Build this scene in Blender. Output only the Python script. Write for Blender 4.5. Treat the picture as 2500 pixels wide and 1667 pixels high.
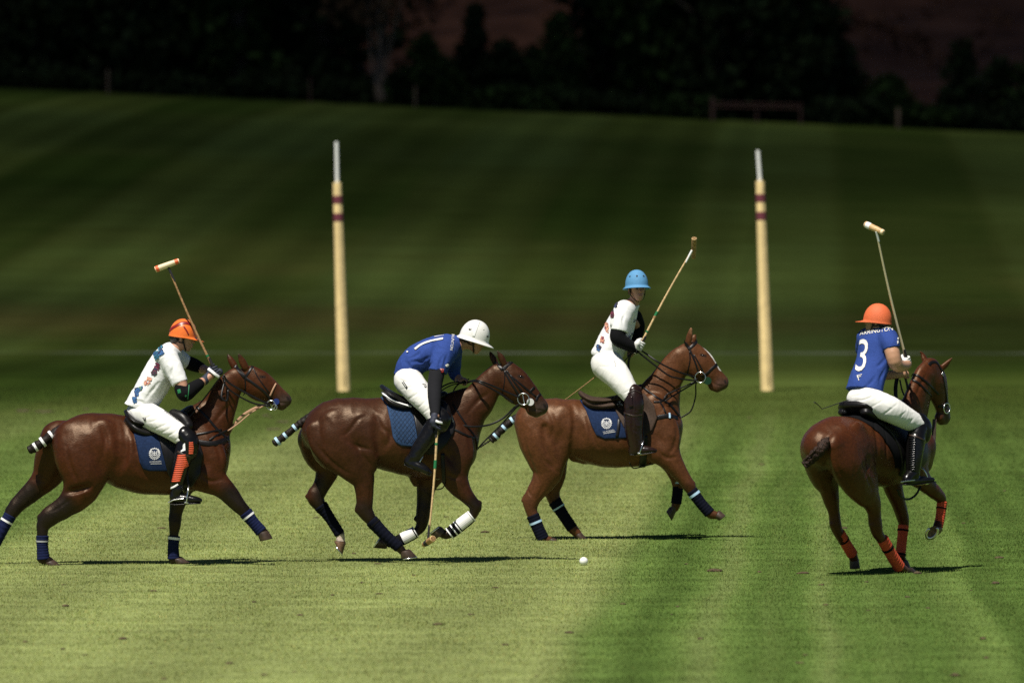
import bpy, bmesh, math, random, time
import numpy as np
from mathutils import Vector, noise as mnoise
T0 = time.time()
for _o in list(bpy.data.objects): bpy.data.objects.remove(_o)
SC = bpy.context.scene
COL = SC.collection
# ------------------------------------------------------------------ camera
LENS = 300.0
FPX = 2500*LENS/36.0          # focal length in photo pixels
CAMH = 3.36                   # camera height above the flat part of the field
CX, HY = 1250.0, 477.0        # principal column, horizon row of the photo
cam_d = bpy.data.cameras.new('camera'); cam = bpy.data.objects.new('camera', cam_d); COL.objects.link(cam)
cam.location = (0, 0, CAMH); cam.rotation_euler = (math.pi/2, 0, 0)
cam_d.lens = LENS; cam_d.sensor_width = 36.0; cam_d.sensor_fit = 'HORIZONTAL'
cam_d.shift_y = -(833.5-HY)/2500.0
cam_d.clip_start = 1.0; cam_d.clip_end = 6000
cam_d.dof.use_dof = True; cam_d.dof.focus_distance = 79.0; cam_d.dof.aperture_fstop = 2.9
SC.camera = cam
# ------------------------------------------------------------------ light
SUN_TRAVEL = Vector((0.235, 0.50, -1.0)).normalized()
sun_d = bpy.data.lights.new('sun', 'SUN'); sun = bpy.data.objects.new('sun', sun_d); COL.objects.link(sun)
sun_d.energy = 5.0; sun_d.angle = math.radians(0.5); sun_d.color = (1.0, 0.95, 0.86)
sun.rotation_euler = SUN_TRAVEL.to_track_quat('-Z', 'Y').to_euler()
sun.location = (-20, -60, 100)
w = bpy.data.worlds.new('World'); SC.world = w; w.use_nodes = True
nt = w.node_tree; bg = nt.nodes['Background']
sky = nt.nodes.new('ShaderNodeTexSky'); sky.sky_type = 'NISHITA'; sky.sun_disc = False; sky.air_density = .5; sky.dust_density = .1; sky.ozone_density = 1.0; sky.altitude = 600
_s = -SUN_TRAVEL
sky.sun_elevation = math.asin(_s.z); sky.sun_rotation = math.atan2(_s.x, _s.y)
nt.links.new(sky.outputs[0], bg.inputs[0]); bg.inputs[1].default_value = 0.05
SC.view_settings.view_transform = 'Standard'; SC.view_settings.look = 'None'
SC.view_settings.gamma = 1.0; SC.view_settings.use_curve_mapping = False
SC.view_settings.exposure = 0.28
SC.render.engine = 'CYCLES'
SC.cycles.max_bounces = 5; SC.cycles.diffuse_bounces = 1; SC.cycles.glossy_bounces = 2
SC.cycles.transparent_max_bounces = 48
SC.cycles.caustics_reflective = False; SC.cycles.caustics_refractive = False
SC.cycles.use_denoising = False; SC.cycles.sample_clamp_indirect = 1.5
# ------------------------------------------------------------------ helpers
def W(px, py, D):
    return np.array(((px-CX)*D/FPX, D, CAMH-(py-HY)*D/FPX), dtype=float)
def tagp(o, label=None, cat=None, group=None, kind=None):
    if label: o['label'] = label
    if cat: o['category'] = cat
    if group: o['group'] = group
    if kind: o['kind'] = kind
    return o
def empty(name, loc):
    o = bpy.data.objects.new(name, None); COL.objects.link(o); o.location = loc; o.empty_display_size = .2
    return o
def origin_of(parent):
    v = np.zeros(3); p = parent
    while p is not None: v = v+np.array(p.location); p = p.parent
    return v
def mk(name, verts, faces, mat, parent=None, smooth=True, col=None, mats=None, fmat=None, loc=None):
    verts = np.asarray(verts, dtype=float).reshape(-1, 3)
    if loc is None:
        loc = verts.mean(0) if parent is None else np.zeros(3)
    else: loc = np.asarray(loc, dtype=float)
    off = origin_of(parent) if parent is not None else np.zeros(3)
    me = bpy.data.meshes.new(name)
    v = verts-off-loc
    if isinstance(faces, np.ndarray):
        n = faces.shape[1]; nf = len(faces)
        me.vertices.add(len(v)); me.vertices.foreach_set('co', v.astype(np.float32).ravel())
        me.loops.add(nf*n); me.loops.foreach_set('vertex_index', faces.astype(np.int32).ravel())
        me.polygons.add(nf); me.polygons.foreach_set('loop_start', np.arange(0, nf*n, n, dtype=np.int32))
        me.update(calc_edges=True)
    else:
        me.from_pydata(v.tolist(), [], faces); me.update()
    if mats:
        for m in mats: me.materials.append(m)
        if fmat is not None: me.polygons.foreach_set('material_index', np.asarray(fmat, dtype=np.int32))
    elif mat is not None: me.materials.append(mat)
    me.polygons.foreach_set('use_smooth', np.full(len(me.polygons), bool(smooth)))
    if col is not None:
        a = me.color_attributes.new('Col', 'FLOAT_COLOR', 'POINT')
        c = np.ones((len(v), 4), dtype=np.float32); c[:, :3] = col
        a.data.foreach_set('color', c.ravel())
    o = bpy.data.objects.new(name, me); COL.objects.link(o)
    o.location = loc
    if parent is not None: o.parent = parent
    return o
def M(name, color=(.5,.5,.5), rough=.6, spec=.5, metal=0, noise=None, bump=None, vcol=False, sheen=0, coat=0, wave=None, aniso=None, tint=None):
    """procedural principled material; noise=(scale, amount), bump=(scale, strength, distance)"""
    m = bpy.data.materials.new(name); m.use_nodes = True
    t = m.node_tree; N = t.nodes; L = t.links; b = N['Principled BSDF']
    b.inputs['Roughness'].default_value = rough
    b.inputs['Metallic'].default_value = metal
    b.inputs['Specular IOR Level'].default_value = spec
    if sheen: b.inputs['Sheen Weight'].default_value = sheen; b.inputs['Sheen Roughness'].default_value = .4
    if tint: b.inputs['Specular Tint'].default_value = (*tint, 1)
    if coat: b.inputs['Coat Weight'].default_value = coat; b.inputs['Coat Roughness'].default_value = .15
    src = None
    tc = N.new('ShaderNodeTexCoord')
    if vcol:
        a = N.new('ShaderNodeAttribute'); a.attribute_name = 'Col'; src = a.outputs['Color']
    else:
        r = N.new('ShaderNodeRGB'); r.outputs[0].default_value = (*color, 1); src = r.outputs[0]
    if noise:
        n = N.new('ShaderNodeTexNoise'); n.inputs['Scale'].default_value = noise[0]; n.inputs['Detail'].default_value = 5
        L.new(tc.outputs['Object'], n.inputs['Vector'])
        mr = N.new('ShaderNodeMapRange'); mr.inputs[1].default_value = .3; mr.inputs[2].default_value = .7
        mr.inputs[3].default_value = 1-noise[1]; mr.inputs[4].default_value = 1+noise[1]
        L.new(n.outputs['Fac'], mr.inputs[0])
        v = N.new('ShaderNodeVectorMath'); v.operation = 'SCALE'
        L.new(src, v.inputs[0]); L.new(mr.outputs[0], v.inputs['Scale']); src = v.outputs[0]
    L.new(src, b.inputs['Base Color'])
    hgt = None
    if bump:
        n = N.new('ShaderNodeTexNoise'); n.inputs['Scale'].default_value = bump[0]; n.inputs['Detail'].default_value = 4
        if aniso:
            mp = N.new('ShaderNodeMapping'); mp.inputs['Scale'].default_value = aniso
            L.new(tc.outputs['Object'], mp.inputs[0]); L.new(mp.outputs[0], n.inputs['Vector'])
        else: L.new(tc.outputs['Object'], n.inputs['Vector'])
        bp = N.new('ShaderNodeBump'); bp.inputs['Strength'].default_value = bump[1]; bp.inputs['Distance'].default_value = bump[2]
        L.new(n.outputs['Fac'], bp.inputs['Height']); L.new(bp.outputs[0], b.inputs['Normal'])
    return m
# ------------------------------------------------------------------ curves
def cr(P, sub=4):
    """Catmull-Rom through rows of P (any number of columns)"""
    P = np.asarray(P, dtype=float)
    if len(P) < 3 or sub <= 1:
        if len(P) == 2 and sub > 1:
            t = np.linspace(0, 1, sub+1)[:, None]; return P[0]*(1-t)+P[1]*t
        return P
    Q = np.vstack([2*P[0]-P[1], P, 2*P[-1]-P[-2]]); out = []
    t = np.linspace(0, 1, sub, endpoint=False)[:, None]
    for i in range(1, len(Q)-2):
        a, b, c, d = Q[i-1], Q[i], Q[i+1], Q[i+2]
        out.append(.5*((2*b)+(-a+c)*t+(2*a-5*b+4*c-d)*t*t+(-a+3*b-3*c+d)*t**3))
    out.append(P[-1:]); return np.vstack(out)
def frames(P, hint=None):
    P = np.asarray(P); T = np.gradient(P, axis=0); T /= np.linalg.norm(T, axis=1)[:, None]+1e-12
    U = np.zeros_like(P); h = np.array(hint if hint is not None else (0, 1, 0.01), dtype=float)
    for i in range(len(P)):
        u = h-T[i]*np.dot(h, T[i]); n = np.linalg.norm(u)
        if n < 1e-4: u = np.array((1., .2, .1)); u -= T[i]*np.dot(u, T[i]); n = np.linalg.norm(u)
        U[i] = u/n
        if hint is None: h = U[i]
    return T, U, np.cross(T, U)
def tube_geo(P, R, n=10, q=1.0, hint=None, caps=True):
    """sweep: R in-plane radius, q*R along the hint direction"""
    P = np.asarray(P, dtype=float); R = np.broadcast_to(np.asarray(R, dtype=float), (len(P),)); q = np.broadcast_to(np.asarray(q, dtype=float), (len(P),))
    T, U, V = frames(P, hint); a = np.linspace(0, 2*math.pi, n, endpoint=False)
    ring = P[:, None, :]+(np.cos(a)[None, :, None]*(R*q)[:, None, None])*U[:, None, :]+(np.sin(a)[None, :, None]*R[:, None, None])*V[:, None, :]
    V_ = ring.reshape(-1, 3); F = []
    m = len(P)
    for i in range(m-1):
        for j in range(n):
            k = (j+1) % n; F.append((i*n+j, i*n+k, (i+1)*n+k, (i+1)*n+j))
    if caps:   # caps get vertices of their own, so the sides keep their true normals
        V_ = np.vstack([V_, V_[:n], V_[-n:]]); F.append(tuple(m*n+j for j in range(n-1, -1, -1))); F.append(tuple((m+1)*n+j for j in range(n)))
    return V_, F
def join_geo(L):
    V, F, o = [], [], 0
    for v, f in L:
        V.append(np.asarray(v)); F += [tuple(i+o for i in t) for t in f]; o += len(v)
    return np.vstack(V), F
def mk_geo(name, L, mat, parent, **k):
    v, f = join_geo(L); return mk(name, v, f, mat, parent, **k)
def tube(name, P, R, mat, parent=None, n=10, q=1.0, hint=None, sub=0, **k):
    P = np.asarray(P, dtype=float)
    if sub:
        R = np.broadcast_to(np.asarray(R, dtype=float), (len(P),)); X = cr(np.column_stack([P, R]), sub); P, R = X[:, :3], X[:, 3]
    v, f = tube_geo(P, R, n, q, hint); return mk(name, v, f, mat, parent, **k)
def ribbon_geo(P, Nrm, width, thick):
    """flat strap lying on normals Nrm; bevelled hexagonal section"""
    P = np.asarray(P, dtype=float); Nrm = np.asarray(Nrm, dtype=float)
    T = np.gradient(P, axis=0); T /= np.linalg.norm(T, axis=1)[:, None]+1e-12
    Nn = Nrm-T*(Nrm*T).sum(1)[:, None]; Nn /= np.linalg.norm(Nn, axis=1)[:, None]+1e-9
    S = np.cross(T, Nn); w = np.broadcast_to(np.asarray(width, dtype=float), (len(P),))[:, None]/2; h = thick
    prof = [(-1, 0), (-1, .6), (-.8, 1), (.8, 1), (1, .6), (1, 0), (.8, -.3), (-.8, -.3)]
    V = np.stack([P+S*w*a+Nn*h*b for a, b in prof], 1).reshape(-1, 3); n = len(prof); F = []
    for i in range(len(P)-1):
        for j in range(n):
            k = (j+1) % n; F.append((i*n+j, (i+1)*n+j, (i+1)*n+k, i*n+k))
    F.append(tuple(range(n))); F.append(tuple((len(P)-1)*n+j for j in range(n-1, -1, -1)))
    return V, F
# ------------------------------------------------------------------ signed distance fields
class SDF:
    def __init__(s, lo, hi, h):
        s.lo = np.asarray(lo, dtype=float); s.h = h
        s.n = np.ceil((np.asarray(hi)-s.lo)/h).astype(int)+1
        s.f = np.full(s.n, 9.0, dtype=np.float32)
        s.ax = [(s.lo[i]+h*np.arange(s.n[i])).astype(np.float32) for i in range(3)]
    def like(s):
        r = SDF.__new__(SDF); r.lo, r.h, r.n, r.ax = s.lo, s.h, s.n, s.ax; r.f = np.full(s.n, 9.0, dtype=np.float32); return r
    def _box(s, lo, hi):
        a = np.clip(np.floor((lo-s.lo)/s.h).astype(int), 0, s.n); b = np.clip(np.ceil((hi-s.lo)/s.h).astype(int)+1, 0, s.n)
        return a, b
    def chain(s, P, R, Q=1.0, axis=(0, 1, 0), k=.03, sub=4, op='+', smooth=True):
        """swept round cone through P; section radius R, and R*Q along axis. op + union, - carve, & cut away outside"""
        P = np.asarray(P, dtype=float); n = len(P)
        R = np.broadcast_to(np.asarray(R, dtype=float), (n,)); Q = np.broadcast_to(np.asarray(Q, dtype=float), (n,))
        X = np.column_stack([P, R, Q])
        if n > 2 and sub > 1: X = cr(X, sub)
        if n == 1: X = np.vstack([X, X+1e-5])
        ax = np.asarray(axis, dtype=float); ax = ax/np.linalg.norm(ax)
        mx = float((X[:, 3]*np.maximum(1, X[:, 4])).max())
        pad = mx+max(k, .0)+2*s.h
        A, B = s._box(X[:, :3].min(0)-pad, X[:, :3].max(0)+pad)
        if (B <= A).any(): return
        loc = np.full(B-A, 9.0, dtype=np.float32)
        for i in range(len(X)-1):
            a, b = X[i, :3], X[i+1, :3]; ra, rb, qa, qb = X[i, 3], X[i+1, 3], X[i, 4], X[i+1, 4]
            p = max(ra*max(1, qa), rb*max(1, qb))+k+2*s.h
            a0, b0 = s._box(np.minimum(a, b)-p, np.maximum(a, b)+p)
            if (b0 <= a0).any(): continue
            x = (s.ax[0][a0[0]:b0[0]]-np.float32(a[0]))[:, None, None]; y = (s.ax[1][a0[1]:b0[1]]-np.float32(a[1]))[None, :, None]; z = (s.ax[2][a0[2]:b0[2]]-np.float32(a[2]))[None, None, :]
            d = (b-a).astype(np.float32); L2 = float(d@d)+1e-12
            t = np.clip((x*d[0]+y*d[1]+z*d[2])/np.float32(L2), 0, 1)
            ex = x-t*d[0]; ey = y-t*d[1]; ez = z-t*d[2]
            sq = ex*ex+ey*ey+ez*ez
            if abs(qa-1) > 1e-3 or abs(qb-1) > 1e-3:
                l = ex*np.float32(ax[0])+ey*np.float32(ax[1])+ez*np.float32(ax[2])
                qt = qa+(qb-qa)*t
                sq = sq+l*l*(1/(qt*qt)-1)
                dist = np.sqrt(np.maximum(sq, 0))-(ra+(rb-ra)*t)
                dist = np.where(qt < 1, dist*(.35+.65*qt), dist)
            else:
                dist = np.sqrt(sq)-(ra+(rb-ra)*t)
            sl = tuple(slice(a0[j]-A[j], b0[j]-A[j]) for j in range(3))
            loc[sl] = np.minimum(loc[sl], dist)
        sl = tuple(slice(A[j], B[j]) for j in range(3)); f = s.f[sl]
        k = max(k, 1e-5)
        if op == '+':
            h = np.maximum(k-np.abs(f-loc), 0); s.f[sl] = np.minimum(f, loc)-h*h/(4*k)
        elif op == '-':
            g = -loc; h = np.maximum(k-np.abs(f-g), 0); s.f[sl] = np.maximum(f, g)+h*h/(4*k)
    def plane(s, p, n, k=.002):
        """keep the side the normal n points away from"""
        n = np.asarray(n, dtype=float); n = n/np.linalg.norm(n); p = np.asarray(p, dtype=float)
        g = ((s.ax[0]-p[0])*n[0])[:, None, None]+((s.ax[1]-p[1])*n[1])[None, :, None]+((s.ax[2]-p[2])*n[2])[None, None, :]
        s.f = np.maximum(s.f, g.astype(np.float32))
    def sample(s, P):
        P = np.asarray(P, dtype=float); u = (P-s.lo)/s.h
        u = np.clip(u, 0, s.n-1.001); i = np.floor(u).astype(int); t = (u-i).astype(np.float32); f = s.f
        x, y, z = i[..., 0], i[..., 1], i[..., 2]; a, b, c = t[..., 0], t[..., 1], t[..., 2]
        c00 = f[x, y, z]*(1-a)+f[x+1, y, z]*a; c10 = f[x, y+1, z]*(1-a)+f[x+1, y+1, z]*a
        c01 = f[x, y, z+1]*(1-a)+f[x+1, y, z+1]*a; c11 = f[x, y+1, z+1]*(1-a)+f[x+1, y+1, z+1]*a
        return (c00*(1-b)+c10*b)*(1-c)+(c01*(1-b)+c11*b)*c
    def grad(s, P, e=.012):
        P = np.asarray(P, dtype=float); g = np.zeros(P.shape)
        for i in range(3):
            d = np.zeros(3); d[i] = e; g[..., i] = s.sample(P+d)-s.sample(P-d)
        return g/(np.linalg.norm(g, axis=-1)[..., None]+1e-9)
    def refine(s, lo, hi, h):
        r = SDF(lo, hi, h)
        G = np.stack(np.meshgrid(*r.ax, indexing='ij'), -1).astype(float)
        r.f = s.sample(G).astype(np.float32); return r
    def mesh(s, smooth=1):
        v, q = surface_nets(s.f, s.lo, s.h)
        if smooth and len(v): v = relax(v, q, smooth)
        return v, q
def surface_nets(f, lo, h):
    f = np.pad(f, 1, constant_values=9.0); lo = np.asarray(lo)-h
    s = f < 0
    c = [(i, j, k) for i in (0, 1) for j in (0, 1) for k in (0, 1)]
    n0, n1, n2 = np.array(f.shape)-1
    cnt = np.zeros((n0, n1, n2), dtype=np.int8)
    for i, j, k in c: cnt += s[i:n0+i, j:n1+j, k:n2+k]
    mask = (cnt > 0) & (cnt < 8); idx = np.argwhere(mask)
    if len(idx) == 0: return np.zeros((0, 3)), np.zeros((0, 4), int)
    pos = np.zeros((len(idx), 3)); num = np.zeros(len(idx))
    vals = {o: f[idx[:, 0]+o[0], idx[:, 1]+o[1], idx[:, 2]+o[2]].astype(float) for o in c}
    for a in c:
        for ax in range(3):
            if a[ax]: continue
            b = list(a); b[ax] = 1; b = tuple(b); fa, fb = vals[a], vals[b]
            cross = (fa < 0) != (fb < 0); t = np.where(cross, fa/(np.where(cross, fa-fb, 1)), 0)
            p = np.tile(np.array(a, dtype=float), (len(idx), 1)); p[:, ax] += t
            pos += p*cross[:, None]; num += cross
    V = lo+h*(idx+pos/num[:, None])
    vid = np.full((n0, n1, n2), -1, dtype=np.int64); vid[mask] = np.arange(len(idx))
    Q = []
    for ax in range(3):
        u, v = (ax+1) % 3, (ax+2) % 3
        sl0 = [slice(1, -1)]*3; sl1 = [slice(1, -1)]*3
        sl0[ax] = slice(0, -1); sl1[ax] = slice(1, None)
        a = s[tuple(sl0)]; b = s[tuple(sl1)]
        e = np.argwhere(a != b)
        if len(e) == 0: continue
        inside = a[tuple(e.T)]
        base = e.copy(); base[:, u] += 1; base[:, v] += 1
        def cell(du, dv):
            t = base.copy(); t[:, u] += du; t[:, v] += dv; return vid[t[:, 0], t[:, 1], t[:, 2]]
        q = np.stack([cell(-1, -1), cell(0, -1), cell(0, 0), cell(-1, 0)], 1)
        q[~inside] = q[~inside][:, ::-1]
        Q.append(q)
    Q = np.vstack(Q); Q = Q[(Q >= 0).all(1)]
    return V, Q
def vnormals(v, q):
    a = np.cross(v[q[:, 2]]-v[q[:, 0]], v[q[:, 3]]-v[q[:, 1]]); n = np.zeros_like(v)
    for j in range(4):
        for d in range(3): n[:, d] += np.bincount(q[:, j], weights=a[:, d], minlength=len(v))
    return n/(np.linalg.norm(n, axis=1)[:, None]+1e-12)
def relax(v, q, it=1, lam=.5):
    e = np.vstack([q[:, [0, 1]], q[:, [1, 2]], q[:, [2, 3]], q[:, [3, 0]]])
    for _ in range(it):
        acc = np.zeros_like(v); n = np.zeros(len(v))
        for a, b in ((0, 1), (1, 0)):
            for d in range(3): acc[:, d] += np.bincount(e[:, a], weights=v[e[:, b], d], minlength=len(v))
            n += np.bincount(e[:, a], minlength=len(v))
        v = v*(1-lam)+lam*acc/np.maximum(n, 1)[:, None]
    return v
def seg_dist(P, a, b):
    a = np.asarray(a); b = np.asarray(b); d = b-a; t = np.clip(((P-a)@d)/(d@d+1e-12), 0, 1)
    return np.linalg.norm(P-a-t[:, None]*d, axis=1)
def paint(P, base, zones):
    """coat / skin colours, some hollows darkened: zones = (list of points, radius, softness, colour)"""
    C = np.tile(np.array(base, dtype=float), (len(P), 1))
    for pts, r, soft, c in zones:
        d = np.full(len(P), 9.0)
        if len(pts) == 1: d = np.linalg.norm(P-pts[0], axis=1)
        for i in range(len(pts)-1): d = np.minimum(d, seg_dist(P, pts[i], pts[i+1]))
        m = np.clip((r+soft-d)/(2*soft), 0, 1); m = m*m*(3-2*m)
        C = C*(1-m[:, None])+np.array(c)*m[:, None]
    return C
class Fig:
    """a figure measured in an enlarged crop of the photograph: (ox, oy) crop corner, k enlargement, D its distance"""
    def __init__(s, ox, oy, k, D, lat=None, x0=0):
        s.ox, s.oy, s.k, s.D, s.lat, s.x0 = ox, oy, k, D, lat, x0
        s.m = D/FPX/k          # metres per crop pixel
        s.axis = np.array((0, 1, 0.)) if lat is None else np.array((math.cos(lat), -math.sin(lat), 0))
    def dep(s, x, l):
        if s.lat is None: return l
        c, sn = math.cos(s.lat), math.sin(s.lat)   # lat: heading right of straight-away
        X = (x-s.x0)*s.m; sf = (X-c*l)/sn; return c*sf-sn*l
    def p(s, x, y, l=0.0):
        return W(s.ox+x/s.k, s.oy+y/s.k, s.D+s.dep(x, l))
    def P(s, L): return np.array([s.p(*q[:3]) for q in L])
    def chain(s, sdf, L, k=.03, op='+', sub=7, grow=0.0, rs=1.0, axis=None, smooth=True):
        """L rows: x, y, lateral(m), r(crop px), q"""
        P = s.P(L); R = np.array([q[3]*s.m*rs for q in L]); Q = np.array([q[4] if len(q) > 4 else 1.0 for q in L])
        if grow:
            Q = (R*Q+grow)/(R+grow); R = R+grow
        sdf.chain(P, R, Q, s.axis if axis is None else axis, k, sub, op)
    def drape(s, sdf, pts, off=.004, side=-1, lo=-.9, hi=.9, miss=None):
        """put photo points on the surface of a field seen from the camera side (side -1) or the far side (+1)"""
        out = []; ts = np.linspace(lo, hi, 361)
        if side > 0: ts = ts[::-1]
        last = None
        for q in pts:
            base = s.p(q[0], q[1], 0)[1] if s.lat is not None else s.D
            px, py = s.ox+q[0]/s.k, s.oy+q[1]/s.k
            D = base+ts; L = np.stack([(px-CX)*D/FPX, D, CAMH-(py-HY)*D/FPX], -1)
            f = sdf.sample(L); j = np.argmax(f < 0)
            if f[j] >= 0:
                j = int(np.argmin(f)); p = L[j]
                g = sdf.grad(p[None])[0]; p = p-g*f[j]
            elif j == 0: p = L[0]
            else:
                t = f[j-1]/(f[j-1]-f[j]); p = L[j-1]*(1-t)+L[j]*t
            out.append(p)
        out = np.array(out); g = sdf.grad(out); return out+g*off, g
MAT = {}
MAT['coat'] = M('horse_coat', vcol=True, rough=.42, spec=.38, tint=(1, .76, .55), noise=(45, .24), bump=(120, .34, .006), aniso=(.35, 1, 1.3))
MAT['hoof'] = M('hoof_horn', (.05, .03, .02), .5, noise=(30, .4))
MAT['hoof_pale'] = M('pale_hoof_horn', (.16, .09, .05), .5, noise=(30, .4))
MAT['steel'] = M('polished_steel', (.75, .75, .73), .25, metal=1)
MAT['leather_black'] = M('black_leather', (.006, .005, .005), .38, spec=.3, noise=(40, .3), bump=(150, .25, .003))
MAT['leather_brown'] = M('dark_brown_leather', (.03, .017, .011), .38, noise=(40, .3), bump=(150, .25, .003))
MAT['suede'] = M('worn_saddle_leather', (.046, .027, .017), .7, spec=.25, noise=(60, .3), bump=(200, .3, .003))
MAT['tail'] = M('tail_hair', (.011, .007, .005), .55, spec=.25, bump=(120, .8, .006), noise=(50, .5))
MAT['tail_brown'] = M('brown_tail_hair', (.030, .015, .009), .6, spec=.25, bump=(90, 1.0, .01), noise=(60, .7))
MAT['navy'] = M('navy_bandage', (.008, .012, .046), .9, spec=.12, bump=(300, .4, .003), noise=(70, .3))
MAT['navy_black'] = M('blue_black_bandage', (.004, .005, .012), .9, spec=.1, bump=(300, .4, .003), noise=(70, .3))
MAT['orange_wrap'] = M('orange_bandage', (.62, .075, .025), .85, bump=(300, .4, .003), noise=(60, .25))
MAT['black_cloth'] = M('black_cloth', (.005, .005, .006), .9, spec=.12, bump=(250, .4, .003))
MAT['white_tape'] = M('white_tape', (.8, .8, .8), .6)
MAT['blue_tape'] = M('pale_blue_tape', (.42, .62, .80), .6)
MAT['eye'] = M('dark_eye', (.006, .004, .003), .12)
MAT['pad'] = M('navy_saddle_cloth', (.010, .022, .062), .9, spec=.15, bump=(220, .6, .004), noise=(50, .25))
MAT['green_rubber'] = M('green_rubber', (.006, .034, .014), .7, spec=.15)
MAT['thread'] = M('white_thread', (.6, .6, .6), .7)
def _diamond():
    m = M('diamond_weave', (.7, .66, .58), .9); t = m.node_tree; N = t.nodes; L = t.links; b = N['Principled BSDF']
    tc = N.new('ShaderNodeTexCoord'); mp = N.new('ShaderNodeMapping'); mp.inputs['Rotation'].default_value = (0, math.radians(45), 0); mp.inputs['Scale'].default_value = (28, 28, 28)
    ck = N.new('ShaderNodeTexChecker'); ck.inputs['Scale'].default_value = 1.0; ck.inputs[1].default_value = (.65, .6, .52, 1); ck.inputs[2].default_value = (.05, .045, .04, 1)
    L.new(tc.outputs['Object'], mp.inputs[0]); L.new(mp.outputs[0], ck.inputs[0]); L.new(ck.outputs[0], b.inputs['Base Color']); return m
MAT['diamond'] = _diamond()
MAT['grey_tape'] = M('grey_tape', (.35, .35, .36), .6)
MAT['tan_leather'] = M('tan_leather', (.42, .24, .14), .6)
MAT['blue_rubber'] = M('blue_rubber', (.012, .028, .14), .7, spec=.2)
MAT['white_rubber'] = M('white_rubber', (.6, .6, .58), .5)
MAT['white_pad'] = M('white_boot_pad', (.75, .74, .72), .6)
MAT['pad_light'] = M('blue_saddle_cloth', (.024, .052, .115), .9, spec=.15, bump=(220, .6, .004), noise=(50, .25))
MAT['pad_seam'] = M('pad_stitching', (.010, .022, .052), .9)
MAT['brown_strap'] = M('brown_strap', (.05, .032, .024), .6)
MAT['skin'] = M('skin', vcol=True, rough=.5, spec=.4, noise=(40, .06), bump=(300, .1, .002))
MAT['white_cloth'] = M('white_jersey', (.78, .78, .78), .85, bump=(160, .25, .003))
MAT['white_breeches'] = M('white_breeches', (.77, .76, .73), .8, bump=(160, .25, .003))
MAT['blue_jersey'] = M('royal_blue_jersey', (.026, .058, .24), .85, spec=.2, bump=(200, .3, .003), noise=(120, .18))
MAT['charcoal'] = M('charcoal_sleeve', (.014, .014, .017), .9, spec=.15, bump=(200, .3, .003))
MAT['boot_black'] = M('polished_black_boot', (.005, .0045, .0045), .24, spec=.4, noise=(30, .2), bump=(35, .25, .01))
MAT['boot_brown'] = M('polished_brown_boot', (.016, .007, .005), .24, spec=.4, noise=(30, .2), bump=(35, .25, .01))
MAT['orange_guard'] = M('orange_guard', (.72, .10, .035), .6, bump=(200, .3, .002))
MAT['glove_navy'] = M('navy_glove', (.018, .022, .04), .7, bump=(200, .4, .002))
MAT['glove_white'] = M('white_glove', (.72, .71, .68), .7, bump=(200, .4, .002))
MAT['h_orange'] = M('orange_gloss_helmet', (.80, .17, .03), .28, noise=(60, .08))
MAT['h_orange2'] = M('orange_felt_helmet', (.66, .13, .04), .7, noise=(140, .22), bump=(250, .4, .003))
MAT['h_white'] = M('white_helmet', (.74, .73, .69), .45, noise=(80, .05))
MAT['h_blue'] = M('sky_blue_helmet', (.085, .26, .47), .75, noise=(160, .15), bump=(250, .4, .003))
MAT['dark_red'] = M('dark_red_stripe', (.22, .012, .012), .35)
MAT['hair'] = M('dark_hair', (.014, .009, .007), .5, bump=(120, .8, .004))
MAT['cane'] = M('bamboo_cane', (.60, .42, .21), .5, noise=(40, .25))
MAT['cane_dark'] = M('dark_cane', (.36, .20, .09), .5, noise=(60, .4))
MAT['grip'] = M('mallet_grip', (.012, .010, .010), .7, bump=(300, .5, .003))
MAT['wood'] = M('mallet_head_wood', (.55, .36, .17), .5, noise=(50, .25))
MAT['wood_dark'] = M('worn_mallet_head_wood', (.34, .19, .075), .6, noise=(70, .6))
MAT['cream'] = M('cream_paint', (.75, .62, .40), .5)
MAT['white_paint'] = M('white_paint', (.8, .8, .78), .5)
MAT['orange_paint'] = M('orange_paint', (.75, .12, .03), .5)
MAT['green_tape'] = M('green_tape', (.01, .16, .05), .6)
MAT['ink_black'] = M('black_print', (.015, .015, .018), .8)
MAT['ink_white'] = M('white_print', (.78, .76, .70), .8)
MAT['ink_blue'] = M('blue_print', (.03, .10, .25), .85, noise=(60, .6))
MAT['ink_teal'] = M('teal_print', (.05, .22, .34), .85, noise=(60, .6))
MAT['ink_red'] = M('wine_print', (.16, .02, .05), .85, noise=(80, .9))
MAT['ink_peach'] = M('peach_print', (.62, .30, .20), .85, noise=(50, .4))
MAT['ink_dark'] = M('dark_print', (.03, .025, .035), .85, noise=(60, .6))
MAT['ink_green'] = M('green_print', (.16, .26, .06), .85, noise=(50, .5))
MAT['ink_navy'] = M('navy_print', (.02, .03, .09), .85, noise=(60, .6))
MAT['ink_red2'] = M('red_print', (.55, .03, .04), .8)
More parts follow.
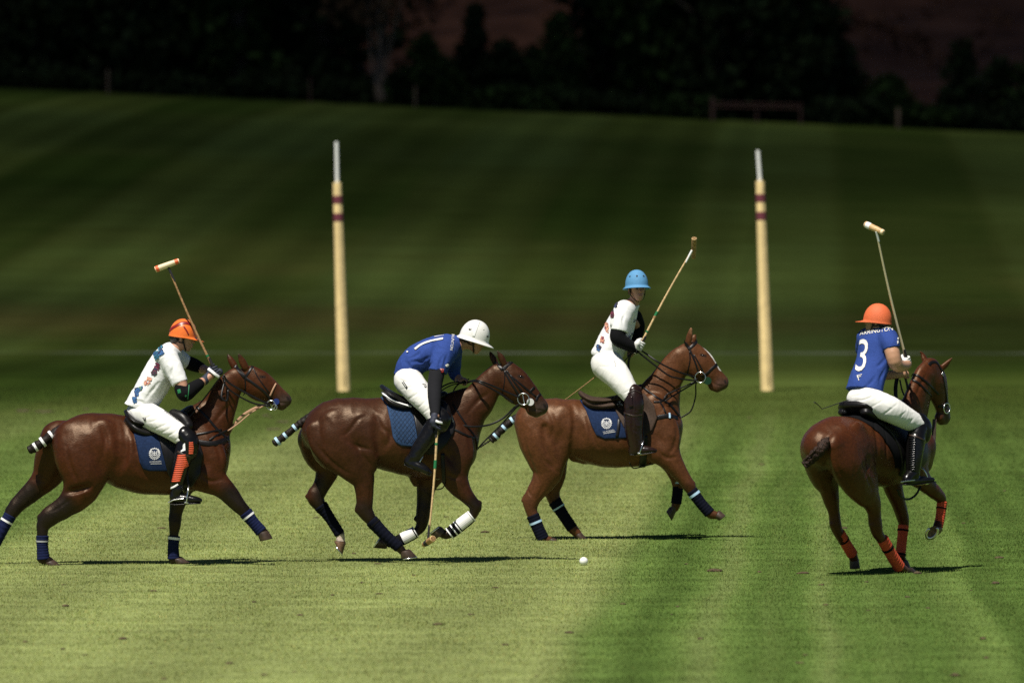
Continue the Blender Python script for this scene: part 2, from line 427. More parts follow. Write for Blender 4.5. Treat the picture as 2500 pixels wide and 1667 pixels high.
# ------------------------------------------------------------------ field and hill
def field_z(X, Y):
    """flat ground near the goal, rising to the wood behind"""
    t = np.clip((Y-176)/176, 0, None); rise = np.where(t < 1, t*t*(3-2*t)*.5+t*.5, 1+(t-1)*.55)
    back = (6.85-.043*X*np.clip(1.3-.3*Y/352, .2, 1))*rise
    return back+.05*np.sin(X*.05+1)*np.sin(Y*.03)*np.clip((Y-170)/40, 0, 1)
def grass_material(name, blade=False):
    m = bpy.data.materials.new(name); m.use_nodes = True; t = m.node_tree; N = t.nodes; L = t.links; b = N['Principled BSDF']
    b.inputs['Roughness'].default_value = .75; b.inputs['Specular IOR Level'].default_value = .08 if blade else 0.0
    geo = N.new('ShaderNodeNewGeometry'); sep = N.new('ShaderNodeSeparateXYZ'); L.new(geo.outputs['Position'], sep.inputs[0])
    def math_(op, a, b_=None, c=None):
        n = N.new('ShaderNodeMath'); n.operation = op
        for i, v in enumerate((a, b_, c)):
            if v is None: continue
            if isinstance(v, (int, float)): n.inputs[i].default_value = v
            else: L.new(v, n.inputs[i])
        return n.outputs[0]
    X, Y = sep.outputs[0], sep.outputs[1]
    def noise(sx, sy, sc, det=3, off=0):
        c = N.new('ShaderNodeCombineXYZ'); L.new(math_('MULTIPLY_ADD', X, sx, off), c.inputs[0]); L.new(math_('MULTIPLY', Y, sy), c.inputs[1])
        n = N.new('ShaderNodeTexNoise'); n.inputs['Scale'].default_value = sc; n.inputs['Detail'].default_value = det; L.new(c.outputs[0], n.inputs['Vector']); return n.outputs['Fac']
    def sm01(x, lo, hi):
        n = N.new('ShaderNodeMapRange'); n.interpolation_type = 'SMOOTHSTEP'; n.inputs[1].default_value = lo; n.inputs[2].default_value = hi; L.new(x, n.inputs[0]); return n.outputs[0]
    # mowing coordinate: lanes run away from the camera, slightly to the right
    wob = math_('MULTIPLY', math_('SUBTRACT', noise(.4, .12, 1.0, 2), .5), .5)
    u = math_('ADD', math_('MULTIPLY_ADD', math_('SUBTRACT', Y, 58.9), -.036, X), wob)
    ramp = N.new('ShaderNodeValToRGB'); ramp.color_ramp.interpolation = 'LINEAR'
    mr = N.new('ShaderNodeMapRange'); mr.inputs[1].default_value = -16; mr.inputs[2].default_value = 8; L.new(u, mr.inputs[0]); L.new(mr.outputs[0], ramp.inputs[0])
    A = (.212, .248, .090, 1); B = (.078, .128, .030, 1); Bm = (.112, .168, .044, 1); Am = (.168, .216, .072, 1)
    stops = [(-16, B), (-13.2, B), (-12.9, Am), (-9.4, Am), (-8.9, Bm), (-6.2, Bm), (-5.3, A), (.16, A), (.46, Bm), (.8, B), (1.02, B), (1.14, Bm), (1.30, Am), (1.44, Bm), (1.6, B), (1.75, Bm), (1.85, B), (1.98, B), (2.08, Bm), (2.15, Am), (2.25, Bm), (2.45, B), (2.62, Bm), (2.8, B), (3.0, B), (3.15, Bm), (3.4, Bm), (3.5, B), (4.6, B), (5.4, Bm), (8, B)]
    els = ramp.color_ramp.elements
    while len(els) < len(stops): els.new(.5)
    for e, (p, c) in zip(els, stops): e.position = (p+16)/24; e.color = c
    left = math_('MULTIPLY', math_('SINE', math_('MULTIPLY_ADD', u, 3.4, .8)), math_('MULTIPLY', math_('LESS_THAN', u, .1), .11))
    fine = math_('ADD', left, math_('MULTIPLY_ADD', math_('SINE', math_('MULTIPLY', u, 13.5)), math_('MULTIPLY', math_('MULTIPLY', math_('GREATER_THAN', u, .35), math_('LESS_THAN', Y, 125)), .09), 1.0))
    # far field: darker grass in broad bands; ramp also paints the cloud shade's edge
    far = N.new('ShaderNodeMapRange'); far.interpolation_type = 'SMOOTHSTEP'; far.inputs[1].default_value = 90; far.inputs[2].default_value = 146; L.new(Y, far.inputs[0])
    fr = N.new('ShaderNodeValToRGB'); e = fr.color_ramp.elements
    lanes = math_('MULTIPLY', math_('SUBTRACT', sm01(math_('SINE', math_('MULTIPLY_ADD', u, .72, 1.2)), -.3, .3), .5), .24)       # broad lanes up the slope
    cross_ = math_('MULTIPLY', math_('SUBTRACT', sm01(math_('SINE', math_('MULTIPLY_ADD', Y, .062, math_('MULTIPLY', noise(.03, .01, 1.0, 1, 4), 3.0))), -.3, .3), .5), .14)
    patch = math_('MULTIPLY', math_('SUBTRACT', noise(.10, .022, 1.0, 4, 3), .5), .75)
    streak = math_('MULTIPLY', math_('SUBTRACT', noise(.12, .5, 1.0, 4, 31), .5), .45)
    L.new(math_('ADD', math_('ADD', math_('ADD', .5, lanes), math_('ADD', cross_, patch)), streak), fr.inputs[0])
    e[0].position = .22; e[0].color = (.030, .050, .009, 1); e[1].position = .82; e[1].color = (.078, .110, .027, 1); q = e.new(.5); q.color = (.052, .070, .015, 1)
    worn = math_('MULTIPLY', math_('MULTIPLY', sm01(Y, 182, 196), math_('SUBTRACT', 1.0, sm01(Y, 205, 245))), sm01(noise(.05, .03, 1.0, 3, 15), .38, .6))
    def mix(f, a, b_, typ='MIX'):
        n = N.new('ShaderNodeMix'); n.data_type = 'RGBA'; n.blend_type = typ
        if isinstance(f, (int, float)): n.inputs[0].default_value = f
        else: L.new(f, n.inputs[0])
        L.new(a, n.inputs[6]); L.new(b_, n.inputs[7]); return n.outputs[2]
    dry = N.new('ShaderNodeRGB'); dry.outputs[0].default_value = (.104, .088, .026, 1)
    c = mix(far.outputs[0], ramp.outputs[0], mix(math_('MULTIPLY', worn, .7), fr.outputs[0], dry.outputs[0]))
    # brightness variation: streaks across the view, patches, fine grain
    def scale(src, fac): 
        n = N.new('ShaderNodeVectorMath'); n.operation = 'SCALE'; L.new(src, n.inputs[0]); L.new(fac, n.inputs['Scale']); return n.outputs[0]
    s1 = math_('MULTIPLY_ADD', math_('SUBTRACT', noise(.5, 1.6, 1.0, 4, 20), .5), .9, 1.0)
    s2 = math_('MULTIPLY_ADD', math_('SUBTRACT', noise(9, 5, 1.0, 3, 7), .5), .7, 1.0)
    c = scale(scale(scale(c, s1), s2), fine)
    if blade:
        a = N.new('ShaderNodeAttribute'); a.attribute_name = 'Col'; c = mix(1.0, c, a.outputs['Color'], 'MULTIPLY')
        b.inputs['Subsurface Weight'].default_value = 0
    # worn brown patches
    w1 = N.new('ShaderNodeMapRange'); w1.inputs[1].default_value = .70; w1.inputs[2].default_value = .80; L.new(noise(1.3, .9, 1.0, 5, 40), w1.inputs[0])
    br = N.new('ShaderNodeRGB'); br.outputs[0].default_value = (.11, .075, .035, 1)
    c = mix(math_('MULTIPLY', w1.outputs[0], .6), c, br.outputs[0])
    # painted line behind the goal
    ln = math_('MULTIPLY', math_('LESS_THAN', math_('ABSOLUTE', math_('SUBTRACT', Y, 179.0)), .55), math_('MULTIPLY_ADD', sm01(noise(.35, .3, 1.0, 3, 2), .35, .7), .22, .02))
    wc = N.new('ShaderNodeRGB'); wc.outputs[0].default_value = (.5, .5, .47, 1)
    c = mix(ln, c, wc.outputs[0])
    L.new(c, b.inputs['Base Color'])
    if not blade:
        bp = N.new('ShaderNodeBump'); bp.inputs['Strength'].default_value = .9; bp.inputs['Distance'].default_value = .05
        L.new(noise(22, 9, 1.0, 4, 5), bp.inputs['Height']); L.new(bp.outputs[0], b.inputs['Normal'])
    return m
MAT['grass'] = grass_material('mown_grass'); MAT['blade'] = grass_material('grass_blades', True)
xs = np.concatenate([np.linspace(-900, -60, 22), np.linspace(-50, 50, 51), np.linspace(60, 900, 22)])
ys = np.concatenate([np.linspace(-60, 50, 12), np.linspace(55, 175, 40), np.linspace(180, 420, 61), np.linspace(440, 1500, 30)])
GX, GY = np.meshgrid(xs, ys); GZ = field_z(GX, GY)
V = np.stack([GX, GY, GZ], -1).reshape(-1, 3); nx = len(xs)
I = np.arange(len(V)).reshape(len(ys), nx); F = np.stack([I[:-1, :-1], I[:-1, 1:], I[1:, 1:], I[1:, :-1]], -1).reshape(-1, 4)
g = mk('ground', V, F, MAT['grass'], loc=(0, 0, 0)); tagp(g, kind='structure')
# ------------------------------------------------------------------ grass blades on the near field
def blades(n, y0, y1, seed, hgt, wid):
    r = np.random.default_rng(seed)
    Y = np.sqrt(r.uniform(y0**2, y1**2, n)); X = r.uniform(-1, 1, n)*(1250/FPX*Y+1.3)
    # tufts: pull blades together a little
    cl = .5+.5*np.sin(X*7.3+np.sin(Y*3.1)*2)*np.sin(Y*2.3+np.sin(X*2.2)*2); H = hgt*(.55+.6*r.random(n))*(.75+.5*cl)
    a = r.uniform(0, 2*math.pi, n); lean = r.uniform(.0, .55, n)*H; la = r.uniform(0, 2*math.pi, n)
    w = wid*(.7+.6*r.random(n)); base = np.stack([X, Y, np.full(n, -.004)], 1)
    d = np.stack([np.cos(a), np.sin(a)*.4, np.zeros(n)], 1)*w[:, None]
    tip = base+np.stack([np.cos(la)*lean, np.sin(la)*lean, H], 1)
    V = np.stack([base-d, base+d, tip], 1).reshape(-1, 3); F = np.arange(3*n).reshape(-1, 3)
    t = r.random(n); col = np.stack([.66+.72*t, .74+.58*t, .54+.58*t], 1); dry = r.random(n) < .12; col[dry] = col[dry]*np.array((1.35, 1.05, 1.2)); dark = r.random(n) < .18; col[dark] *= .45
    return V, F, np.repeat(col, 3, 0)
parts = [blades(290000, 56, 80, 1, .021, .0036), blades(290000, 80, 104, 2, .022, .0046), blades(150000, 104, 150, 3, .025, .0075)]
o = 0; VV, FF, CC = [], [], []
for v, f, c in parts: VV.append(v); FF.append(f+o); CC.append(c); o += len(v)
g = mk('grass', np.vstack(VV), np.vstack(FF), MAT['blade'], loc=(0, 0, 0), col=np.vstack(CC)); tagp(g, 'short mown grass of the polo field in light and dark stripes', 'grass', kind='stuff')
# torn turf clods lying on the field and flying behind the hooves
MAT['soil'] = M('torn_turf', (.075, .050, .024), .95, noise=(60, .6), bump=(90, .8, .01))
def clod(c, s, r):
    bm = bmesh.new(); bmesh.ops.create_icosphere(bm, subdivisions=2, radius=1)
    V = np.array([v.co[:] for v in bm.verts]); F = [tuple(v.index for v in f.verts) for f in bm.faces]; bm.free()
    V = V*(1+.45*np.array([mnoise.noise(Vector(p*1.7+r)) for p in V]))[:, None]*np.array(s)+c; return V, F
rg = np.random.default_rng(11); L_ = []
spots = [(1520,1475),(1745,1395),(2005,1428),(2240,1400),(2440,1362),(2430,1425),(1035,1210),(395,1290),(925,1450),(1070,1525),(1710,1560),(2330,1650),(620,1470),(160,1480),(2215,1458),(1250,1600),(1185,1300),(1860,1135),(1830,1020),(1310,1650),(820,1560),(1640,1500),(1210,1435),(1010,1405),(1960,1400),(210,1000),(80,1030),(660,1020),(1150,1500),(560,1620),(1390,1545),(2060,1290),(2120,1490),(300,1560),(720,1640),(2400,1560)]
spots += [(rg.uniform(0, 2500), rg.uniform(1080, 1660)) for _ in range(70)]
for i, (px, py) in enumerate(spots):
    D = 70000/(py-HY); s = rg.uniform(.010, .028)*(1.4 if i < 6 else 1 if i < 36 else .6); L_.append(clod(W(px, py, D)+np.array((0, 0, s*.2)), (s*rg.uniform(1, 2.4), s*1.5, s*.6), rg.uniform(0, 9, 3)))
v, f = join_geo(L_); tagp(mk('turf_divots', v, f, MAT['soil'], loc=(0, 0, 0)), 'brown clods of torn turf scattered over the mown grass', 'turf', kind='stuff')
L_ = []
for px, py, a, b in ((1345,1100,.20,.30),(1390,1112,.08,.15),(690,1030,.13,.25),(650,1014,.10,.22),(665,1048,.14,.25),(55,1003,.16,.35),(110,1005,.2,.3)):
    D = 70000/(py-HY); c = W(px, py, D); n = 26; r = rg.uniform(.25, 1.15, n); t = np.linspace(0, 2*math.pi, n, endpoint=False); P = np.stack([c[0]+a*r*np.cos(t), c[1]+b*6*r*np.sin(t)*.4, .006+0*t], 1); L_.append((np.vstack([P, c+np.array((0, 0, .012-c[2]))]), [(i, (i+1) % n, n) for i in range(n)]))
v, f = join_geo(L_); tagp(mk('worn_turf', v, f, MAT['soil'], loc=(0, 0, 0)), 'bare brown patches scuffed into the mown grass', 'turf', kind='stuff')
# ------------------------------------------------------------------ goal posts
MAT['post'] = M('cream_goal_post', (.84, .63, .29), .7, noise=(5, .16), bump=(9, .3, .02)); MAT['post_seam'] = M('padding_seam', (.5, .38, .2), .8); MAT['post_band'] = M('maroon_band', (.14, .025, .04), .7); MAT['post_white'] = M('white_staff', (.78, .78, .74), .6)
def goal_post(bx, by, tx, ty, b1, b2, wx, wy, rb, rt, label):
    D = 20833.3*CAMH/(by-HY); root = empty('goal_post', W(bx, by, D)); tagp(root, label, 'goal post', 'goal posts standing behind the ponies')
    a, b = W(bx, by, D), W(tx, ty, D); ax = b-a; px = D/FPX
    def at(y): t = (by-y)/(by-ty); return a+ax*t, (rb+(rt-rb)*t)*px
    def seg(name, y0, y1, mat, grow=0, par=root):
        t = np.linspace(0, 1, 5); P = []; R = []
        for k in t: p, r = at(y0+(y1-y0)*k); P.append(p); R.append(r+grow)
        return tube(name, np.array(P), R, mat, par, n=24)
    body = seg('post', by+1, ty, MAT['post'])
    t_ = np.linspace(.02, .98, 12); Ps = np.array([at(by+(ty-by)*k)[0]+np.array((.25, -1, 0))/1.031*(at(by+(ty-by)*k)[1]+.001) for k in t_]); mk_geo('padding_seam', [ribbon_geo(Ps, np.tile((.25, -1, 0), (12, 1)), .018, .003)], MAT['post_seam'], body)
    seg('maroon_band', b1[0], b1[1], MAT['post_band'], .006, body); seg('maroon_band', b2[0], b2[1], MAT['post_band'], .006, body)
    tube('white_staff', np.array([b-ax*.01, W(wx, wy, D)]), [.036, .032], MAT['post_white'], root, n=12)
goal_post(839.5, 955, 823.3, 446, (540, 521), (497, 478), 821.5, 346, 16, 10.5, 'left goal post, cream with two maroon bands and a white staff on top')
goal_post(1873.5, 954, 1855.5, 442, (537, 517), (493, 474), 1850, 367, 15.8, 10.5, 'right goal post, cream with two maroon bands, between blue helmet and number 3 rider')
# ------------------------------------------------------------------ ball
bm = bmesh.new(); bmesh.ops.create_uvsphere(bm, u_segments=32, v_segments=20, radius=.0385)
Vb = np.array([v.co[:] for v in bm.verts])+W(1425, 1374.5, 77.6)*np.array((1, 1, 0))+np.array((0, 0, .036)); Fb = [tuple(v.index for v in f.verts) for f in bm.faces]; bm.free()
tagp(mk('polo_ball', Vb, Fb, M('white_ball', (.82, .82, .80), .45, bump=(60, .1, .002))), 'white polo ball lying on the grass in front of the ponies', 'ball')
# ------------------------------------------------------------------ wood behind the field
def leaf_mat(name, c, sp=.12):
    return M(name, c, .7, spec=sp, noise=(1.2, .45))
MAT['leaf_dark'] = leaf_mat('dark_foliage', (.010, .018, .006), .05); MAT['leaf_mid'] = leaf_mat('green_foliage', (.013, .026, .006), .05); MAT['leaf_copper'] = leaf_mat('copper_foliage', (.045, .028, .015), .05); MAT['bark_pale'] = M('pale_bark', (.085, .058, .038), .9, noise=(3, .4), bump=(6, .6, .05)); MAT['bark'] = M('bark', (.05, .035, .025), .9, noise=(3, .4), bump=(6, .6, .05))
def leaves(blobs, n, size, r):
    """leaf-sized faces through the volume of ellipsoid clumps (x, y, z, rx, ry, rz)"""
    B = np.array(blobs); vol = (B[:, 3]*B[:, 4]*B[:, 5])**.8; k = r.choice(len(B), n, p=vol/vol.sum())
    d = r.normal(size=(n, 3)); d /= np.linalg.norm(d, axis=1)[:, None]; rad = r.uniform(.35, 1.08, n)**.55
    P = B[k, :3]+d*rad[:, None]*B[k, 3:6]
    a = r.normal(size=(n, 3)); a /= np.linalg.norm(a, axis=1)[:, None]; b = np.cross(a, r.normal(size=(n, 3))); b /= np.linalg.norm(b, axis=1)[:, None]
    s = size*r.uniform(.5, 1.3, n)[:, None]
    V = np.stack([P-a*s, P+b*s*.6, P+a*s, P-b*s*.6], 1).reshape(-1, 3); return V, np.arange(4*n).reshape(-1, 4)
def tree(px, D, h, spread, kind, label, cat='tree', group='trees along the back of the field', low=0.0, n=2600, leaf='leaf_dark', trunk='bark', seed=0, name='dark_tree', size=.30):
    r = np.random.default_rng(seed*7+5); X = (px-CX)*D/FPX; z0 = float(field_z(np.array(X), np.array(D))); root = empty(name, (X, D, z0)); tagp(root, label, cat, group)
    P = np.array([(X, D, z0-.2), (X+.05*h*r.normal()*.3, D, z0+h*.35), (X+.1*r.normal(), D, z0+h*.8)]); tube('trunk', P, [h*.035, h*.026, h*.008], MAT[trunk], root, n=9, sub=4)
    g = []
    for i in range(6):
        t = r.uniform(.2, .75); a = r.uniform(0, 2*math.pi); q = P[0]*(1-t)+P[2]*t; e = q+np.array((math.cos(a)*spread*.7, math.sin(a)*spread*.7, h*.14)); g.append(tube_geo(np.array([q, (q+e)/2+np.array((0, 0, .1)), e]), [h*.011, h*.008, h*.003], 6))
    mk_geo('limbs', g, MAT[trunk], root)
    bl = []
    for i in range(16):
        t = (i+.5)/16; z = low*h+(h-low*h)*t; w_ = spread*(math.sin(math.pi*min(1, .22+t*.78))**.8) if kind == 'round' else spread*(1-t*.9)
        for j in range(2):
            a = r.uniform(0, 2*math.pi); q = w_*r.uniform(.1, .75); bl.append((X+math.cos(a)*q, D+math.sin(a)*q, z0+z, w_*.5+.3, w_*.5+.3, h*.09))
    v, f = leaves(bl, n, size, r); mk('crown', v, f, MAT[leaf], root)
    return root
def bush(px, D, h, w_, label, leaf='leaf_dark', seed=0, n=1300, name='bush', size=.17, group='bushes at the foot of the wood'):
    r = np.random.default_rng(seed*3+77); X = (px-CX)*D/FPX; z0 = float(field_z(np.array(X), np.array(D))); root = empty(name, (X, D, z0)); tagp(root, label, 'bush', group)
    g = [tube_geo(np.array([(X+dx, D, z0-.1), (X+dx*3, D+.1, z0+h*.6)]), [.05, .02], 6) for dx in (-.2, .05, .25)]; mk_geo('stems', g, MAT['bark'], root)
    bl = [(X+r.uniform(-.7, .7)*w_, D+r.uniform(-.6, .6), z0+h*r.uniform(.12, .75), w_*.38, .9, h*.26) for _ in range(12)]
    v, f = leaves(bl, n, size, r); mk('foliage', v, f, MAT[leaf], root)
# photo columns of the trees, left to right
TREES = [(-30,362,15,4.2,'leftmost tall dark tree at the left edge of the wood'),(110,358,14,3.6,'broad dark tree above the top left of the field'),(235,364,16,3.8,'dark tree behind the short stake at upper left'),(350,357,13,3.2,'dark tree between the upper left stake and the left goal post'),(470,362,16,4.0,'tall dark tree midway between left edge and left goal post'),(590,358,14,3.4,'dark round tree left of the left goal post'),(700,363,15,3.4,'dark tree just left above the left goal post'),(800,359,13,2.8,'dark tree directly above the left goal post'),
         (1035,358,2.9,1.3,'low dark tree right of the pale multi-stemmed trunk'),(1160,362,4.2,1.2,'low dark tree in the middle of the central rusty gap'),(1235,359,2.9,1.2,'lowest dark tree under the central rusty gap'),(1365,357,4.0,1.0,'dark tree at the right edge of the central rusty gap'),(1300,361,2.6,1.3,'low dark tree under the right half of the central rusty gap'),(1490,362,14,2.3,'dark tree left of the rail fence'),(1570,358,15,2.6,'tall dark tree above the raised mallet of blue helmet rider'),(1650,363,15,3.2,'dark tree left behind the rail fence'),(1760,358,14,3.2,'dark tree directly behind the rail fence'),(1870,361,15,2.9,'dark tree above the right goal post'),(1960,357,12,2.0,'dark tree at the left edge of the rusty hillside gap'),
         (2060,359,3.4,1.0,'dark tree at the lower left corner of the rusty hillside gap'),(2165,358,2.1,1.5,'lowest dark tree behind the tall pale stake'),(2345,357,3.6,1.4,'low dark tree below the rusty hillside gap'),(2445,361,3.0,1.5,'low dark tree right of the tall pale stake'),(2535,358,3.6,1.5,'dark tree at the right edge of the wood')]
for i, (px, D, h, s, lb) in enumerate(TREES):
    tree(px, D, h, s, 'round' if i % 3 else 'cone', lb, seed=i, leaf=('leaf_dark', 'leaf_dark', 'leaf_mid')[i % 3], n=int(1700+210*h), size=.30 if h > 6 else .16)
# pale multi-stemmed tree
D = 352; r = np.random.default_rng(5); X0 = (932-CX)*D/FPX; z0 = float(field_z(np.array(X0), np.array(D))); root = empty('multi_stemmed_tree', (X0, D, z0)); tagp(root, 'pale multi-stemmed tree standing against the dark wood above the left goal post', 'tree', 'trees along the back of the field')
def wp(px, py, dd=0): return W(px, py, D+dd)
tube('trunk', np.array([wp(930,245), wp(925,215), wp(928,190)]), [.22, .19, .20], MAT['bark_pale'], root, n=10, sub=4)
for L_, r0 in (([(925,200),(926,130),(925,60),(930,-40)], .12), ([(918,205),(908,150),(903,90),(899,-40)], .09), ([(935,200),(950,120),(968,50),(990,-40)], .09), ([(930,195),(935,110),(945,20),(940,-60)], .07)):
    tube('stem', np.array([wp(*q) for q in L_]), np.linspace(r0, r0*.6, len(L_)), MAT['bark_pale'], root, n=8, sub=4)
bl = [(X0+r.uniform(-1.9, 1.9), D+r.uniform(-1, 1), z0+r.uniform(3.6, 9), .9, .9, .7) for _ in range(20)]; v, f = leaves(bl, 1100, .2, r); mk('crown', v, f, MAT['leaf_copper'], root)
for i, (px, h, w_, lf, lb) in enumerate([(60,1.4,3.0,'leaf_dark','low dark bush at the far left end of the wood edge'),(400,1.2,2.6,'leaf_dark','low dark bush between the two left stakes'),(640,1.3,2.6,'leaf_dark','low dark bush left of the left goal post'),(840,1.2,1.6,'leaf_dark','low bush just left of the pale multi-stemmed tree'),(1045,1.6,1.8,'leaf_mid','green bush right of the pale multi-stemmed tree'),(1270,1.2,2.4,'leaf_mid','low green bush under the central rusty gap'),(1480,1.3,2.4,'leaf_dark','low bush left of the rail fence'),(1680,1.1,1.4,'leaf_mid','small green bush at the left end of the rail fence'),(2060,1.2,2.0,'leaf_dark','low bush between the rail fence and the pale stake'),(2260,1.2,1.8,'leaf_mid','low green bush right of the pale stake'),(2440,1.3,2.0,'leaf_dark','low bush near the right end of the wood edge')]):
    bush(px, 353.5, h, w_, lb, lf, i)
# rusty bracken hillside seen through the gaps
def _bracken():
    m = M('bracken', (.085, .036, .019), .95, spec=.05, noise=(.25, .5), bump=(2.0, .8, .3)); return m
bx = np.linspace(-160, 160, 60); by = np.linspace(470, 760, 40); BX, BY = np.meshgrid(bx, by)
rs = np.random.default_rng(2); BZ = field_z(BX, BY)*0+8+(BY-470)*.16+.5*np.sin(BX*.21+BY*.1)+.4*np.sin(BX*.5-BY*.27)
V = np.stack([BX, BY, BZ], -1).reshape(-1, 3); I = np.arange(len(V)).reshape(40, 60); F = np.stack([I[:-1, :-1], I[:-1, 1:], I[1:, 1:], I[1:, :-1]], -1).reshape(-1, 4)
tagp(mk('hillside', V, F, _bracken(), loc=(0, 0, 0)), kind='structure')
bl = [(rs.uniform(-60, 60), rs.uniform(480, 620), 0, 1.2, 1.2, .7) for _ in range(420)]; bl = [(x, y, 8+(y-470)*.16+.3, a, b, c) for x, y, z, a, b, c in bl]
v, f = leaves(bl, 9000, .35, rs); tagp(mk('bracken', v, f, M('rust_bracken', (.10, .043, .022), .95, spec=.05, noise=(.4, .5)), loc=(0, 0, 0)), 'rust brown bracken covering the slope behind the wood', 'bracken', kind='stuff')
# stakes and rail fence along the wood edge
MAT['stake'] = M('weathered_wood', (.10, .065, .04), .9, noise=(8, .4)); MAT['stake_red'] = M('reddish_wood', (.06, .026, .018), .9, noise=(8, .4))
def stake(px, py0, py1, w_, label, mat='stake', D=350):
    a, b = W(px, py0, D), W(px, py1, D); a[2] = float(field_z(np.array(a[0]), np.array(D)))-.05; v, f = tube_geo(np.array([a, a*.1+b*.9, b]), [w_/2, w_/2, w_*.36], 8); tagp(mk('wooden_stake', v, f, MAT[mat], loc=a), label, 'stake', 'stakes along the edge of the wood')
stake(264, 225, 170, .10, 'short pale stake at upper left against the black wood'); stake(757, 240, 190, .07, 'thin reddish stake above the left goal post', 'stake_red'); stake(1014, 262, 210, .09, 'short dull stake right of the pale multi-stemmed tree'); stake(2193, 318, 264, .16, 'tall pale stake on the right of the rail fence')
D = 350; fr = empty('rail_fence', W(1840, 290, D)); tagp(fr, 'low wooden rail fence at the foot of the black wood on the right', 'fence')
for px in (1740, 1848, 1955):
    a = W(px, 292, D); a[2] = float(field_z(np.array(a[0]), np.array(D)))-.05; b = W(px, 238 if px == 1740 else 252, D); v, f = tube_geo(np.array([a, b]), [.09 if px == 1740 else .05]*2, 8); mk('post', v, f, MAT['stake_red'], fr)
for y0, y1 in ((252, 256), (261, 265)):
    v, f = tube_geo(np.array([W(1742, y0, D-.08), W(1848, (y0+y1)/2, D-.08), W(1950, y1, D-.08)]), [.035]*3, 8); mk('rail', v, f, MAT['stake_red'], fr)
# cloud whose shade lies on the far field and the wood
def cloud():
    r = np.random.default_rng(8); h = 1500.0; k = SUN_TRAVEL/(-SUN_TRAVEL.z); off = np.array((k.x, k.y, 0))*h
    bmg = bmesh.new(); bmesh.ops.create_icosphere(bmg, subdivisions=3, radius=1); SV = np.array([v.co[:] for v in bmg.verts]); SF = [tuple(v.index for v in f.verts) for f in bmg.faces]; bmg.free()
    L = []
    for i in range(420): L.append((np.array((r.uniform(-200, 200), 206+r.random()*690, 0)), r.uniform(26, 46)))
    for i in range(50): L.append((np.array((r.uniform(-60, 60), r.uniform(154, 205), 0)), r.uniform(8, 17)))
    for i in range(260): L.append((np.array((r.uniform(-220, 220), r.uniform(372, 900), 0)), r.uniform(30, 46)))     # extra blobs over the wood, added to darken it
    G = []
    for c, rad in L:
        V = SV*(1+.2*np.array([mnoise.noise(Vector(p*2+c)) for p in SV]))[:, None]*np.array((rad, rad, rad*.45))+c-off+np.array((0, 0, h+r.uniform(-20, 40))); G.append((V, SF))
    v, f = join_geo(G); m = bpy.data.materials.new('cloud_vapour'); m.use_nodes = True; t = m.node_tree; N = t.nodes; Lk = t.links; b = N['Principled BSDF']; b.inputs['Base Color'].default_value = (.85, .85, .86, 1); b.inputs['Roughness'].default_value = 1; b.inputs['Specular IOR Level'].default_value = 0
    tr = N.new('ShaderNodeBsdfTransparent'); mx_ = N.new('ShaderNodeMixShader'); mx_.inputs[0].default_value = .130; Lk.new(tr.outputs[0], mx_.inputs[1]); Lk.new(b.outputs[0], mx_.inputs[2]); Lk.new(mx_.outputs[0], N['Material Output'].inputs['Surface'])
    tagp(mk('cloud', v, f, m, loc=(0, 0, 0)), 'broad cloud overhead shading the far half of the field', 'cloud', kind='structure')
cloud()
# ------------------------------------------------------------------ horses
HEAD_A, HEAD_B = (974., 603.), (1088., 718.)
def head_map(A, B):
    a0 = np.array(HEAD_A); b0 = np.array(HEAD_B); a1 = np.array(A, dtype=float); b1 = np.array(B, dtype=float)
    z = complex(*(b1-a1))/complex(*(b0-a0)); s = abs(z)
    def f(x, y):
        c = complex(x-a0[0], y-a0[1])*z; return a1[0]+c.real, a1[1]+c.imag
    f.s = s; return f
HEAD_ROWS = [[(918, 592, 0, 52, .62), (948, 640, 0, 72, .56), (985, 672, 0, 61, .52), (1015, 697, 0, 49, .52), (1042, 719, 0, 41, .58), (1060, 733, 0, 35, .66)],
             [(1022, 752, 0, 20, .95), (1040, 765, 0, 14, 1.2)],            # chin
             [(1050, 745, 0, 22, 1.1), (1068, 742, 0, 15, 1.2)]]            # lips
def head_rows(hm):
    s = hm.s; out = []
    for ch in HEAD_ROWS: out.append([(*hm(x, y), l, r*s, q) for x, y, l, r, q in ch])
    return out
def build_hoof(fig, root, l, cf, toe, heel, cb, mat, half=.055, shoe=None, name='hoof'):
    """cf/cb coronet front/back, toe/heel on the sole (crop px)"""
    f = fig
    pt = [np.array(f.p(*q, l)) for q in (cf, toe, heel, cb)]
    return hoof3(root, pt, f.axis, mat, half, shoe, name)
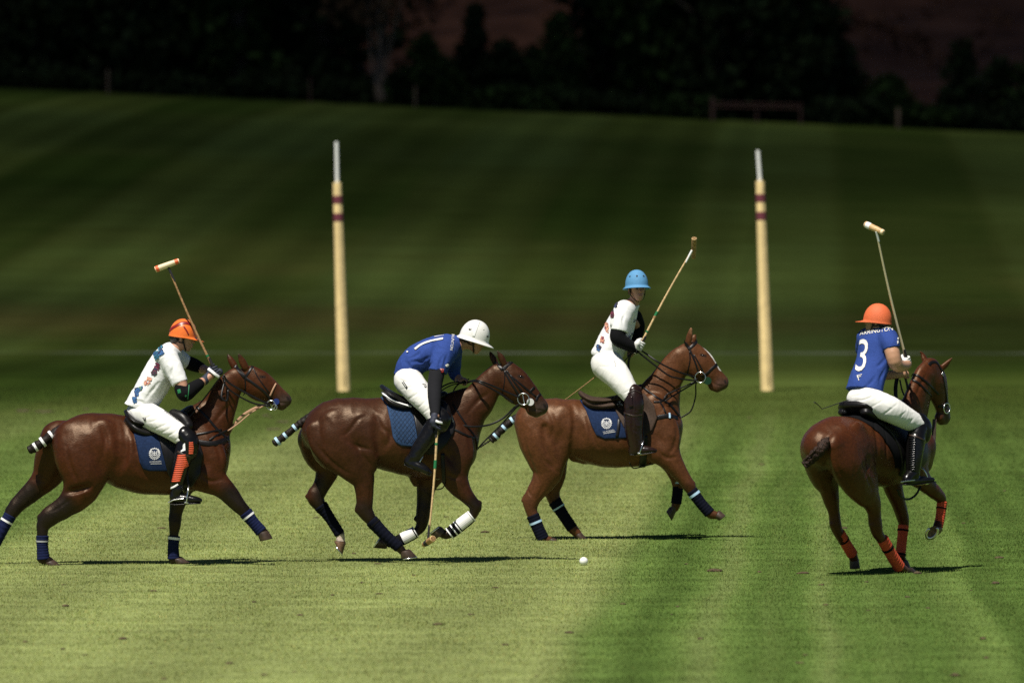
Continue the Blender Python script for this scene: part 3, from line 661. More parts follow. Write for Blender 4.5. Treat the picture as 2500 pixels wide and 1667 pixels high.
def hoof3(root, pt, axis, mat, half=.055, shoe=None, name='hoof'):
    CF, TO, HE, CB = pt; n = 18; a = np.linspace(0, 2*math.pi, n, endpoint=False); rings = []
    for t, bul, hw in ((-.12, .80, .80), (0, .98, .86), (.12, 1, .9), (.9, 1, 1.0), (1.0, .97, .97), (1.0, .80, .8), (.93, .66, .66), (.93, .05, .05)):
        F_ = CF+(TO-CF)*t; B_ = CB+(HE-CB)*t; c = (F_+B_)/2; u = (F_-B_)/2*bul
        rings.append(c+np.cos(a)[:, None]*u+np.sin(a)[:, None]*axis*half*hw*(1-.12*np.cos(a))[:, None])
    V = np.vstack(rings); F = []; m = len(rings)
    for i in range(m-1):
        for j in range(n):
            k = (j+1) % n; F.append((i*n+j, i*n+k, (i+1)*n+k, (i+1)*n+j))
    F.append(tuple(range(n))); F.append(tuple((m-1)*n+j for j in range(n-1, -1, -1)))
    h = mk(name, V, F, mat, root)
    if shoe:
        c = (TO+HE)/2; u = (TO-HE)/2; nrm = np.cross(u, axis); nrm /= np.linalg.norm(nrm)
        if np.dot(nrm, (TO-CF)+(HE-CB)) < 0: nrm = -nrm
        aa = np.linspace(-2.45, 2.45, 25); P = c+nrm*.003+np.cos(aa)[:, None]*u*.88+np.sin(aa)[:, None]*axis*half*.88
        v, fc = ribbon_geo(P, np.tile(nrm, (25, 1)), .024, .008); mk('horseshoe', v, fc, shoe, h)
    return h
def wrap3(root, P, R, mat, axis, tape=None, name='leg_wrap', turns=9, q=.95, tapes=((.12, .2),)):
    """bandage wound round a leg: P two or three points, R radii; ridges of each turn are geometry"""
    X = cr(np.column_stack([P, R]), 24 if len(P) == 2 else 14); n = len(X); t = np.linspace(0, 1, n)
    nn = max(n*2, turns*6); T = np.linspace(0, 1, nn); Y = np.stack([np.interp(T, t, X[:, i]) for i in range(4)], 1)
    ridge = .0028*np.abs(np.sin(T*turns*math.pi))
    Y[:, 3] += ridge; Y[0, 3] *= .93; Y[-1, 3] *= .93
    v, f = tube_geo(Y[:, :3], Y[:, 3], 18, q, axis)
    o = mk(name, v, f, mat, root)
    if tape:
        for a, b in tapes:
            TT = np.linspace(a, b, 5); Z = np.stack([np.interp(TT, t, X[:, i]) for i in range(4)], 1)
            v, f = tube_geo(Z[:, :3], Z[:, 3]+.0055, 18, q, axis); mk('tape_band', v, f, tape, o)
    return o
def horse_field(fig, spec, h=.008):
    rows = [r for ch in spec['chains'] for r in ch[0]]
    P = fig.P(rows); R = np.array([r[3]*fig.m*max(1, r[4] if len(r) > 4 else 1) for r in rows])
    lo = (P-R[:, None]).min(0)-.06; hi = (P+R[:, None]).max(0)+.06
    S = SDF(lo, hi, h)
    for ch in spec['chains']:
        rws, k = ch[0], ch[1]; op = ch[2] if len(ch) > 2 else '+'
        fig.chain(S, rws, k, op)
    for pts, rad, k in spec.get('grooves', []):     # furrows between the muscles, both flanks
        L = cr(np.array(pts, dtype=float), 5)
        for sd in ((-1, 1) if fig.lat is None else (-1,)):
            p, g = fig.drape(S, L, rad*.55, side=sd); n = len(p); w_ = np.sin(np.linspace(.25, math.pi-.25, n))
            S.chain(p+g*(rad*.5*(1-w_))[:, None], rad*(.5+.5*w_), 1.0, (0, 1, 0), k, 2, '-')
    return S
def mir(ch): return [(x, y, -l, *r) for x, y, l, *r in ch]
def both(ch, k, op='+'): return [(ch, k, op), (mir(ch), k, op)]
def ear(base, tip, l, w=14, fwd=None):
    (x0, y0), (x1, y1) = base, tip
    P = [(x0+(x1-x0)*t, y0+(y1-y0)*t, l*(1+.25*t), w*s, .55) for t, s in ((-.15, .95), (.12, 1.05), (.4, .95), (.7, .6), (.9, .28), (1, .08))]
    return P
def sinew(v, q, spec, amp=.0045):
    """muscle strands and veins just under the skin"""
    n = vnormals(v, q); w = np.array([1-abs(mnoise.noise(Vector((p[0]*6.5+p[2]*3, p[1]*4, p[2]*3.5-p[0]*2.5))))*2.2 for p in v])
    w2 = np.array([mnoise.noise(Vector(p*19)) for p in v])
    return v+n*(np.clip(w, -1, 1)*amp+w2*amp*.35)[:, None]
def make_horse(fig, spec, label, name='polo_pony'):
    S = horse_field(fig, spec)
    gx, gy = spec['base']; base = fig.p(gx, gy, 0); base[2] = 0
    root = empty(name, base); tagp(root, label, 'horse', 'polo ponies galloping across the field')
    v, q = S.mesh(2)
    v = sinew(v, q, spec)
    Z = list(spec['zones'](fig)); hm = spec['hm']
    if hm:
        for sd in (-1, 1):
            p, g = fig.drape(S, [hm(964, 601), hm(984, 606), hm(1077, 724), hm(1080, 732), hm(1074, 750), hm(1048, 744), hm(1028, 733)], -.002, side=sd)
            Z += [(list(p[:2]), .014, .007, (.010, .006, .005)), (list(p[2:4]), .011, .006, (.008, .006, .006)), (list(p[4:]), .003, .005, (.012, .008, .007))]  # nostril hollows and mouth slit darkened in the colour
    col = paint(v, spec['coat'], Z)
    mot = np.array([mnoise.noise(Vector(p*3.2))*.26+mnoise.noise(Vector(p*9))*.08 for p in v])   # uneven summer coat
    col = col*np.clip(1+mot, .5, 1.6)[:, None]
    mk('body', v, q, spec.get('mat', MAT['coat']), root, col=col)
    return root, S
# ------------------------------------------------------------------ tack
def poly_sdf(U, Z, poly, rnd=.0):
    """signed distance of points (U, Z) to a polygon"""
    poly = np.asarray(poly, dtype=float); n = len(poly); d = np.full(U.shape, 1e9); ins = np.zeros(U.shape, bool)
    for i in range(n):
        a, b = poly[i], poly[(i+1) % n]; e = b-a; L = e@e+1e-12
        t = np.clip(((U-a[0])*e[0]+(Z-a[1])*e[1])/L, 0, 1)
        d = np.minimum(d, (U-a[0]-t*e[0])**2+(Z-a[1]-t*e[1])**2)
        c = (a[1] > Z) != (b[1] > Z)
        xi = a[0]+(Z-a[1])*e[0]/(e[1] if abs(e[1]) > 1e-9 else 1e-9)
        ins ^= c & (U < xi)
    d = np.sqrt(d); return np.where(ins, -d, d)-rnd
def shell(fig, S, poly, t, h=.006, rnd=.0, extra=None):
    """cloth or leather lying on the animal: field offset by t inside a side-view polygon, on both sides and over the top"""
    P = np.array([fig.p(*q) for q in poly]); fw = np.array((1, 0, 0.)) if fig.lat is None else np.array((math.sin(fig.lat), math.cos(fig.lat), 0))
    u = P@fw; z = P[:, 2]; c = (u.min()+u.max())/2
    ctr = fig.p(poly[0][0], poly[0][1], 0); ctr = ctr+fw*(c-ctr@fw)
    r = (u.max()-u.min())/2+.05
    lo = ctr-np.array((r+.1, r+.1, 0)); hi = ctr+np.array((r+.1, r+.1, 0))
    if fig.lat is None: lo[1] = fig.D-.42; hi[1] = fig.D+.42; lo[0] = u.min()-.04; hi[0] = u.max()+.04
    lo[2] = z.min()-.04; hi[2] = z.max()+.04
    R = S.refine(lo, hi, h)
    U = R.ax[0][:, None]*fw[0]+R.ax[1][None, :]*fw[1]
    pl = poly_sdf(np.repeat(U[:, :, None], R.n[2], 2), np.broadcast_to(R.ax[2][None, None, :], tuple(R.n)), list(zip(u, z)), rnd) if fig.lat is not None else None
    if pl is None:
        X, Z = np.meshgrid(R.ax[0], R.ax[2], indexing='ij'); pl = poly_sdf(X*1.0, Z*1.0, list(zip(u, z)), rnd)[:, None, :]
    a = R.f-t; b = pl.astype(np.float32); k = .012
    hh = np.maximum(k-np.abs(a-b), 0); R.f = np.maximum(a, b)+hh*hh/(4*k)
    if fig.lat is None: keep = np.abs(R.ax[1]-fig.D) < .41; R.f = np.where(keep[None, :, None], R.f, 9)
    return R
def strap_drape(fig, S, pts, wpx, off=.003, thick=.004, far=True, sub=6):
    L = cr(np.array(pts, dtype=float)[:, :2], sub); out = []
    p, g = fig.drape(S, L, off); p = sm(p); out.append(ribbon_geo(p, g, wpx*fig.m, thick))
    if far:
        p, g = fig.drape(S, L, off, side=1); p = sm(p); out.append(ribbon_geo(p, g, wpx*fig.m, thick))
    return out
def sm(p, it=1):
    for _ in range(it):
        q = p.copy(); q[1:-1] = (p[:-2]+2*p[1:-1]+p[2:])/4; p = q
    return p
def strap_free(fig, pts, wpx, thick=.004, nrm=(0, -1, .1), sub=8):
    P = cr(fig.P(pts), sub); return ribbon_geo(P, np.tile(np.array(nrm, dtype=float), (len(P), 1)), wpx*fig.m, thick)
def ring_geo(c, n, r, rt, m=20, k=6, arc=2*math.pi, a0=0, up=(0, 0, 1)):
    n = np.asarray(n, dtype=float); n /= np.linalg.norm(n); u = np.cross(up, n); u /= np.linalg.norm(u); v = np.cross(n, u)
    a = a0+np.linspace(0, arc, m+1); P = np.asarray(c)+r*(np.cos(a)[:, None]*u+np.sin(a)[:, None]*v)
    return tube_geo(P, rt, k)
def stirrup_iron(fig, root, top, foot, l, mat):
    """arched stirrup: top eye, tread centre (crop px); branches either side of the boot along the lateral axis"""
    T = fig.p(*top, l); B = fig.p(*foot, l); ax = fig.axis; up = T-B; hgt = np.linalg.norm(up)
    prof = [(-.062, 0), (-.064, .35), (-.055, .7), (-.03, .93), (0, 1), (.03, .93), (.055, .7), (.064, .35), (.062, 0)]
    P = cr(np.array([B+ax*a+up*b for a, b in prof]), 4)
    g = [tube_geo(P, .0065, 8)]
    fw = np.cross(ax, up/hgt); g.append(ribbon_geo(np.array([B-ax*.066, B, B+ax*.066]), np.tile(up/hgt, (3, 1)), .042, .012))
    return mk_geo('stirrup_iron', g, mat, root)
def make_tail(fig, root, rows, tapes, mat, tmat, string=None, rough=.006):
    L = np.array([(*fig.p(*r[:3]), r[3]*fig.m) for r in rows]); X = cr(L, 10); n = len(X)
    rng = np.random.default_rng(3); X[:, 3] *= 1+.13*np.sin(np.linspace(0, n*.9, n))*np.linspace(.2, 1, n)
    X[-1, 3] *= .5; X[-2, 3] *= .9
    v, f = tube_geo(X[:, :3], X[:, 3], 14, 1.0)
    v = v+np.array([mnoise.noise_vector(Vector(p*38))[:] for p in v])*rough
    o = mk('tail', v, f, mat, root)
    for (x, y) in tapes:
        c = np.array([fig.ox+x/fig.k, fig.oy+y/fig.k]); px = CX+(X[:, 0])*FPX/X[:, 1]; py = HY-(X[:, 2]-CAMH)*FPX/X[:, 1]
        i = int(np.argmin((px-c[0])**2+(py-c[1])**2)); i = min(max(i, 1), n-2)
        d = X[i+1, :3]-X[i-1, :3]; d /= np.linalg.norm(d)
        P = np.array([X[i, :3]-d*.012, X[i, :3], X[i, :3]+d*.012]); v, f = tube_geo(P, X[i, 3]*1.1+.002, 14); mk('tape_band', v, f, tmat, o)
    if string is not None:
        S_ = cr(fig.P(string), 6); a = np.linspace(0, 30, len(S_)); v, f = tube_geo(S_, .009+.003*np.sin(a), 7); mk('braided_end', v, f, mat, o)
    return o
def hm_eye(fig, S, root, hm, mat, x=974, y=603, xy=None):
    x, y = xy if xy else hm(x, y)
    for sd in ((-1, 1) if fig.lat is None else (-1,)):
        p, g = fig.drape(S, [(x, y)], -.0155, side=sd); c = p[0]
        bm = bmesh.new(); bmesh.ops.create_uvsphere(bm, u_segments=14, v_segments=10, radius=.0205)
        V = np.array([v.co[:] for v in bm.verts])+c; F = [tuple(v.index for v in f.verts) for f in bm.faces]; bm.free()
        mk('eye', V, F, mat, root)
def text_decal(fig, S, txt, origin, ux, uy, mat, parent, name, off=.003, size=1.0, cuts=0, side=-1, curve=None):
    """lettering printed on a surface: glyph outlines laid on the field from the viewing side. ux, uy: crop px per glyph unit"""
    cu = bpy.data.curves.new('lettering', 'FONT'); cu.body = txt; cu.size = size; cu.resolution_u = 3
    o = bpy.data.objects.new('lettering', cu); COL.objects.link(o); dg = bpy.context.evaluated_depsgraph_get()
    me = bpy.data.meshes.new_from_object(o.evaluated_get(dg)); bpy.data.objects.remove(o); bpy.data.curves.remove(cu)
    bm = bmesh.new(); bm.from_mesh(me); bpy.data.meshes.remove(me)
    bmesh.ops.remove_doubles(bm, verts=bm.verts, dist=1e-4)
    bmesh.ops.triangulate(bm, faces=bm.faces)
    if cuts: bmesh.ops.subdivide_edges(bm, edges=bm.edges, cuts=cuts, use_grid_fill=True); bmesh.ops.triangulate(bm, faces=bm.faces)
    V = np.array([v.co[:2] for v in bm.verts]); bm.verts.index_update(); F = [tuple(v.index for v in f.verts) for f in bm.faces]; bm.free()
    if len(V) == 0: return None
    if curve: V[:, 1] += curve*(V[:, 0]-V[:, 0].mean())**2
    pts = np.array(origin)+V[:, :1]*np.array(ux)+V[:, 1:]*np.array(uy)
    p, g = fig.drape(S, pts, off, side)
    # face outwards
    a = [np.dot(np.cross(p[f[1]]-p[f[0]], p[f[2]]-p[f[0]]), g[f[0]]) for f in F[:40]]
    if np.sum(a) < 0: F = [t[::-1] for t in F]
    return mk(name, p, F, mat, parent, smooth=True)
def patch_decal(fig, S, poly, mat, parent, name, off=.003, n=10, col=None, side=-1):
    """flat print with any outline (convex-ish polygon fan, refined) laid on a surface"""
    P = np.array(poly, dtype=float); c = P.mean(0); m = len(P); V = [c]; R = 4
    for r in range(1, R+1): V += [c+(q-c)*r/R for q in P]
    F = []
    for j in range(m):
        k = (j+1) % m; F.append((0, 1+j, 1+k))
        for r in range(1, R): F.append((1+(r-1)*m+j, 1+r*m+j, 1+r*m+k, 1+(r-1)*m+k))
    p, g = fig.drape(S, np.array(V), off, side)
    a = sum(np.dot(np.cross(p[f[1]]-p[f[0]], p[f[2]]-p[f[0]]), g[f[0]]) for f in F)
    if a < 0: F = [t[::-1] for t in F]
    return mk(name, p, F, mat, parent)
def crest(fig, S, x, y, s, mat, parent):
    """heraldic crest stitched on a saddle cloth: ring of leaves, shield bars and crown"""
    g = []
    def blob(cx, cy, rx, ry, rot=0, n=8):
        a = np.linspace(0, 2*math.pi, n, endpoint=False); c, sn = math.cos(rot), math.sin(rot)
        P = np.stack([cx+rx*np.cos(a)*c-ry*np.sin(a)*sn, cy+rx*np.cos(a)*sn+ry*np.sin(a)*c], 1)
        p, nn = fig.drape(S, P, .004); f = tuple(range(n))
        if np.dot(np.cross(p[1]-p[0], p[2]-p[0]), nn[0]) < 0: f = f[::-1]
        g.append((p, [f]))
    for i in range(15):
        a = math.pi*(.5+(i-7)*.105); blob(x+s*.86*math.cos(a), y+s*.9*math.sin(a), s*.16, s*.10, a+.6)
    for i in range(13):
        a = math.pi*(.5+(i-6)*.118); blob(x+s*.62*math.cos(a), y+s*.62*math.sin(a), s*.11, s*.08, a-.6)
    for dx in (-.3, 0, .3): blob(x+s*dx, y-s*.08, s*.075, s*.46)
    blob(x, y-s*.1, s*.34, s*.07); blob(x-s*.15, y+s*.25, s*.2, s*.06, .6); blob(x+s*.15, y+s*.25, s*.2, s*.06, -.6)
    for dx, dy in ((-.55, -.72), (-.28, -.82), (0, -.9), (.28, -.82), (.55, -.72)): blob(x+s*dx, y+s*dy, s*.13, s*.13)
    for dx, dy in ((-.75, -.35), (.75, -.35)): blob(x+s*dx, y+s*dy, s*.16, s*.2)
    return mk_geo('crest', g, mat, parent)
def H1spec():
    hm = head_map((1256,627), (1385,718)); C = []
    C.append(([(345,950,0,92,1.0),(420,945,0,142,.98),(520,965,0,155,.92),(620,1005,0,162,.88),(730,1020,0,170,.86),(840,1015,0,168,.83),(930,1000,0,150,.8),(1010,985,0,84,1.1)], .05))
    C.append(([(560,930,0,100,.8),(700,915,0,72,.75),(820,880,0,66,.6),(900,848,0,58,.5),(955,832,0,52,.5)], .10))
    C.append(([(960,925,0,125,.6),(1005,850,0,106,.55),(1043,785,0,84,.52),(1083,698,0,68,.53),(1125,640,0,54,.6)], .08))
    C.append(([(1022,965,0,62,1.3),(1028,1055,0,60,1.3)], .07))
    for ch in head_rows(hm): C.append((ch, .03))
    C.append(([(350,930,-.10,96,.75),(375,1010,-.15,112,.68),(400,1080,-.165,106,.65),(398,1135,-.165,93,.62),(372,1190,-.16,74,.65),(318,1243,-.155,54,.68),(240,1293,-.15,46,.7),(208,1335,-.15,32,.75),(203,1375,-.15,25,.85),(202,1430,-.15,24,.85),(207,1490,-.15,26,.9),(240,1514,-.15,20,1)], .045))
    C.append(([(490,900,-.18,70,.5),(500,1000,-.19,62,.5),(462,1090,-.175,58,.6),(420,1140,-.165,55,.6)], .025))
    C.append(([(330,960,-.19,55,.5),(345,1050,-.205,55,.5),(375,1130,-.195,50,.5)], .025))
    C.append(([(290,940,.10,105,.72),(255,1035,.15,90,.65),(225,1100,.16,70,.62),(180,1150,.16,53,.66),(120,1205,.16,44,.7),(75,1250,.155,36,.75),(48,1290,.15,29,.8),(20,1340,.15,24,.85),(-20,1415,.15,23,.85),(-45,1462,.15,25,.9),(-75,1480,.15,20,1)], .045))
    for sg in (-1, 1):
        C.append(([(945,880,.11*sg,52,.6),(990,960,.15*sg,66,.5),(1022,1040,.165*sg,62,.55),(985,1110,.15*sg,55,.6)], .03))
        C.append(([(890,1050,.17*sg,55,.5),(940,1100,.17*sg,62,.5),(990,1130,.16*sg,48,.6)], .025))
    C.append(([(1000,1105,-.15,66,.66),(1080,1170,-.155,48,.72),(1130,1228,-.155,37,.85),(1166,1266,-.15,30,.9),(1190,1298,-.15,22,.9),(1222,1335,-.15,20,.9),(1252,1366,-.15,23,.95),(1262,1372,-.15,21,1)], .04))
    C.append(([(905,1085,.15,62,.66),(865,1180,.155,46,.72),(843,1270,.155,33,.85),(836,1335,.15,28,.9),(832,1380,.15,22,.9),(828,1460,.15,22,.95),(834,1497,.15,25,.95),(862,1506,.15,20,1)], .04))
    C.append((ear((1169,572),(1138,512),-.045,17), .012)); C.append((ear((1118,572),(1088,517),.045,16), .012))
    C += both([(568,900,-.28,24,1),(580,1010,-.295,28,1),(548,1095,-.28,24,1)], .05, '-')
    C += both([(640,950,-.295,14,1),(655,1050,-.30,16,1),(720,1120,-.285,14,1)], .05, '-')
    C += both([(420,1150,-.28,12,1),(330,1175,-.25,12,1)], .04, '-')
    C += both([(1126,690,-.165,16,1),(1124,745,-.155,20,1)], .05, '-')
    C += both([(*hm(955,600),-.1,10,1),(*hm(985,625),-.105,12,1),(*hm(1020,690),-.115,14,1)], .04, '-')
    C += both([(*hm(1074,722),-.06,8,1.2),(*hm(1078,732),-.06,6,1.2)], .012, '-')
    C += both([(*hm(1072,750),-.07,4,4),(*hm(1040,745),-.07,4,4),(*hm(1020,735),-.07,3,4)], .008, '-')
    C += [([(1160,562,-.075,9,.6),(1150,540,-.072,9,.6),(1142,525,-.068,4,.6)], .006, '-')]
    blk = (.016, .010, .008)
    C += [([(193,1297,-.15,15,.7),(205,1285,-.15,12,.7)], .012),([(40,1262,.15,13,.7)], .012),([(1178,1258,-.15,14,.8)], .012),([(845,1318,.15,14,.8)], .012),([(192,1500,-.15,13,.9)], .01)]
    G = [([(345,1205),(285,1250),(240,1275)], .012, .012),([(1075,1150),(1125,1205),(1155,1245)], .012, .012),([(588,850),(604,930),(602,1010),(575,1090)], .030, .03),([(440,1150),(380,1172),(305,1182)], .022, .02),([(318,960),(340,1060),(385,1150)], .022, .022),([(1000,905),(1045,980),(1058,1060)], .022, .018),([(955,1085),(1005,1125),(1062,1115)], .018, .015),([(480,850),(505,930),(490,1010)], .02, .03),([(640,890),(655,980),(690,1060)], .02, .02),([(1010,870),(1070,790),(1110,755)], .02, .02)]
    blk = (.007, .005, .004)
    return dict(chains=C, grooves=G, base=(700,1522), coat=(.046,.0120,.0032), hm=hm,
      zones=lambda f: [([f.p(*hm(1055,740),0),f.p(*hm(1078,745),0)], .08,.05,(.03,.02,.016)),
        ([f.p(*hm(1010,610),0),f.p(*hm(1075,690),0)], .02,.05,(.085,.036,.02)),
        ([f.p(318,1243,-.155),f.p(210,1335,-.15),f.p(203,1500,-.15)], .13,.06,blk),
        ([f.p(150,1178,.16),f.p(48,1290,.15),f.p(-45,1462,.15)], .12,.06,blk),
        ([f.p(1105,1200,-.15),f.p(1166,1266,-.15),f.p(1260,1372,-.15)], .13,.06,blk),
        ([f.p(865,1190,.15),f.p(832,1380,.15),f.p(834,1497,.15)], .12,.05,blk),
        ([f.p(935,780,0),f.p(1040,648,0),f.p(1100,595,0)], .016,.014,(.012,.009,.008)),
        ([f.p(1138,512,-.05),f.p(1141,522,-.05)],.02,.02,(.02,.012,.01)),([f.p(1088,515,.05),f.p(1091,525,.05)],.02,.02,(.02,.012,.01))])
F1 = Fig(0, 600, 1.96, 77.7)
hs1 = H1spec(); horse1, S1 = make_horse(F1, hs1, 'dark bay pony with white-taped tail under the rider in orange shin guards')
def dress1():
    f, S, R, m = F1, S1, horse1, MAT
    hm = hs1['hm']
    for l, a in ((-.15, ((262,1502),(291,1531),(226,1535),(214,1518))), (.15, ((-92,1468),(-112,1502),(-70,1512),(-64,1490))), (-.15, ((1284,1362),(1306,1399),(1244,1413),(1232,1376))), (.15, ((876,1492),(911,1515),(836,1521),(826,1500)))):
        build_hoof(f, R, l, *a, m['hoof'], half=.062)
    def wr(L, l, R_, mat, tp, tape, turns=9): wrap3(R, f.P([(x, y, l) for x, y in L]), np.array(R_)*f.m, mat, f.axis, tape, turns=turns, tapes=tp)
    wr([(203,1385),(203,1440),(208,1500)], -.15, (30,27,31), m['navy'], ((.22,.29),), m['grey_tape'])
    wr([(50,1287),(18,1343),(-42,1455)], .15, (31,29,29), m['navy'], ((.26,.34),), m['white_tape'])
    wr([(1174,1274),(1212,1322),(1252,1368)], -.15, (33,27,29), m['navy'], ((.16,.24),), m['white_tape'])
    wr([(834,1386),(829,1440),(831,1498)], .15, (28,26,29), m['navy'], ((.06,.17),), m['white_tape'])
    make_tail(f, R, [(318,872,-.0,24),(285,885,-.03,26),(250,905,-.05,23),(205,938,-.06,22),(170,962,-.06,22),(135,980,-.06,21)], [(246,908),(207,937),(170,961)], m['tail'], m['white_tape'])
    hm_eye(f, S, R, hm, m['eye'])
    g = []
    for pts, w in (([(1123,575),(1146,600),(1172,629)],19),([(1172,632),(1191,606),(1208,578)],13),([(1172,631),(1207,655),(1263,697),(1298,738)],13),([(1172,633),(1176,680),(1165,725)],7),([(1207,578),(1240,640),(1290,705)],6)):
        g += strap_drape(f, S, pts, w)
    b = mk_geo('bridle', g, m['leather_black'], R)
    mk_geo('noseband', strap_drape(f, S, [(1292,718),(1304,690),(1319,660)], 8, .004, .007), m['tan_leather'], b)
    for l in (-.085, .085):
        v, fc = ring_geo(f.p(1296,762,l), (.15, 1, 0), .042, .005); mk('bit_ring', v, fc, m['steel'], b)
        v, fc = ring_geo(f.p(1313,772,l), (.35, 1, 0), .026, .004); mk('bit_ring', v, fc, m['steel'], b)
        v, fc = tube_geo(np.array([f.p(1322,745,l*.72), f.p(1322,745,l*1.05)]), 15*f.m, 16); mk('bit_guard', v, fc, m['blue_rubber'], b)
    for e in (-1, 1):
        L1 = [(1070,618,-.1+.05*e),(1090,650,.14*e),(1137,682,.13*e),(1235,734,.11*e),(1292,760,.09*e)]
        L2 = [(1066,625,-.1+.05*e),(1078,665,.15*e),(1120,705,.14*e),(1210,752,.11*e),(1296,768,.09*e)]
        mk_geo('rein', [strap_free(f, L1, 10), strap_free(f, L2, 8)], m['leather_black'], b)
    mk_geo('rein', [strap_free(f, [(1055,625,-.15),(1000,700,-.12),(930,790,-.12),(880,850,-.15)], 6), strap_free(f, [(1078,640,-.1),(1060,720,-.17),(1085,740,-.17),(1092,690,-.16)], 9)], m['leather_black'], b)
    g = []
    for pts, w in (([(905,925),(955,940),(1025,945),(1092,922)],24),([(941,770),(965,795),(990,820),(1040,880),(1085,920)],12),([(930,905),(1010,890),(1060,879)],10),([(1000,930),(1040,905),(1090,880)],9)):
        g += strap_drape(f, S, pts, w, .004, .006)
    bp = mk_geo('breastplate', g, m['leather_black'], R)
    mk_geo('martingale', [strap_free(f, [(1085,930,0),(1100,890,0),(1125,850,0),(1170,805,0),(1235,770,0),(1275,760,0)], 13), strap_free(f, [(1090,885,-.08),(1140,850,-.07),(1200,800,-.06),(1262,765,-.06)], 6)], m['tan_leather'], bp)
    Rp = shell(f, S, [(596,835,0),(640,870,0),(660,950,0),(676,1030,0),(692,1062,0),(720,1071,0),(830,1072,0),(860,1000,0),(860,820,0),(700,820,0)], .016, rnd=.004)
    v, q = Rp.mesh(1); pad = mk('saddle_cloth', v, q, m['pad'], R)
    crest(f, Rp, 740, 994, 28, m['thread'], pad)
    text_decal(f, Rp, 'LA HECHICERA', (716, 1036), (8.2, -.2), (-.2, -11), m['thread'], pad, 'lettering')
    patch_decal(f, Rp, [(721,1041),(774,1040),(774,1042.5),(721,1043.5)], m['thread'], pad, 'underline')
    Rf = shell(f, S, [(725,850,0),(770,930,0),(792,1010,0),(812,1090,0),(850,1150,0),(920,1150,0),(962,1090,0),(975,990,0),(940,890,0),(880,820,0),(800,820,0)], .030, rnd=.004)
    v, q = Rf.mesh(1)
    Sd = SDF(f.p(570,950,-.4), f.p(960,740,.4), .006)
    f.chain(Sd, [(604,794,0,12,4),(622,815,0,17,6.5),(660,842,0,19,7.2),(730,850,0,18,6.5),(800,838,0,18,6),(860,812,0,20,4.2),(905,785,0,20,2.6),(918,775,0,13,3)], .03)
    for sg in (-1, 1):
        f.chain(Sd, [(612,835,.12*sg,18,2),(650,872,.15*sg,24,2),(700,895,.16*sg,22,2),(750,895,.16*sg,15,2)], .012)
        f.chain(Sd, [(832,806,.14*sg,26,1.2),(875,825,.2*sg,30,1.0),(900,860,.24*sg,26,1.0)], .015)
    vs, qs = Sd.mesh(1); sad = mk('saddle', vs, qs, m['leather_black'], R); mk('saddle_flap', v, q, m['leather_black'], sad)
    for l in (-.36, .36):
        lt = mk_geo('stirrup_leather', [strap_free(f, [(880,960,l),(890,1080,l*1.03),(902,1150,l*1.05)], 9), strap_free(f, [(888,960,l*.97),(897,1080,l),(905,1150,l*1.02)], 7)], m['leather_black'], sad)
        stirrup_iron(f, lt, (903,1148), (893,1230), l*1.05, m['steel'])
    for g_ in strap_drape(f, S, [(900,1060),(895,1120),(885,1175)], 36, .006, .008): mk('girth', *g_, m['leather_black'], sad)
dress1()
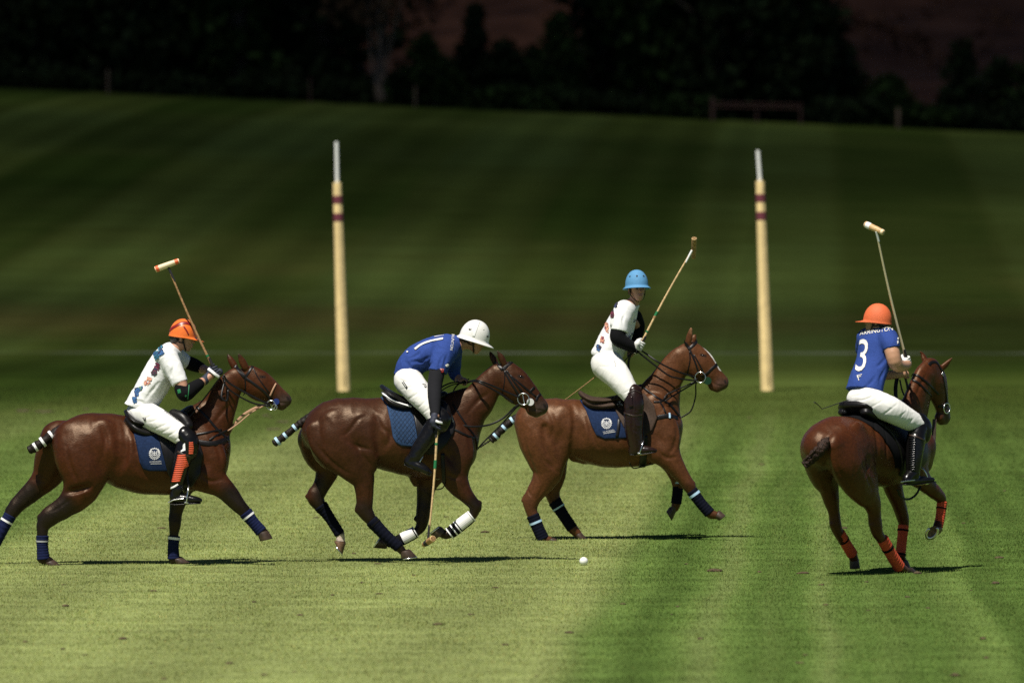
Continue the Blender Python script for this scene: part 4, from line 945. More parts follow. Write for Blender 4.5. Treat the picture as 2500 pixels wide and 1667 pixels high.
def H2spec():
    hm = head_map((1501.5,426.6), (1651,581)); C = []
    C.append(([(345,745,0,115,1.0),(420,725,0,163,1.0),(520,730,0,181,.97),(630,750,0,189,.92),(760,775,0,200,.88),(880,798,0,207,.84),(980,822,0,204,.82),(1060,820,0,170,.8),(1140,810,0,100,1.1)], .05))
    C.append(([(700,680,0,110,.8),(850,655,0,85,.75),(980,630,0,75,.6),(1055,610,0,70,.5),(1120,610,0,64,.5)], .10))
    C.append(([(1120,720,0,148,.58),(1180,625,0,124,.52),(1247,573,0,98,.5),(1303,490,0,81,.5),(1362,420,0,64,.56)], .08))
    C.append(([(1150,800,0,82,1.25),(1148,885,0,84,1.2)], .07))
    for ch in head_rows(hm): C.append((ch, .03))
    C.append(([(365,770,-.11,106,.74),(415,850,-.16,116,.66),(490,915,-.175,88,.65),(545,955,-.175,84,.62),(583,1010,-.165,67,.66),(592,1085,-.16,53,.7),(594,1150,-.155,47,.7),(592,1195,-.15,46,.72),(615,1235,-.15,38,.78),(650,1280,-.15,27,.85),(720,1350,-.15,25,.85),(790,1412,-.15,26,.9),(815,1440,-.15,22,1)], .045))
    C.append(([(570,690,-.22,50,.4),(600,770,-.235,62,.42),(620,860,-.22,62,.5),(612,940,-.19,55,.6)], .02))       # tensor of the thigh
    C.append(([(310,745,-.19,60,.5),(335,830,-.215,52,.5),(400,905,-.215,46,.55),(480,965,-.205,46,.55),(545,1010,-.185,46,.6)], .016))  # semitendinosus
    C.append(([(420,700,-.20,80,.5),(430,780,-.235,86,.42),(490,860,-.235,70,.45),(560,920,-.215,55,.5)], .02))
    C.append(([(315,790,.12,108,.72),(345,870,.155,103,.66),(382,940,.16,74,.65),(366,1010,.16,57,.68),(335,1075,.155,48,.7),(310,1122,.15,49,.72),(335,1172,.15,36,.8),(390,1240,.15,26,.85),(445,1325,.15,26,.9),(454,1362,.15,24,.95),(456,1385,.15,23,1)], .045))
    for sg in (-1, 1):
        C.append(([(1075,690,.11*sg,66,.6),(1125,790,.155*sg,84,.48),(1152,885,.17*sg,78,.5),(1110,965,.16*sg,72,.6)], .025))
        C.append(([(1000,870,.17*sg,66,.5),(1060,935,.175*sg,74,.5),(1110,985,.165*sg,58,.6)], .02))
    C.append(([(1105,970,-.15,84,.64),(1130,1040,-.155,68,.7),(1175,1105,-.155,46,.8),(1225,1163,-.15,35,.9),(1234,1198,-.15,31,.9),(1212,1238,-.15,25,.9),(1160,1278,-.15,22,.9),(1100,1328,-.15,25,.95),(1068,1340,-.15,25,.95),(1035,1333,-.15,22,1)], .035))
    C.append(([(1090,1000,-.18,36,.6),(1150,1060,-.185,30,.6),(1200,1120,-.175,22,.7)], .012))
    C.append(([(985,980,.15,80,.65),(955,1060,.155,58,.7),(942,1140,.155,46,.75),(933,1235,.15,39,.85),(926,1285,.15,32,.9),(900,1322,.15,24,.9),(845,1353,.15,22,.9),(785,1382,.15,25,.95),(740,1393,.15,22,1)], .04))
    C.append((ear((1398,340),(1363,273),-.045,18), .012)); C.append((ear((1350,340),(1318,278),.045,17), .012))
    C.append(([(880,1020,0,24,1.5),(890,1046,0,18,1.2)], .03))
    C += both([(668,620,-.285,24,1),(672,750,-.30,28,1),(682,860,-.29,28,1)], .05, '-')
    C += both([(745,640,-.30,16,1),(755,740,-.305,18,1),(715,830,-.30,16,1)], .05, '-')
    C += both([(1385,470,-.165,18,1),(1378,545,-.155,24,1)], .05, '-')
    C += both([(*hm(955,600),-.1,12,1),(*hm(985,625),-.105,14,1),(*hm(1020,690),-.115,17,1)], .04, '-')
    C += both([(*hm(1074,722),-.06,9,1.2),(*hm(1078,732),-.06,8,1.2)], .012, '-')
    C += both([(*hm(1072,750),-.07,4,4),(*hm(1040,745),-.07,4,4),(*hm(1020,735),-.07,4,4)], .008, '-')
    C += [([(1388,332,-.075,10,.6),(1376,305,-.072,10,.6),(1368,287,-.068,5,.6)], .006, '-')]
    blk = (.016, .010, .008)
    C += [([(553,1200,-.15,16,.7),(556,1180,-.15,13,.7)], .012),([(264,1120,.15,14,.7)], .012),([(1258,1160,-.15,16,.8),(1258,1195,-.15,13,.8)], .012),([(895,1250,.15,14,.8)], .012)]
    G = [([(562,1050),(568,1110),(564,1165)], .014, .012),([(625,1040),(628,1100),(622,1160)], .012, .012),([(300,800),(340,850),(400,915),(470,968),(540,1000)], .024, .014),([(470,770),(510,735),(555,675),(600,655)], .022, .014),([(480,790),(540,825),(600,842),(645,850)], .020, .014),([(585,870),(615,920),(640,950)], .018, .012),([(655,640),(690,715),(738,755),(742,800),(705,840)], .022, .02),([(1150,690),(1200,790),(1212,880)], .02, .016),([(1035,960),(1105,1012),(1165,1000)], .02, .014),([(1040,840),(1085,905),(1120,960)], .02, .016),([(1150,1040),(1190,1100)], .012, .01),([(1190,640),(1260,560),(1320,520)], .022, .02)]
    blk = (.007, .005, .004)
    return dict(chains=C, grooves=G, base=(760,1503), coat=(.038,.0118,.0044), hm=hm,
      zones=lambda f: [([f.p(*hm(1055,740),0),f.p(*hm(1078,745),0)], .08,.05,(.035,.025,.02)),
        ([f.p(592,1190,-.15),f.p(650,1280,-.15),f.p(815,1440,-.15)], .09,.06,blk),
        ([f.p(345,1060,.15),f.p(335,1172,.15),f.p(445,1325,.15)], .09,.05,blk),
        ([f.p(453,1366,.15),f.p(457,1390,.15)], .06,.012,(.62,.50,.42)),
        ([f.p(1225,1165,-.15),f.p(1160,1278,-.15),f.p(1040,1340,-.15)], .09,.05,blk),
        ([f.p(940,1130,.15),f.p(926,1285,.15),f.p(740,1393,.15)], .11,.05,blk),
        ([f.p(560,720,-.25),f.p(600,600,-.2)], .06,.10,(.033,.0105,.004)),
        ([f.p(690,760,-.3),f.p(760,880,-.3)], .06,.10,(.062,.022,.0085)),
        ([f.p(1120,528,0),f.p(1240,435,0),f.p(1340,350,0)], .016,.014,(.014,.010,.008)),
        ([f.p(1363,273,-.05),f.p(1366,283,-.05)],.02,.02,(.02,.012,.01))])
F2 = Fig(640, 740, 2.376, 78.2)
hs2 = H2spec(); horse2, S2 = make_horse(F2, hs2, 'dark brown pony in mid-air with white front boots, behind the white ball')
def boot3(f, R, L, l, R_, pads):
    """leg boot: black neoprene sleeve with white binding and white strike pads"""
    P = f.P([(x, y, l) for x, y in L]); o = wrap3(R, P, np.array(R_)*f.m, MAT['black_cloth'], f.axis, MAT['white_tape'], name='leg_boot', turns=2, tapes=pads[0])
    X = cr(np.column_stack([P, np.array(R_)*f.m]), 24); n = len(X); t = np.linspace(0, 1, n)
    for a, b in pads[1]:
        TT = np.linspace(a, b, 6); Z = np.stack([np.interp(TT, t, X[:, i]) for i in range(4)], 1); T, U, V = frames(Z[:, :3], f.axis)
        aa = np.linspace(-1.15, .75, 9); rows = []
        for off in (.004, .010):
            rows.append(np.stack([Z[:, :3]+(Z[:, 3]+off)[:, None]*(-U*np.cos(q)+V*np.sin(q)) for q in aa], 1))
        A = np.concatenate([r.reshape(-1, 3) for r in rows]); n0 = len(TT)*9; F = []
        for i in range(len(TT)-1):
            for j in range(8):
                q = (i*9+j, i*9+j+1, (i+1)*9+j+1, (i+1)*9+j); F.append(tuple(x+n0 for x in q)); F.append(q[::-1])
        edge = [j for j in range(9)]+[i*9+8 for i in range(1, len(TT))]+[(len(TT)-1)*9+j for j in range(7, -1, -1)]+[i*9 for i in range(len(TT)-2, 0, -1)]
        for i in range(len(edge)):
            a_, b_ = edge[i], edge[(i+1) % len(edge)]; F.append((a_, b_, b_+n0, a_+n0))
        mk('strike_pad', A, F, MAT['white_pad'], o, smooth=False)
def dress2():
    f, S, R, m = F2, S2, horse2, MAT; hm = hs2['hm']
    for l, a, mt in ((-.15, ((860,1428),(897,1468),(806,1481),(802,1443)), 'hoof'), (.15, ((486,1388),(466,1457),(428,1402),(417,1379)), 'hoof_pale'), (-.15, ((1004,1366),(977,1340),(1036,1292),(1064,1316)), 'hoof'), (.15, ((718,1424),(650,1418),(690,1358),(712,1366)), 'hoof')):
        build_hoof(f, R, l, *a, m[mt], half=.058, shoe=m['steel'])
    def wr(L, l, R_, mat, tp=((.1, .14),), turns=9): wrap3(R, f.P([(x, y, l) for x, y in L]), np.array(R_)*f.m, mat, f.axis, m['black_cloth'], turns=turns, tapes=tp)
    wr([(632,1258),(715,1345),(796,1416)], -.15, (38,34,32), m['navy_black'])
    wr([(338,1172),(390,1242),(452,1340)], .15, (41,31,30), m['navy_black'])
    boot3(f, R, [(1218,1232),(1160,1278),(1085,1336)], -.15, (34,37,35), (((.0,.05),(.66,.70),(.80,.84),(.96,1.)), ((.07,.62),)))
    boot3(f, R, [(892,1325),(845,1352),(780,1384)], .15, (34,35,33), (((.0,.05),(.94,1.)), ((.12,.75),)))
    make_tail(f, R, [(302,648,0,30),(262,675,0,28),(225,698,0,24),(195,718,0,20),(135,768,0,20),(90,800,0,22),(66,818,0,20)], [(186,722),(133,768),(89,799)], m['tail'], m['blue_tape'])
    hm_eye(f, S, R, hm, m['eye'])
    g = []
    for pts, w in (([(1349,340),(1370,362),(1396,388)],18),([(1395,386),(1422,362),(1450,340)],22),([(1404,390),(1440,458),(1492,538)],12),([(1417,390),(1454,445),(1508,515)],11),([(1405,395),(1408,445),(1395,528)],6),([(1436,417),(1510,478),(1590,545)],10),([(1549,520),(1562,505),(1578,488)],13),([(1588,566),(1598,545),(1613,526)],14)):
        g += strap_drape(f, S, pts, w)
    b = mk_geo('bridle', g, m['leather_black'], R)
    for l in (-.09, .09):
        v, fc = ring_geo(f.p(1515,556,l*1.05), (.1, 1, 0), .053, .005); mk('bit_ring', v, fc, m['steel'], b)
        v, fc = tube_geo(np.array([f.p(1556,573,l*.7), f.p(1556,573,l*1.02)]), 21*f.m, 18); mk('bit_guard', v, fc, m['white_rubber'], b)
        v, fc = tube_geo(f.P([(1510,525,l),(1522,590,l)]), .005, 6); mk('bit_cheek', v, fc, m['steel'], b)
    for e in (-1, 1):
        L1 = [(1190,458,.14),(1249,449,.145*e),(1349,485,.14*e),(1430,520,.11*e),(1495,548,.1*e)]
        L2 = [(1190,462,.14),(1249,457,.15*e),(1372,520,.13*e),(1458,578,.1*e)]
        L3 = [(1120,703,.16*e),(1222,716,.15*e),(1320,704,.1*e),(1400,665,.08*e),(1460,608,.08*e),(1500,580,.09*e)]
        mk_geo('rein', [strap_free(f, L1, 11), strap_free(f, L2, 10)], m['leather_black'], b)
        mk_geo('draw_rein', [strap_free(f, L3, 11)], m['leather_black'], b)
    mk_geo('rein', [strap_free(f, [(1030,560,.0),(1030,500,.03),(1094,463,.08),(1190,455,.14)], 9), strap_free(f, [(1110,540,.0),(1112,505,.05),(1140,470,.1),(1200,440,.15)], 8), strap_free(f, [(1050,545,.0),(1035,515,.04),(1100,475,.1),(1185,462,.16)], 7)], m['leather_black'], b)
    g = []
    for pts, w in (([(1107,588),(1184,709),(1238,785),(1246,848)],11),([(1080,720),(1126,738),(1180,765),(1228,783)],13),([(1040,580),(1075,640),(1110,720)],9)):
        g += strap_drape(f, S, pts, w, .004, .006)
    g.append(strap_free(f, [(1246,850,0),(1290,800,0),(1400,690,0),(1470,610,0),(1500,590,0)], 9))
    bp = mk_geo('breastplate', g, m['leather_black'], R)
    Rp = shell(f, S, [(688,543,0),(725,590,0),(748,680,0),(762,770,0),(780,802,0),(810,820,0),(900,826,0),(930,760,0),(930,560,0),(800,550,0)], .016, rnd=.004)
    v, q = Rp.mesh(1); pad = mk('saddle_cloth', v, q, m['pad_light'], R)
    g = []
    for i in range(-7, 12):
        for sl in (1, -1):
            pts = []
            for t in np.linspace(0, 1, 40):
                y = 560+t*260; x = 745+i*24+sl*(y-690)*.78
                pts.append((x, y))
            pts = [p_ for p_ in pts if in_poly(p_, [(700,556),(733,596),(756,682),(770,770),(786,798),(812,812),(890,818),(896,640),(860,600),(800,575)])]
            if len(pts) > 3: g += strap_drape(f, Rp, pts[::2]+[pts[-1]], 2.2, .0005, .002, far=False, sub=2)
    mk_geo('quilting', g, m['pad_seam'], pad)
    Rf = shell(f, S, [(845,570,0),(885,660,0),(905,780,0),(905,840,0),(960,872,0),(1010,868,0),(1070,815,0),(1112,745,0),(1120,690,0),(1095,628,0),(1050,585,0),(950,555,0)], .030, rnd=.004)
    v, q = Rf.mesh(1)
    Sd = SDF(f.p(655,660,-.4), f.p(1110,440,.4), .006)
    f.chain(Sd, [(694,484,0,13,4),(712,502,0,18,6.5),(760,535,0,21,7.2),(830,565,0,20,6.5),(910,570,0,20,6),(990,560,0,22,4.2),(1045,535,0,24,2.6),(1062,528,0,15,3)], .03)
    for sg in (-1, 1):
        f.chain(Sd, [(712,540,.13*sg,16,2),(750,575,.15*sg,22,2),(810,597,.16*sg,20,2),(870,602,.16*sg,14,2)], .012)
        f.chain(Sd, [(1010,570,.16*sg,28,1.0),(1055,610,.22*sg,34,.9),(1075,670,.25*sg,28,.9)], .015)
    vs, qs = Sd.mesh(1); sad = mk('saddle', vs, qs, m['leather_black'], R); mk('saddle_flap', v, q, m['leather_black'], sad)
    mk_geo('white_piping', strap_drape(f, Sd, [(693,520),(725,543),(760,566),(810,585),(866,600)], 10, .003, .006), m['white_tape'], sad)
    mk_geo('white_piping', strap_drape(f, Rf, [(1055,598),(1090,632),(1108,690)], 6, .002, .004), m['grey_tape'], sad)
    for l in (-.36, .36):
        lt = mk_geo('stirrup_leather', [strap_free(f, [(1000,660,l),(985,760,l*1.05),(938,872,l*1.1)], 11), strap_free(f, [(1008,662,l*.97),(992,762,l),(944,876,l*1.08)], 8)], m['leather_black'], sad)
        stirrup_iron(f, lt, (938,874), (892,964), l*1.1, m['steel'])
    for g_ in strap_drape(f, S, [(1045,870),(1050,950),(1058,1040)], 22, .006, .008): mk('girth', *g_, m['leather_black'], sad)
    mk_geo('hanging_strap', [strap_free(f, [(1062,1045,-.2),(1045,1072,-.15),(1010,1080,-.1),(980,1066,0)], 7)], m['leather_black'], sad)
def in_poly(p, poly):
    x, y = p; r = False; n = len(poly)
    for i in range(n):
        a, b = poly[i], poly[(i+1) % n]
        if (a[1] > y) != (b[1] > y) and x < a[0]+(y-a[1])*(b[0]-a[0])/(b[1]-a[1]): r = not r
    return r
dress2()
def H3spec():
    hm = head_map(HEAD_A, HEAD_B); C = []
    C.append(([(160,935,0,84,1.0),(235,930,0,121,1.04),(320,945,0,127,.98),(400,965,0,138,.95),(500,988,0,147,.93),(610,990,0,146,.9),(715,985,0,136,.8),(785,965,0,82,1.05)], .05))
    C.append(([(380,930,0,100,.8),(500,900,0,70,.8),(600,870,0,62,.7),(690,822,0,60,.5),(745,800,0,50,.5)], .10))
    C.append(([(752,905,0,112,.62),(766,800,0,95,.52),(808,706,0,72,.5),(860,632,0,63,.52),(912,594,0,50,.6)], .08))
    C.append(([(795,950,0,60,1.35),(800,1030,0,55,1.35)], .07))
    for ch in head_rows(hm): C.append((ch, .03))
    C.append(([(165,925,-.10,95,.75),(190,1010,-.14,97,.68),(215,1085,-.155,86,.68),(232,1145,-.155,72,.66),(212,1200,-.15,58,.68),(175,1255,-.15,46,.7),(150,1297,-.15,40,.7),(148,1335,-.15,29,.8),(160,1370,-.15,25,.85),(185,1430,-.15,22,.85),(207,1476,-.15,24,.9),(240,1490,-.15,19,1)], .045))
    C.append(([(300,900,-.17,60,.55),(312,990,-.185,56,.5),(290,1065,-.17,48,.6),(255,1120,-.16,45,.6)], .025))
    C.append(([(150,960,-.19,45,.5),(172,1040,-.2,45,.5),(200,1120,-.19,40,.5)], .025))
    C.append(([(190,940,.10,95,.75),(215,1030,.14,90,.68),(255,1110,.15,68,.68),(262,1190,.15,48,.7),(250,1245,.15,38,.75),(262,1300,.15,30,.8),(300,1360,.14,24,.85),(345,1425,.14,24,.9),(372,1455,.14,19,1)], .045))
    C.append(([(300,900,.17,60,.55),(312,990,.185,56,.5),(290,1065,.17,48,.6)], .03))
    for sg in (-1, 1):
        C.append(([(735,835,.11*sg,50,.6),(780,925,.15*sg,60,.5),(808,1000,.165*sg,56,.55),(785,1065,.15*sg,52,.6)], .03))
        C.append(([(690,1000,.17*sg,50,.5),(740,1050,.17*sg,60,.5),(790,1090,.16*sg,45,.6)], .025))
    C.append(([(795,1060,-.15,60,.68),(832,1120,-.155,48,.72),(875,1180,-.155,34,.85),(905,1225,-.15,29,.9),(925,1262,-.15,21,.9),(970,1320,-.15,18,.9),(1006,1357,-.15,21,.95),(1036,1367,-.15,19,1)], .04))
    C.append(([(790,1060,.15,58,.68),(820,1120,.15,46,.72),(846,1185,.15,32,.85),(853,1222,.15,27,.9),(851,1260,.15,20,.9),(846,1305,.15,20,.95),(838,1332,.15,18,1)], .04))
    C.append((ear((903,535),(918,466),-.045,15), .012)); C.append((ear((922,535),(938,500),.045,14), .012))
    C.append(([(360,1085,0,26,1),(400,1098,0,22,1)], .04))
    C += both([(368,880,-.285,20,1),(380,1000,-.29,26,1),(350,1075,-.275,22,1)], .05, '-')
    C += both([(215,950,-.27,14,1),(225,1040,-.285,14,1),(262,1120,-.27,12,1)], .04, '-')
    C += both([(870,690,-.165,16,1),(872,740,-.155,20,1)], .05, '-')
    C += both([(955,600,-.1,10,1),(985,625,-.105,12,1),(1020,690,-.115,14,1)], .04, '-')
    C += both([(1074,722,-.06,7,1.2),(1078,732,-.06,6,1.2)], .012, '-')
    C += both([(1072,750,-.07,3,4),(1040,745,-.07,3,4),(1020,735,-.07,3,4)], .008, '-')
    C += [([(900,540,-.075,8,.6),(908,505,-.072,8,.6),(915,482,-.068,4,.6)], .006, '-')]
    C += [([(114,1295,-.15,12,.7),(120,1278,-.15,10,.7)], .012),([(222,1262,.15,12,.7)], .012),([(922,1215,-.15,13,.8)], .012),([(865,1210,.15,11,.8)], .012)]
    G = [([(175,1205),(158,1245),(142,1278)], .012, .012),([(215,1215),(195,1255),(180,1285)], .010, .012),([(850,1110),(880,1165),(900,1205)], .011, .012),([(350,850),(356,930),(348,1010),(338,1070)], .030, .03),([(108,960),(132,1060),(165,1150),(190,1200)], .022, .02),([(205,1095),(245,1130),(280,1160)], .02, .02),([(835,900),(848,975),(832,1040),(800,1088)], .022, .018),([(752,1058),(800,1092),(848,1088)], .018, .015),([(772,870),(828,785),(872,745)], .02, .02),([(420,900),(440,980),(470,1040)], .02, .025),([(230,860),(260,930),(245,1000)], .02, .025),([(128,1240),(165,1290)], .012,.01)]
    return dict(chains=C, grooves=G, base=(560,1495), coat=(.078,.0275,.0100), hm=hm,
      zones=lambda f: [([f.p(1055,740,0),f.p(1078,745,0)], .07,.05,(.045,.025,.02)),
        ([f.p(1056,662,0),f.p(1000,575,0),f.p(975,540,0)], .032,.006,(.75,.73,.68)),
        ([f.p(150,1300,-.15),f.p(210,1480,-.15)], .07,.05,(.07,.026,.012)),
        ([f.p(905,1225,-.15),f.p(1000,1355,-.15)], .06,.05,(.06,.022,.011)),
        ([f.p(700,738,0),f.p(800,600,0),f.p(880,535,0)], .012,.012,(.05,.02,.012)),
        ([f.p(262,1300,.15),f.p(345,1425,.15)], .06,.05,(.06,.022,.011)),
        ([f.p(918,470,-.05),f.p(916,490,-.05)],.02,.02,(.2,.1,.05))])
F3 = Fig(1220, 560, 1.96, 83.3)
hs3 = H3spec(); horse3, S3 = make_horse(F3, hs3, 'light chestnut pony with white blaze and green bit guard, under the sky blue helmet rider')
def dress3():
    f, S, R, m = F3, S3, horse3, MAT
    for l, a in ((-.15, ((258,1474),(296,1494),(244,1501),(232,1488))), (.14, ((390,1448),(417,1478),(378,1491),(360,1466))), (-.15, ((1052,1343),(1081,1368),(1050,1393),(1030,1380))), (.15, ((852,1334),(823,1394),(796,1350),(812,1328)))):
        build_hoof(f, R, l, *a, m['hoof'], half=.058)
    def wr(L, l, R_, mat, tp=((.12, .2),), tape=None, turns=9): wrap3(R, f.P([(x, y, l) for x, y in L]), np.array(R_)*f.m, mat, f.axis, tape or m['blue_tape'], turns=turns, tapes=tp)
    wr([(157,1365),(182,1425),(208,1482)], -.15, (31,29,30), m['navy_black'], ((.26,.34),))
    wr([(262,1298),(302,1362),(348,1430)], .14, (33,27,27), m['navy_black'], ((.22,.27),))
    wr([(918,1248),(962,1308),(1006,1358)], -.15, (28,26,27), m['navy_black'], ((.12,.2),))
    wr([(853,1195),(851,1255),(844,1312)], .15, (26,25,25), m['navy_black'], ((.1,.16),))
    make_tail(f, R, [(125,888,0,20),(98,893,0,20),(51,922,0,18),(5,965,0,17),(-22,990,0,20),(-45,1012,0,17)], [(62,913),(20,950),(-18,988)], m['tail'], m['blue_tape'], [(-40,1006,0),(-70,1025,0),(-95,1042,0)])
    hm_eye(f, S, R, hs3['hm'], m['eye'])
    # bridle
    g = []
    for pts, w in (([(873,526),(890,545),(908,572)],15),([(904,577),(925,555),(948,534)],15),([(908,572),(932,627),(953,690)],9),([(929,600),(955,645),(978,692)],7),([(908,582),(911,627),(897,692)],6),([(965,706),(992,690),(1015,668),(1038,646)],14)):
        g += strap_drape(f, S, pts, w)
    b = mk_geo('bridle', g, m['leather_black'], R)
    for sd, l in ((-1, -.085), (1, .085)):
        v, fc = ring_geo(f.p(960,708,l), (.15, 1, 0), .052, .005); mk('bit_ring', v, fc, m['steel'], b)
        bm = np.array([f.p(995,724,l*.9)]); v, fc = tube_geo(np.array([f.p(995,724,l*.78), f.p(995,724,l*1.08)]), 19*f.m, 16, caps=True); mk('bit_guard', v, fc, m['green_rubber'], b)
    hand = (668, 572)
    for l, e in ((-.09, -.13), (.09, .12)):
        L1 = [(660,572,-.2 if l < 0 else -.12),(694,590,e),(757,634,1.3*e),(841,676,1.15*e),(932,706,l)]
        L2 = [(660,585,-.2 if l < 0 else -.12),(743,651,1.45*e),(806,697,1.35*e),(848,711,1.2*e),(925,722,l),(946,715,l)]
        mk_geo('rein', [strap_free(f, L1, 8), strap_free(f, L2, 8)], m['leather_black'], b)
    mk_geo('rein', [strap_free(f, [(628,590,-.12),(616,640,-.1),(622,700,-.1)], 11), strap_free(f, [(640,592,-.12),(605,620,-.12),(590,650,-.1)], 5)], m['leather_black'], b)
    g = []
    for pts, w in (([(677,750),(754,806),(813,837),(857,892)],10),([(736,826),(775,822),(800,790)],9),([(750,902),(806,892),(850,902)],22),([(761,820),(778,845),(794,880)],9)):
        g += strap_drape(f, S, pts, w, .004, .006)
    g.append(strap_free(f, [(798,790,-.15),(859,762,-.1),(922,734,-.06),(946,724,-.08)], 7)); g.append(strap_free(f, [(790,822,-.16),(840,790,-.1),(930,736,-.05),(948,726,-.06)], 7))
    g.append(strap_free(f, [(946,726,-.06),(938,745,-.03),(937,799,0),(918,862,0),(894,885,0),(855,906,0)], 7))
    bp = mk_geo('breastplate', g, m['leather_black'], R)
    mk_geo('tape_band', strap_drape(f, S, [(810,880),(812,893),(812,904)], 9, .011, .003, far=False), m['blue_tape'], bp)
    # saddle cloth
    Rp = shell(f, S, [(384,815,0),(412,860,0),(440,935,0),(462,980,0),(500,997,0),(610,992,0),(640,960,0),(640,790,0),(520,780,0),(430,800,0)], .016, rnd=.004)
    v, q = Rp.mesh(1); pad = mk('saddle_cloth', v, q, m['pad'], R)
    crest(f, Rp, 511, 928, 26, m['thread'], pad)
    text_decal(f, Rp, 'LA HECHICERA', (494, 972), (8.0, -1.3), (-1.2, -10), m['thread'], pad, 'lettering')
    patch_decal(f, Rp, [(497,975),(553,966),(553,968.5),(497,977.5)], m['thread'], pad, 'underline')
    Rf = shell(f, S, [(525,815,0),(548,850,0),(575,905,0),(606,968,0),(650,990,0),(692,985,0),(728,955,0),(750,900,0),(736,840,0),(692,785,0),(600,770,0)], .030, rnd=.004)
    v, q = Rf.mesh(1)
    Sd = SDF(f.p(370,900,-.4), f.p(720,720,.4), .006)
    f.chain(Sd, [(386,782,0,11,4),(402,797,0,15,6.5),(440,815,0,17,7.2),(500,818,0,16,6.5),(560,808,0,16,6),(620,790,0,18,4.2),(665,762,0,18,2.6),(676,752,0,12,3)], .03)
    for sg in (-1, 1): f.chain(Sd, [(410,822,.13*sg,16,2),(440,838,.15*sg,19,2),(490,846,.15*sg,16,2),(545,840,.16*sg,14,2)], .012)
    vs, qs = Sd.mesh(1); sad = mk('saddle', vs, qs, m['suede'], R); mk('saddle_flap', v, q, m['suede'], sad)
    for l in (-.36, .36):
        lt = mk_geo('stirrup_leather', [strap_free(f, [(664,860,l),(676,930,l*1.03),(688,1012,l*1.05)], 9), strap_free(f, [(672,862,l*.97),(684,930,l),(690,1010,l*1.02)], 7)], m['leather_black'], sad)
        stirrup_iron(f, lt, (688,1010), (668,1073), l*1.05, m['steel'])
    mk_geo('trim_panel', strap_drape(f, Rf, [(545,790),(560,815),(578,846)], 26, .004, .004, far=False), m['diamond'], sad)
    for g_ in strap_drape(f, S, [(690,985),(690,1050),(685,1110),(680,1135)], 34, .006, .008): mk('girth', *g_, m['leather_black'], sad)
    for g_ in strap_drape(f, Rp, [(572,905),(568,950),(560,992)], 14, .004, .005): mk('billet_strap', *g_, m['leather_black'], sad)
    mk_geo('hanging_strap', [strap_free(f, [(620,1115,-.2),(640,1141,-.15),(690,1132,-.1),(735,1120,-.12)], 6)], m['leather_black'], sad)
dress3()
